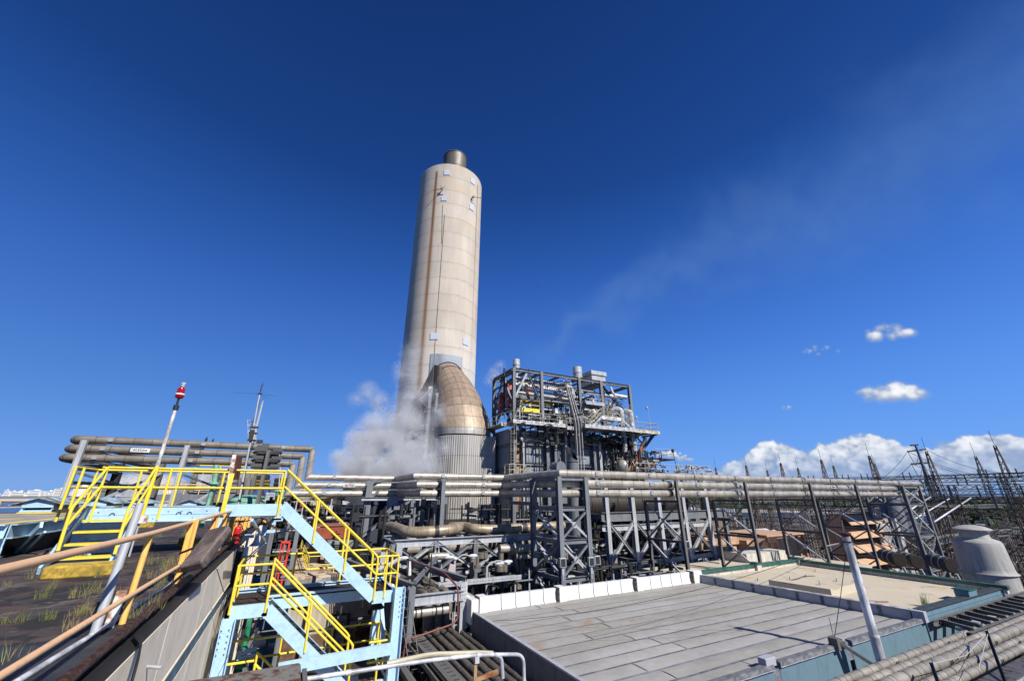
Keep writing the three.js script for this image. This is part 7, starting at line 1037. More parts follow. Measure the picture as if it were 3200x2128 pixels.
  const lc = bt.clone().add(new THREE.Vector3(0, 0.27, 0)); add(bp, 'red_globe', [lathe([[0.03, 0.04], [0.09, 0.06], [0.11, 0.11], [0.115, 0.16]], lc, 24), lathe([[0.115, 0.2], [0.1, 0.22], [0.095, 0.33], [0.08, 0.39], [0.03, 0.41]], lc, 24)], mat('redGlass', [0.30, 0.006, 0.008], 0.12, 0)); add(bp, 'white_ring', new THREE.CylinderGeometry(0.125, 0.125, 0.04, 24).translate(lc.x, lc.y + 0.18, lc.z), M.white); add(bp, 'top_fitting', [new THREE.CylinderGeometry(0.045, 0.045, 0.12, 10).translate(lc.x + 0.01, lc.y + 0.47, lc.z), box(lc.x + 0.02, lc.y + 0.52, lc.z, 0.1, 0.07, 0.06)], M.steelLight); add(bp, 'drop_pipe', rod(bb.clone().add(new THREE.Vector3(0, -0.1, 0)), bb.clone().setY(RF + EYE - 0.0), 0.025, 8), M.steelLight);
  // board on edge and antenna mast
  const p0 = atV(733, 1496, 15.3), p1 = atV(741, 1425, 15.3), sg = thing('sign_board', 'weathered board seen edge-on, white and yellow edge with a brown face', 'board', p0); add(sg, 'edge', bar(W(p0.x - 0.1, PD - 0.2, 15.25), W(p1.x - 0.08, p1.y - EYE + 0.03, 15.25), 0.1, 0.03), M.whiteRust); add(sg, 'edge_lower', bar(W(p0.x - 0.105, PD - 0.2, 15.24), W(p0.x - 0.09, p0.y - EYE + 0.15, 15.24), 0.11, 0.035), M.yellow); add(sg, 'face', quadPlate([W(p0.x - 0.02, p0.y - EYE - 0.05, 15.25), W(p0.x + 0.06, p0.y - EYE, 15.9), W(p1.x + 0.08, p1.y - EYE, 15.9), W(p1.x, p1.y - EYE, 15.25)], 0.03), mat('boardBrown', [0.085, 0.025, 0.015], 0.7));
  const ma = W(-1.38, PD - 0.3, 15.9), mt = W(-1.5, 3.22, 15.9), an = thing('antenna_mast', 'thin grey antenna mast with whips and radials, rising behind the board', 'antenna', ma); add(an, 'mast', rod(ma, mt, 0.035, 10, 0.025), M.steelLight); const up = (k, dx = 0, dz = 0) => ma.clone().lerp(mt, k).add(new THREE.Vector3(dx, 0, dz)); add(an, 'second_pole', rod(up(0.58, 0.06), up(0.94, 0.13), 0.04, 10, 0.028), M.steelLight); add(an, 'hub', [box(mt.x, mt.y, mt.z, 0.12, 0.06, 0.06), rod(mt, mt.clone().add(new THREE.Vector3(0, 0.35, 0)), 0.012, 6)], M.black); add(an, 'radials', [rod(mt, mt.clone().add(new THREE.Vector3(-0.75, -0.06, 0.1)), 0.004, 4), rod(mt, mt.clone().add(new THREE.Vector3(0.5, 0.0, -0.1)), 0.004, 4), rod(mt, mt.clone().add(new THREE.Vector3(0.3, -0.2, 0.3)), 0.004, 4), rod(mt, mt.clone().add(new THREE.Vector3(0.05, 0.4, 0)), 0.005, 4)], M.black); for (const kk of [0.6, 0.66, 0.71]) add(an, 'clamp', box(up(kk).x + 0.03, up(kk).y, up(kk).z, 0.24, 0.05, 0.1), M.black); add(an, 'control_box', box(up(0.64).x, up(0.64).y, up(0.64).z + 0.05, 0.13, 0.34, 0.1), M.steelDark); add(an, 'coax', pipe([mt, up(0.9, 0.03), up(0.72, -0.05), up(0.6, 0.12), up(0.45, 0.02), up(0.2, 0.05), up(0, 0.03)], 0.016, 6, 0.2), M.black);
}
{   // helipad deck, painted lines, its steps; pitched blue vents behind
  const h = -0.72, c = thing('landing_deck', 'raised grey deck with yellow painted lines and a pale blue edge, at the left', 'deck', W(-12, h, 20)), n = 7; const deckM = mat('deckGrey', [0.40, 0.36, 0.335], 0.85, 0, { map: T.streak, ms: 6, my: 6 });
  for (let i = 0; i < n; i++) add(c, 'deck_plate', slab(-28 + i * 3.1, -28 + (i + 1) * 3.1 - 0.015, h - 0.1, h, 16.0, 24.6), deckM);
  const paint = (pts) => add(c, 'painted_line', quadPlate(pts.map(p => W(p[0], h + 0.004, p[1])), 0.003), M.yellow); const ln = (u0, v0, u1, v1, w = 0.22) => { const d = Math.hypot(u1 - u0, v1 - v0), nx = -(v1 - v0) / d * w / 2, ny = (u1 - u0) / d * w / 2; paint([[u0 + nx, v0 + ny], [u1 + nx, v1 + ny], [u1 - nx, v1 - ny], [u0 - nx, v0 - ny]]); };
  ln(-28, 16.2, -6.4, 16.2, 0.3); ln(-28, 24.4, -6.4, 24.4, 0.3); ln(-6.5, 16.1, -6.5, 24.5, 0.28); for (let i = 0; i < 22; i++) { const a0 = i / 22 * 6.2832, a1 = (i + 1) / 22 * 6.2832; ln(-13 + Math.cos(a0) * 3.2, 20.2 + Math.sin(a0) * 3.2, -13 + Math.cos(a1) * 3.2, 20.2 + Math.sin(a1) * 3.2, 0.4); } ln(-10.2, 17.4, -7.4, 19.4, 0.3); ln(-8.5, 22.4, -6.8, 22.0, 0.25);
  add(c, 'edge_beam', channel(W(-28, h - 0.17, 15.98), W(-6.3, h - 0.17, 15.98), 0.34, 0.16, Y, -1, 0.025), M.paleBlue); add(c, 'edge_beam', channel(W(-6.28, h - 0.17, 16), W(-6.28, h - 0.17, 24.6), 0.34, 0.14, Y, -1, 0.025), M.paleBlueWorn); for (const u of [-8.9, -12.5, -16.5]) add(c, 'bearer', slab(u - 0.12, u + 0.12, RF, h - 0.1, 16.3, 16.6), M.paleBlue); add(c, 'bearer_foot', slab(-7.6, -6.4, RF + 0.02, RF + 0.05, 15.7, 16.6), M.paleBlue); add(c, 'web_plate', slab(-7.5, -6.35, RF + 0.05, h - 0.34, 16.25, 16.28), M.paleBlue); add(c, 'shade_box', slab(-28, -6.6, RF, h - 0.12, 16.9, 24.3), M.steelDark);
  for (let i = 0; i < 3; i++) { const hh = h - 0.21 * (i + 1), v = 15.6 - i * 0.35; add(c, 'step', slab(-14, lerp(-8.1, -8.3, i / 3), hh - 0.04, hh, v - 0.12, v + 0.14), M.yellow); } const s0 = atH(128, 1640, h - 0.05), s1 = atH(42, 1726, RF + 0.03); add(c, 'step_stringer', bar(s0, s1, 0.06, 0.16), M.paleBlue); add(c, 'step_stringer', bar(s0.clone().add(new THREE.Vector3(0.12, -0.18, 0)), s1.clone().add(new THREE.Vector3(0.2, -0.02, 0)), 0.05, 0.05), M.paleBlue); add(c, 'step_bracket', slab(-9.35, -9.25, RF, h - 0.3, 15.7, 15.76), M.paleBlue);
  const vent = (label, x0, x1, y0, yr, d, dep = 3) => { const v = d, a = atV(x0, y0, v), b = atV(x1, y0, v), r = atV((x0 + x1) / 2, yr, v), t = thing('roof_vent', label, 'roof vent', W((a.x + b.x) / 2, RF, v), 'pale blue pitched vents on the hall roof'); const u0 = a.x, u1 = b.x, um = (u0 + u1) / 2, hr = r.y - EYE, he = lerp(a.y - EYE, hr, 0.66), hm = lerp(a.y - EYE, hr, 0.36); add(t, 'gable', prism([[u0, hm], [u1, hm], [u1, he], [um, hr - 0.02], [u0, he]], 'v', v, v + 0.04), M.paleBlue); add(t, 'roof_sheet', [quadPlate([W(um, hr, v - 0.2), W(u1 + 0.4, he - 0.1, v - 0.1), W(u1 + 0.4, he - 0.1, v + dep), W(um, hr, v + dep)].reverse(), 0.03)], M.paleBlueWorn); add(t, 'roof_sheet', [quadPlate([W(um, hr, v - 0.2), W(u0 - 0.4, he - 0.1, v - 0.1), W(u0 - 0.4, he - 0.1, v + dep), W(um, hr, v + dep)], 0.03)], M.paleBlueWorn); add(t, 'screen', slab(u0 + 0.05, u1 - 0.05, RF, hm, v + 0.3, v + 0.34), M.glassDark); add(t, 'side', [slab(u1 - 0.06, u1, RF, he, v + 0.05, v + dep - 0.2), slab(u0, u0 + 0.06, RF, he, v + 0.05, v + dep - 0.2)], M.paleBlueWorn); add(t, 'sill', slab(u0, u1, a.y - EYE + 0.04, a.y - EYE + 0.12, v - 0.02, v + 0.3), M.paleBlue); add(t, 'kerb', slab(u0 - 0.05, u1 + 0.05, RF, a.y - EYE + 0.03, v - 0.05, v + dep), M.yellow); return t; };
  vent('big pale blue pitched vent at the far left behind the painted deck', 56, 156, 1604, 1557, 28); vent('pale blue pitched vent half hidden by the yellow stair rails', 252, 324, 1596, 1557, 33); vent('small dusty pale blue pitched vent left of the platform', 380, 440, 1586, 1561, 36); vent('small pale blue pitched vent between two grey legs right of the beacon', 566, 610, 1590, 1563, 36, 2);
}
// ---------- pale blue stair tower ----------
{
  const c = thing('stair_tower', 'pale blue steel stair tower with bright yellow railings going down beside the hall', 'stairs', W(1.5, -EYE, 16)), B = M.paleBlue, v0 = PV, v1 = 16.45, vb = 17.6;
  const ch = (a, b, hgt = 0.33, s = 1) => add(c, 'stringer', channel(a, b, hgt, 0.1, Y, s, 0.028), B), L1 = -3.15, L2 = -5.55, L3 = -8.0;
  const flight = (uT, hT, uB, hB, i) => { for (const v of [v0, v1]) ch(W(uT, hT - 0.1, v), W(uB, hB - 0.1, v), 0.33, v === v0 ? 1 : -1); const n = Math.round((hT - hB) / 0.215); for (let k = 1; k < n; k++) { const u = lerp(uT, uB, k / n), h = lerp(hT, hB, k / n); add(c, 'tread', slab(u - 0.16, u + 0.14, h - 0.06, h - 0.02, v0 + 0.03, v1 - 0.03), M.grating); add(c, 'nosing', slab(u - 0.17, u - 0.12, h - 0.065, h - 0.01, v0 + 0.05, v1 - 0.05), M.yellow); } };
  flight(-0.18, PD + 0.12, 2.98, L1 + 0.1, 0); flight(-0.06, L1 + 0.1, 2.5, L2 + 0.1, 1); flight(-0.06, L2, 2.5, L3, 2);
  ch(W(2.94, L1 - 0.0, v0), W(3.68, L1 - 0.0, v0)); ch(W(-0.95, L1, v0), W(-0.02, L1, v0)); ch(W(2.4, L2, v0), W(3.68, L2, v0));
  const deck = (L) => { add(c, 'landing', slab(-0.95, 3.65, L + 0.08, L + 0.12, v1, vb), M.grating); add(c, 'landing', slab(-0.95, -0.06, L + 0.075, L + 0.115, v0 + 0.03, v1 - 0.005), M.grating); add(c, 'landing', slab(2.96, 3.65, L + 0.075, L + 0.115, v0 + 0.03, v1 - 0.005), M.grating); add(c, 'edge_channel', channel(W(-0.95, L + 0.05, vb), W(3.66, L + 0.05, vb), 0.36, 0.08, Y, -1, 0.02), B); add(c, 'edge_channel', channel(W(-0.05, L - 0.02, v1 + 0.02), W(2.95, L - 0.02, v1 + 0.02), 0.4, 0.08, Y, 1, 0.02), B); add(c, 'edge_channel', channel(W(3.66, L + 0.02, v0), W(3.66, L + 0.02, vb), 0.36, 0.08, Y, 1, 0.02), B); add(c, 'toe_board', slab(-0.95, 3.66, L + 0.12, L + 0.24, vb - 0.01, vb + 0.005), B); };
  for (const L of [L1, L2, L3]) deck(L);
  for (const [u, v, top] of [[-0.93, 15.42, L1 - 0.1], [3.78, 15.42, L1 + 0.25], [3.6, vb + 0.1, L1], [-0.93, vb + 0.1, L1]]) { add(c, 'column', ibeam(W(u, -EYE, v), W(u, top, v), 0.34, 0.3, new THREE.Vector3(1, 0, 0), 0.022), B); if (v < 16) for (let k = 0; k < 5; k++) for (const d of [-0.09, 0.09]) add(c, 'bolt', new THREE.SphereGeometry(0.022, 8, 5).translate(u + d, top - 0.15 - k * 0.14 + EYE, -v + 0.16), B); }
  add(c, 'front_beam', channel(W(0.5, -4.58, 15.15), W(3.66, -4.52, 15.15), 0.3, 0.12, Y, 1, 0.022), B); add(c, 'side_brace', bar(W(3.62, L1 - 0.3, vb), W(3.62, L2 + 0.4, v0 + 0.2), 0.12, 0.12), B); add(c, 'lower_beam', ibeam(W(-0.9, L2 - 0.1, 15.4), W(-0.9, L2 - 0.1, vb), 0.3, 0.2), B);
  const Yl = M.yellow, P = (a, b, r = 0.032) => add(c, 'post', rod(a, b, r, 12), Yl), R = (pts, n = 'top_rail', r = 0.032) => add(c, n, pipe(pts, r, 12, 0.12), Yl), up = 1.07, md = 0.55;
  const guard = (uT, hT, uB, hB, us) => { for (const v of [v0 - 0.02, v1 + 0.02]) { const H = u => lerp(hT, hB, (u - uT) / (uB - uT)); R([W(uT, hT + up, v), W(uB, hB + up, v), W(uB + 0.02, hB + md, v)]); R([W(uT, hT + md, v), W(uB, hB + md, v)], 'middle_rail'); for (const u of us) P(W(u, H(u) - 0.2, v), W(u, H(u) + up, v)); } };
  guard(-0.2, PD + 0.05, 2.98, L1 + 0.12, [0.9, 1.95, 2.98]); guard(-0.1, L1 + 0.15, 2.5, L2 + 0.15, [-0.08, 1.15, 2.5]); guard(-0.1, L2 + 0.05, 2.5, L3 + 0.1, [-0.08, 1.2, 2.4]);
  for (const L of [L1 + 0.12, L2 + 0.12, L3 + 0.12]) { R([W(-0.98, L + up, v0), W(-0.98, L + up, vb), W(3.68, L + up, vb), W(3.68, L + up, v0), W(2.99, L + up, v0)]); R([W(-0.98, L + md, v0), W(-0.98, L + md, vb), W(3.68, L + md, vb), W(3.68, L + md, v0), W(2.99, L + md, v0)], 'middle_rail'); for (const u of [-0.98, 0.55, 2.1, 3.68]) P(W(u, L - 0.1, vb), W(u, L + up, vb)); for (const [u, v] of [[-0.98, v0], [-0.98, v0 + 0.6], [3.68, v0], [3.3, v0 - 0.01], [3.68, 16.5]]) P(W(u, L - 0.15, v), W(u, L + up, v)); R([W(-0.98, L + up, v0), W(-0.12, L + up, v0 - 0.02)]); R([W(-0.98, L + md, v0), W(-0.12, L + md, v0 - 0.02)], 'middle_rail'); }
  for (const [u, v] of [[0.9, 17.2], [3.2, 16]]) add(c, 'landing_lamp', lathe([[0.05, 0.2], [0.12, 0.12], [0.26, -0.05], [0.24, -0.06]], W(u, L1 - 0.35, v), 20), M.steelDark);
  const ye = thing('green_valve', 'green pipe and valve in the shade behind the lower stairs', 'valve', atV(755, 2040, 17.5)); const g0 = atV(752, 2085, 17.5), g1 = atV(756, 2050, 17.5), g2 = atV(762, 2030, 17.8), g3 = atV(775, 1960, 22); add(ye, 'pipe', pipe([g0, g1, g2], 0.12, 12, 0.1), M.green); add(ye, 'flange', [0.15, 0.8].map(k => new THREE.CylinderGeometry(0.18, 0.18, 0.06, 14).translate(g0.x, lerp(g0.y, g1.y, k), g0.z)), M.green); add(ye, 'riser', pipe([g3.clone().add(new THREE.Vector3(0, -3, 0)), g3, atV(782, 1915, 24)], 0.1, 10), M.green); add(ye, 'bracket', [bar(atV(742, 2044, 17), atV(798, 2028, 17.4), 0.08, 0.12), bar(atV(740, 2060, 17), atV(795, 2046, 17.4), 0.06, 0.08)], M.paleBlue);
}

// ---------- the beige cabin under the stairs ----------
{
  const c = thing('cabin', 'beige cabin with a brown base, pale door and tan roof behind the stair tower', 'building', W(4, -EYE, 40)), u0 = 1.12, u1 = 6.95, v = 33, top = -5.2, base = -8.35; const tanRoof = mat('cabinRoof', [0.60, 0.50, 0.38], 0.85, 0, { map: T.rust, ms: 4, bump: true, bs: 1.5, bh: 0.01 });
  add(c, 'wall', [slab(u0, u1, base, top, v, v + 17)], M.beige); add(c, 'base_course', slab(u0 - 0.02, u1 + 0.02, -EYE, base - 0.01, v - 0.02, v + 17.02), M.brownBase); add(c, 'roof', slab(u0 - 0.1, u1 + 0.1, top, top + 0.12, v - 0.1, v + 17.2), tanRoof); add(c, 'fascia', slab(u0 - 0.12, u1 + 0.12, top - 0.32, top + 0.02, v - 0.14, v - 0.1), M.concrete); add(c, 'gutter', channel(W(u0 + 0.1, top - 0.5, v - 0.12), W(u1, top - 0.5, v - 0.12), 0.14, 0.12, Y, 1, 0.02), M.paleBlue);
  const d = add(c, 'door', slab(3.6, 4.75, -9.8, -7.5, v - 0.05, v - 0.01), mat('doorGrey', [0.42, 0.46, 0.53], 0.55, 0, { map: T.grime, ms: 2 })); add(c, 'door_frame', [slab(3.5, 3.6, -9.8, -7.4, v - 0.07, v), slab(4.75, 4.85, -9.8, -7.4, v - 0.07, v), slab(3.5, 4.85, -7.5, -7.4, v - 0.075, v - 0.002)], M.steelDark); add(d, 'handle', box(4.6, -8.7 + EYE, -v + 0.08, 0.06, 0.16, 0.06), M.steelLight); add(d, 'panel', slab(4.15, 4.17, -9.7, -7.6, v - 0.056, v - 0.049), M.steelDark);
  railing(c, [W(1.9, top + 0.12, 34), W(1.7, top + 0.12, 46)], M.yellow, { gap: 1.6, r: 0.03 }); railing(c, [W(1.9, top + 0.12, 34), W(6.9, top + 0.12, 33.6), W(6.9, top + 0.12, 46)], M.yellow, { gap: 1.7, r: 0.03 }); for (const [u, q] of [[1.9, 34], [3.3, 33.9], [5.2, 33.8], [6.8, 33.7], [1.8, 40], [6.85, 38]]) add(c, 'rail_foot', new THREE.ConeGeometry(0.14, 0.36, 10).translate(u, top + 0.28 + EYE, -q), M.concrete);
  const rb = thing('red_container', 'rust-red equipment box on the tan cabin roof', 'container', W(3, top, 45)); add(rb, 'box', slab(2.45, 5.55, top + 0.12, -2.75, 43.5, 46.5), M.redLead); add(rb, 'lid', rslab(2.4, 5.6, -2.75, -2.6, 43.4, 46.6, 0.02, 1), mat('rustLid', [0.22, 0.08, 0.05], 0.6)); add(rb, 'seam', [slab(2.44, 5.56, -4.3, -4.26, 43.48, 43.5)], M.rustWall);
  const ac = thing('air_conditioner', 'grey air-conditioning unit with louvred side in front of the red box', 'air conditioner', W(4, top, 39)); add(ac, 'cabinet', rslab(3.25, 6.2, top + 0.25, top + 1.75, 37.5, 39, 0.05, 2), mat('acGrey', [0.30, 0.31, 0.29], 0.6, 0.1, { map: T.streak, ms: 2 })); for (let i = 0; i < 9; i++) add(ac, 'louvre', slab(3.35, 4.6, top + 0.4 + i * 0.13, top + 0.47 + i * 0.13, 37.46, 37.5), M.steelDark); add(ac, 'panel', [slab(4.75, 5.4, top + 0.35, top + 1.6, 37.47, 37.5), slab(5.45, 6.1, top + 0.35, top + 1.6, 37.47, 37.5)], M.acGrey); add(ac, 'vent', [box(5.4, top + 1.9 + EYE, -38, 0.2, 0.3, 0.2), box(5.0, top + 1.85 + EYE, -38.3, 0.2, 0.2, 0.2)], M.white); add(ac, 'duct', slab(2.0, 3.0, top + 0.12, top + 0.7, 39, 40.5), M.steelDark);
  const rf = thing('red_ladder', 'bright red ladder frame beside the tan cabin roof', 'ladder', W(0.3, -8, 30)); const r0 = atV(878, 1694, 30), r1 = atV(905, 1694, 30); const rM = mat('frameRed', [0.62, 0.035, 0.015], 0.5); add(rf, 'frame', [bar(r0, r1, 0.12, 0.12), bar(r1, W(r1.x - 0.1, -6.6, 30), 0.1, 0.1), bar(r0.clone().add(new THREE.Vector3(0.02, 0, 0)), W(r0.x + 0.05, -6.6, 30), 0.06, 0.06), bar(r0.clone().lerp(r1, 0.4), W(lerp(r0.x, r1.x, 0.4), -6.6, 30), 0.06, 0.06), bar(W(r0.x - 0.1, -5.3, 30), W(r1.x, -5.2, 30), 0.07, 0.07)], rM);
  // dark steel rack behind the upper stringer
  const k = thing('low_rack', 'dark steel rack with pale beams behind the stair tower', 'steel rack', W(1, -EYE, 40)); for (const [y, vv, m, x1] of [[-2.4, 50, M.steelLight, 8.4], [-3.4, 50.4, M.steelLight, 8.4], [-4.3, 51, M.steel, 8.4], [-1.6, 53, M.steel, 8.4], [-5.2, 50, M.steelLight, 3], [-6.3, 50, M.steelLight, 1.6], [-2.9, 53, M.steel, 8.4], [-4.4, 31.5, M.steelLight, 0.9], [-5.4, 31.2, M.steel, 0.9], [-6.6, 31, M.steelLight, 0.8]]) add(k, 'beam', ibeam(W(vv < 40 ? -1 : -0.6, y, vv), W(x1, y, vv), 0.26, 0.24), m); for (const [u, vv] of [[0.4, 50.2], [2.6, 50.2], [5, 50.2], [8.4, 50.2], [-0.6, 31.2], [0.8, 31.2]]) add(k, 'post', ibeam(W(u, -EYE, vv), W(u, -1.3, vv), 0.24, 0.24, new THREE.Vector3(0, 0, 1)), u > 6 ? M.steelLight : M.steel); for (let i = 0; i < 5; i++) add(k, 'rung', bar(W(1.5 + i * 1.4, -2.3, 50.2), W(1.9 + i * 1.4, -1.7, 53), 0.12, 0.14), M.steelLight); clutter(k, 160, -1, 9, -9, -1.7, 51, 56, M.steelDark, { r0: 0.03, r1: 0.13, l1: 4 }); clutter(k, 40, -1, 0.9, -8, -4, 28, 34, M.steel, { r0: 0.02, r1: 0.08, l1: 2.5 }); for (let i = 0; i < 3; i++) add(k, 'hose_loop', new THREE.TorusGeometry(1.0 + i * 0.25, 0.1, 8, 24, 4.2).rotateY(0.4).translate(9.6, -2.2 + EYE - i * 0.2, -42.5 - i * 0.3), M.steel);
}
// ---------- machinery far left behind the platform ----------
{
  const bx = (name, label, cat, x0, y0, x1, y1, v, dep, m, ribs = 0, group) => { const a = atV(x0, y0, v), b = atV(x1, y1, v), t = thing(name, label, cat, W((a.x + b.x) / 2, Math.min(RF, b.y - EYE) - 1, v), group); add(t, 'casing', slab(a.x, b.x, b.y - EYE - 2, a.y - EYE, v, v + dep), m); for (let i = 0; i < ribs; i++) { const h = lerp(b.y - EYE, a.y - EYE, (i + 0.5) / ribs); add(t, 'rib', slab(a.x - 0.05, b.x + 0.05, h - 0.08, h + 0.08, v - 0.14, v), m); } return [t, a, b]; };
  const gt = mat('enclosureGrey', [0.21, 0.205, 0.19], 0.65, 0.1, { map: T.streak, ms: 3 });
  const [e, a, b] = bx('turbine_enclosure', 'grey-green ribbed machine enclosure with yellow roof rails behind the platform', 'machinery', 606, 1468, 742, 1545, 62, 9, gt, 5); for (let i = 0; i < 6; i++) add(e, 'upright', slab(lerp(a.x, b.x, i / 5) - 0.1, lerp(a.x, b.x, i / 5) + 0.1, b.y - EYE, a.y - EYE, 61.7, 62), gt); railing(e, [W(a.x, a.y - EYE, 62.2), W(b.x, a.y - EYE, 62.2)], M.yellow, { r: 0.06, gap: 2 }); add(e, 'beam', slab(a.x - 4, b.x + 1, b.y - EYE - 0.7, b.y - EYE, 60.5, 61), M.steel); railing(e, [W(a.x - 3, b.y - EYE, 60.8), W(a.x + 2.6, b.y - EYE, 60.8)], M.orange, { r: 0.05, gap: 1.4 }); add(e, 'door', slab(a.x + 0.6, a.x + 2.6, b.y - EYE + 0.2, a.y - EYE - 0.5, 61.6, 61.75), M.steelLight); for (const u of [0.1, 0.5, 0.9]) add(e, 'leg', ibeam(W(lerp(a.x, b.x, u), -EYE, 61), W(lerp(a.x, b.x, u), b.y - EYE - 0.7, 61), 0.4, 0.4), M.steel);
  const [s] = bx('silencer_pipes', 'bundle of bent grey pipes right of the ribbed enclosure', 'pipework', 770, 1500, 776, 1545, 58, 1, gt); for (let i = 0; i < 8; i++) { const p = atV(748 + i * 6, 1484 + (i % 3) * 3, 57), q = atV(742 + i * 5.5, 1545, 57); add(s, 'pipe', pipe([q, p, p.clone().add(new THREE.Vector3(0.7, 0.15, -1))], 0.16, 8, 0.4), M.cladDull); } for (let i = 0; i < 6; i++) add(s, 'grid', box(atV(768, 1490 + i * 9, 57.2).x, atV(768, 1490 + i * 9, 57.2).y, -57.2, 1.6, 0.1, 0.1), M.steelLight);
  bx('dark_hut', 'dark ribbed hut with a small gable behind the platform', 'hut', 793, 1482, 836, 1498, 66, 5, M.steelDark, 3); bx('yellow_engine', 'dark yellow machine housing under the dark hut', 'machine', 790, 1499, 838, 1518, 60, 3, mat('dullYellow', [0.32, 0.22, 0.03], 0.6, 0, { map: T.grime, ms: 2 }), 2); bx('dark_shed', 'dark shed left of the pipe drop', 'shed', 858, 1494, 900, 1518, 64, 6, M.steelDark, 2); bx('machine_plinth', 'long dark machine plinth with a yellow band behind the platform', 'machinery', 760, 1520, 900, 1600, 55, 3, M.steelDark, 0);
  const tp = mat('tarpBlue', [0.015, 0.06, 0.26], 0.6); for (const [p, l] of [[[[778, 1550], [806, 1528], [805, 1545], [786, 1552]], 'left'], [[[824, 1530], [857, 1530], [862, 1545], [828, 1558]], 'right']]) { const q = p.map(z => atV(z[0], z[1], 48)), t = thing('blue_tarp', `blue tarpaulin stretched over machinery behind the platform, on the ${l}`, 'tarpaulin', q[0]); add(t, 'sheet', quadPlate(q, 0.04), tp); }
  const tk = (name, label, x, y0, y1, v, r, m) => { const p = atV(x, y1, v), q = atV(x, y0, v), t = thing(name, label, 'tank', p, undefined); add(t, 'shell', new THREE.CylinderGeometry(r, r, q.y - p.y, 24).translate(p.x, (p.y + q.y) / 2, p.z), m); add(t, 'top', new THREE.SphereGeometry(r, 20, 8, 0, 6.3, 0, 1.57).scale(1, 0.35, 1).translate(q.x, q.y, q.z), m); add(t, 'band', new THREE.TorusGeometry(r + 0.02, 0.05, 5, 24).rotateX(1.57).translate(p.x, lerp(p.y, q.y, 0.5), p.z), m); };
  tk('mint_tank', 'mint green upright vessel by the end post of the platform rail', 874, 1536, 1560, 46, 0.55, M.mint); tk('mint_pump', 'small mint green machine low behind the platform edge', 765, 1567, 1580, 40, 1.1, M.mint); tk('mint_dome', 'wide mint green dome behind the pale blue stringer', 778, 1568, 1580, 44, 1.6, M.mint); tk('storage_tank', 'grey storage tank left of the beacon pole', 452, 1516, 1590, 95, 5.6, M.steelLight); tk('far_tank', 'grey drum-shaped tank right of the beacon pole', 488, 1510, 1590, 110, 5, M.steelLight);
  const gp = atV(668, 1510, 17.9), gq = atV(674, 1453, 17.9), gs = thing('green_pipe', 'mint green pipe standing behind the platform rail', 'pipe', gp); add(gs, 'pipe', pipe([gp.clone().add(new THREE.Vector3(-0.05, -1.4, 0)), gp, gq], 0.075, 14), M.mint); add(gs, 'flange', new THREE.CylinderGeometry(0.15, 0.15, 0.06, 14).translate(gp.x, gp.y, gp.z), M.mint);
  bx('dark_block', 'dark navy block behind the long pipes left of the steam', 'building', 1085, 1503, 1235, 1600, 60, 4, mat('navyBlock', [0.02, 0.027, 0.045], 0.6), 2); bx('back_plinth', 'dark machinery plinth behind the lower long pipes', 'machinery', 900, 1553, 1090, 1640, 72, 4, M.steelDark, 1); bx('pale_building', 'pale grey building with white posts left of the beacon pole', 'building', 368, 1518, 398, 1585, 90, 8, M.steelLight, 3); bx('grey_building', 'grey flat building before the bay behind the second yellow post', 'building', 318, 1518, 352, 1580, 100, 8, M.steel, 2); bx('white_cabin', 'small white cabin low behind the beacon pole', 'cabin', 510, 1532, 535, 1580, 80, 6, M.white, 2);
  const vt = atV(950, 1548, 52), hv = thing('horizontal_vessel', 'long pale horizontal vessel low behind the pipe drop', 'vessel', vt); add(hv, 'shell', pipe([atV(932, 1552, 50), atV(1000, 1552, 50)], 0.75, 20), M.cream); add(hv, 'saddle', [box(atV(945, 1565, 50).x, atV(945, 1572, 50).y, -50, 0.4, 1.2, 1.2), box(atV(990, 1565, 50).x, atV(990, 1572, 50).y, -50, 0.4, 1.2, 1.2)], M.redLead); const pp = thing('peach_tank', 'long peach-coloured tank between the lower pipes behind', 'tank', atV(960, 1528, 70)); add(pp, 'shell', pipe([atV(930, 1530, 70), atV(1004, 1530, 70)], 0.9, 16), mat('peachTank', [0.55, 0.36, 0.20], 0.6, 0, { map: T.grime, ms: 3 }));
  const wr = thing('barred_cage', 'white barred frame on the machine plinth behind the platform', 'frame', atV(842, 1560, 45)); for (let i = 0; i < 5; i++) { add(wr, 'bar', rod(atV(832 + i * 6, 1562, 45), atV(834 + i * 6, 1541, 45), 0.04, 6), M.white); add(wr, 'bar', rod(atV(830, 1541 + i * 5, 45), atV(858, 1541 + i * 5, 45), 0.04, 6), M.white); }
  const cl = thing('machine_clutter', 'tangle of small machines, hoses and rails behind the platform', 'machinery', W(-2, -2, 45)), A = atV(760, 1600, 44), Bq = atV(915, 1540, 44); clutter(cl, 90, A.x, Bq.x, -3.2, -0.2, 42, 50, M.steelDark, { r0: 0.03, r1: 0.14, l1: 1.8 }); clutter(cl, 50, A.x, Bq.x + 5, -3, -0.4, 42, 50, M.white, { r0: 0.02, r1: 0.07, l1: 1.6 }); clutter(cl, 24, A.x, Bq.x, -2.6, -0.6, 42, 48, M.orange, { r0: 0.03, r1: 0.07, l1: 1.5 }); clutter(cl, 50, Bq.x, Bq.x + 6, -3, 0.2, 46, 54, M.cream, { r0: 0.04, r1: 0.2, l1: 1.6 });
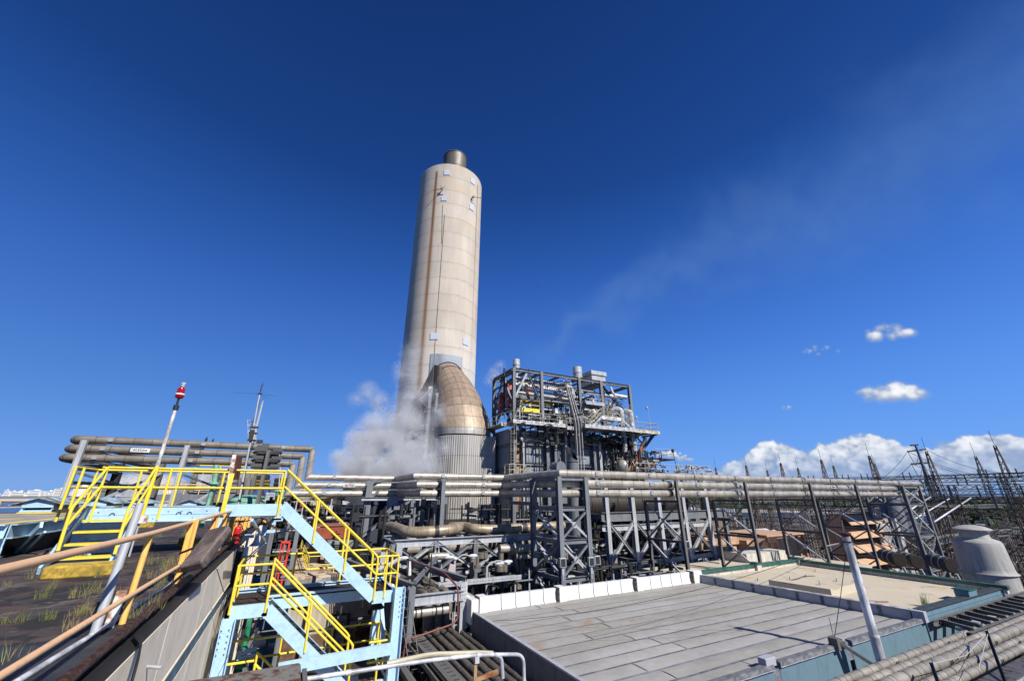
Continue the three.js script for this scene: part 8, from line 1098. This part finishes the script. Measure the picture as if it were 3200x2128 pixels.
  // cranes and far aerials
  const lat = (t, p, q, w, n, m) => { const g = [], d = q.clone().sub(p), s = d.clone().cross(new THREE.Vector3(0, 0, 1)).normalize().multiplyScalar(w / 2); if (s.length() < 0.01) s.set(w / 2, 0, 0); g.push(bar(p.clone().add(s), q.clone().add(s), 0.12, 0.12), bar(p.clone().sub(s), q.clone().sub(s), 0.12, 0.12)); for (let i = 0; i < n; i++) g.push(bar(p.clone().lerp(q, i / n).add(i % 2 ? s : s.clone().negate()), p.clone().lerp(q, (i + 1) / n).add(i % 2 ? s.clone().negate() : s), 0.08, 0.08)); add(t, 'boom', g, m); };
  const c1 = thing('crane', 'pale lattice crane mast behind the antenna', 'crane', atD(790, 1545, 150)); lat(c1, atD(792, 1545, 150), atD(784, 1310, 150), 1.9, 26, M.cream); lat(c1, atD(790, 1390, 150), atD(795, 1340, 150), 1.2, 8, M.cream); add(c1, 'cable', [rod(atD(786, 1312, 150), atD(772, 1420, 150), 0.05, 4), rod(atD(786, 1312, 150), atD(804, 1400, 150), 0.05, 4)], M.steelDark); const c2 = thing('crane', 'red and white lattice crane boom above the dark shed', 'crane', atD(845, 1528, 140)); lat(c2, atD(840, 1532, 140), atD(878, 1454, 140), 1.5, 14, M.pink); const c3 = thing('lamp_mast', 'thin white mast rising behind the platform rail', 'mast', atV(868, 1560, 46)); add(c3, 'mast', rod(atV(866, 1575, 46), atV(876, 1452, 46), 0.05, 6), M.white); add(c3, 'stay', rod(atV(872, 1490, 46), atV(876, 1452, 46), 0.03, 6), M.steelDark);
  const fa = thing('camera_post', 'small camera on a bracket above the topmost high pipe', 'camera', atV(812, 1378, 37.7)); add(fa, 'body', [box(atV(811, 1380, 37.7).x, atV(811, 1380, 37.7).y, -37.7, 0.4, 0.25, 0.2), rod(atV(800, 1384, 37.7), atV(811, 1382, 37.7), 0.03), rod(atV(808, 1392, 37.7), atV(810, 1380, 37.7), 0.04)], M.steelDark);
}
// ---------- weeds on the roof, birds, steam ----------
{
  const gm = mat('weedBlade', [0.16, 0.17, 0.05], 0.85), g = new THREE.BufferGeometry(); g.setAttribute('position', new THREE.Float32BufferAttribute([-0.006, 0, 0, 0.006, 0, 0, 0.005, 0.45, 0.05, -0.005, 0.45, 0.05, 0, 1, 0.22], 3)); g.setAttribute('uv', new THREE.Float32BufferAttribute(new Array(10).fill(0), 2)); g.setIndex([0, 1, 2, 0, 2, 3, 3, 2, 4]); g.computeVertexNormals();
  const spots = []; const sp = (x, y, n, r, hgt, gr) => { const p = atH(x, y, RF); spots.push([p.x, p.z, n, r, hgt, gr]); };
  for (const q of [[60, 1945, 30, 0.14, 0.2, 1], [145, 1940, 34, 0.16, 0.24, 1], [128, 1870, 36, 0.18, 0.25, 1], [260, 1915, 30, 0.16, 0.22, 0.7], [10, 1950, 24, 0.12, 0.18, 1], [155, 1842, 30, 0.18, 0.28, 0.8], [290, 1855, 36, 0.2, 0.3, 0.4], [225, 1870, 30, 0.2, 0.3, 0.3], [500, 1835, 36, 0.24, 0.3, 0.8], [520, 1770, 40, 0.3, 0.4, 0.3], [470, 1765, 34, 0.3, 0.42, 0.3], [560, 1800, 34, 0.26, 0.36, 0.7], [190, 1808, 40, 0.1, 0.3, 0.0], [300, 1805, 44, 0.12, 0.3, 0.75], [490, 1678, 40, 0.35, 0.4, 0.5], [575, 1675, 40, 0.3, 0.45, 0.7], [170, 1695, 44, 0.3, 0.45, 0.5], [60, 1725, 30, 0.25, 0.5, 0.2], [480, 1905, 36, 0.3, 0.35, 0.35], [420, 1935, 30, 0.3, 0.3, 0.4], [390, 1880, 30, 0.3, 0.36, 0.2], [20, 1720, 30, 0.4, 0.5, 0.5]]) sp(...q);
  for (let i = 0; i < 90; i++) spots.push([rr(-10, -1.8), -rr(6.2, 20), 4 + rnd() * 12, rr(0.1, 0.4), rr(0.12, 0.36), rnd() * 0.6]); for (let i = 0; i < 30; i++) spots.push([-1.95 - rnd() * 0.3, -rr(6.5, 20), 8 + rnd() * 10, 0.25, rr(0.2, 0.4), rnd() * 0.5]); for (let i = 0; i < 60; i++) spots.push([rr(-22, -8), -rr(25, 44), 30, 1.2, 0.4, 0.5]);
  const N = Math.floor(spots.reduce((a, s) => a + Math.floor(s[2]), 0) * 1.6), m = new THREE.InstancedMesh(g, gm, N), o = new THREE.Object3D(); let k = 0;
  for (const [x, z, n, r, hgt, gr] of spots) for (let i = 0; i < Math.floor(n) * 1.6 && k < N; i++) { const a = rr(0, 6.283), q = r * rnd() * 0.55; o.position.set(x + Math.cos(a) * q, RF + EYE + 0.005, z + Math.sin(a) * q); o.rotation.set(rr(-0.1, 0.55), rr(0, 6.28), rr(-0.3, 0.3), 'YXZ'); const s = hgt * rr(0.3, 0.85); o.scale.set(0.3, s, s); o.updateMatrix(); m.setMatrixAt(k, o.matrix); const gg = gr * rr(0.4, 1.2); m.setColorAt(k, new THREE.Color().setRGB(lerp(2.1, 0.7, gg) * rr(0.7, 1.1), lerp(1.55, 0.95, gg) * rr(0.7, 1.1), lerp(1.7, 0.55, gg))); k++; }
  m.count = k; m.name = 'grass'; m.userData = { label: 'dry and green weeds sprouting from the black hall roof', category: 'grass', kind: 'stuff' }; scene.add(m);
  const bird = (label, p, s, perched) => { const t = thing('bird', label, 'bird', p, undefined); if (perched) { add(t, 'body', [new THREE.SphereGeometry(0.09 * s, 10, 8).scale(1, 1.5, 1).translate(p.x, p.y + 0.12 * s, p.z), new THREE.SphereGeometry(0.05 * s, 8, 6).translate(p.x, p.y + 0.29 * s, p.z)], M.black); return; } const wing = k2 => mesh([p.x, p.y, p.z - 0.12 * s, p.x, p.y, p.z + 0.12 * s, p.x + k2 * 0.5 * s, p.y + 0.22 * s, p.z + 0.05 * s, p.x + k2 * 0.5 * s, p.y + 0.22 * s, p.z - 0.1 * s, p.x + k2 * 1.1 * s, p.y + 0.05 * s, p.z + 0.1 * s], [0, 1, 2, 0, 2, 3, 3, 2, 4]); add(t, 'wing', wing(1), M.black); add(t, 'wing', wing(-1), M.black); add(t, 'body', new THREE.SphereGeometry(0.12 * s, 8, 6).scale(0.7, 0.7, 2.4).translate(p.x, p.y, p.z), M.black); };
  bird('dark bird soaring right of the chimney, the higher of two', atD(1845, 800, 130), 0.6); bird('dark bird soaring right of the chimney, the lower of two', atD(1680, 896, 150), 0.6); bird('tiny dark bird left of the chimney above the steam', atD(1167, 1187, 150), 0.5); bird('dark bird perched on the topmost high pipe, left of a pair', atV(642, 1379, 37.6), 0.95, true); bird('dark bird perched on the topmost high pipe, right of a pair', atV(663, 1381, 37.6), 0.75, true);
  // steam: a drift of fine droplets
  const sg = new THREE.OctahedronGeometry(1, 0), smat = mat('steamDrop', [0.62, 0.63, 0.66], 1, 0), NS = 930000, sm = new THREE.InstancedMesh(sg, smat, NS); let n = 0;
  const puffs = []; const pf = (x, y, d, r, dens) => { const p = atD(x, y, d); puffs.push([p, r, dens]); };
  for (const q of [[1140, 1440, 45, 2.0, 1.2], [1160, 1395, 46, 2.3, 1.1], [1210, 1440, 45, 2.8, 1.4], [1280, 1440, 44.5, 2.4, 1.2], [1330, 1460, 43.5, 1.7, 0.9], [1240, 1370, 46, 2.4, 1.1], [1170, 1345, 47, 2.0, 0.8], [1130, 1370, 47, 1.6, 0.6], [1260, 1310, 46.5, 2.0, 0.75], [1285, 1240, 47, 1.8, 0.36], [1270, 1170, 48, 1.7, 0.28], [1290, 1100, 49, 1.5, 0.22], [1320, 1330, 45, 1.5, 0.38], [1340, 1230, 46, 1.3, 0.2], [1370, 1290, 45, 1.3, 0.3], [1330, 1400, 44.5, 1.6, 0.5], [1180, 1260, 49, 1.5, 0.30], [1150, 1225, 50, 1.3, 0.22], [1115, 1245, 50, 1.1, 0.13], [1070, 1445, 45, 1.2, 0.5], [1052, 1430, 45, 0.8, 0.35], [1090, 1470, 44, 1.2, 0.8], [1150, 1475, 43.5, 1.7, 1.0], [1220, 1480, 43, 1.8, 1.0], [1290, 1480, 42, 1.5, 0.8], [1390, 1400, 44, 1.0, 0.25], [1550, 1160, 60, 1.1, 0.16], [1565, 1140, 60, 0.9, 0.12], [1530, 1190, 59, 1.0, 0.13], [1545, 1175, 60, 1.2, 0.12]]) pf(...q);
  const tot = puffs.reduce((a, p) => a + p[1] ** 2 * p[2], 0), n3 = (x, y, z) => (fbm(x + z * 0.31, y + z * 0.17, 4) + fbm(y * 1.1 + 7, z * 1.1 + x * 0.2, 4)) / 2, mm = new THREE.Matrix4(), q4 = new THREE.Quaternion(), sc = new THREE.Vector3(), p3 = new THREE.Vector3(), eu = new THREE.Euler();
  for (const [p, r, dn] of puffs) { const want = Math.floor(NS * 0.98 * r * r * dn / tot); let tries = 0; for (let i = 0; i < want && tries < want * 5; tries++) { const th = rr(0, 6.2832), cz = rr(-1, 1), rad = Math.pow(rnd(), 0.62) * r * 1.25, s = Math.sqrt(1 - cz * cz); p3.set(p.x + rad * s * Math.cos(th), p.y + rad * cz * 0.95, p.z + rad * s * Math.sin(th)); const w = n3(p3.x * 0.55, p3.y * 0.55, p3.z * 0.55); if (rnd() > sstep(0.22, 0.66, w) * (rad > r ? 0.5 : 1)) continue; const z = rr(0.007, 0.0165); eu.set(rr(0, 3), rr(0, 3), 0); mm.compose(p3, q4.setFromEuler(eu), sc.set(z, z, z)); sm.setMatrixAt(n++, mm); i++; } }
  sm.count = n; sm.name = 'steam'; sm.userData = { label: 'grey-white steam drifting from behind the pipes and left of the domed duct', category: 'steam', kind: 'stuff' }; scene.add(sm);
}

renderer.render(scene, camera);
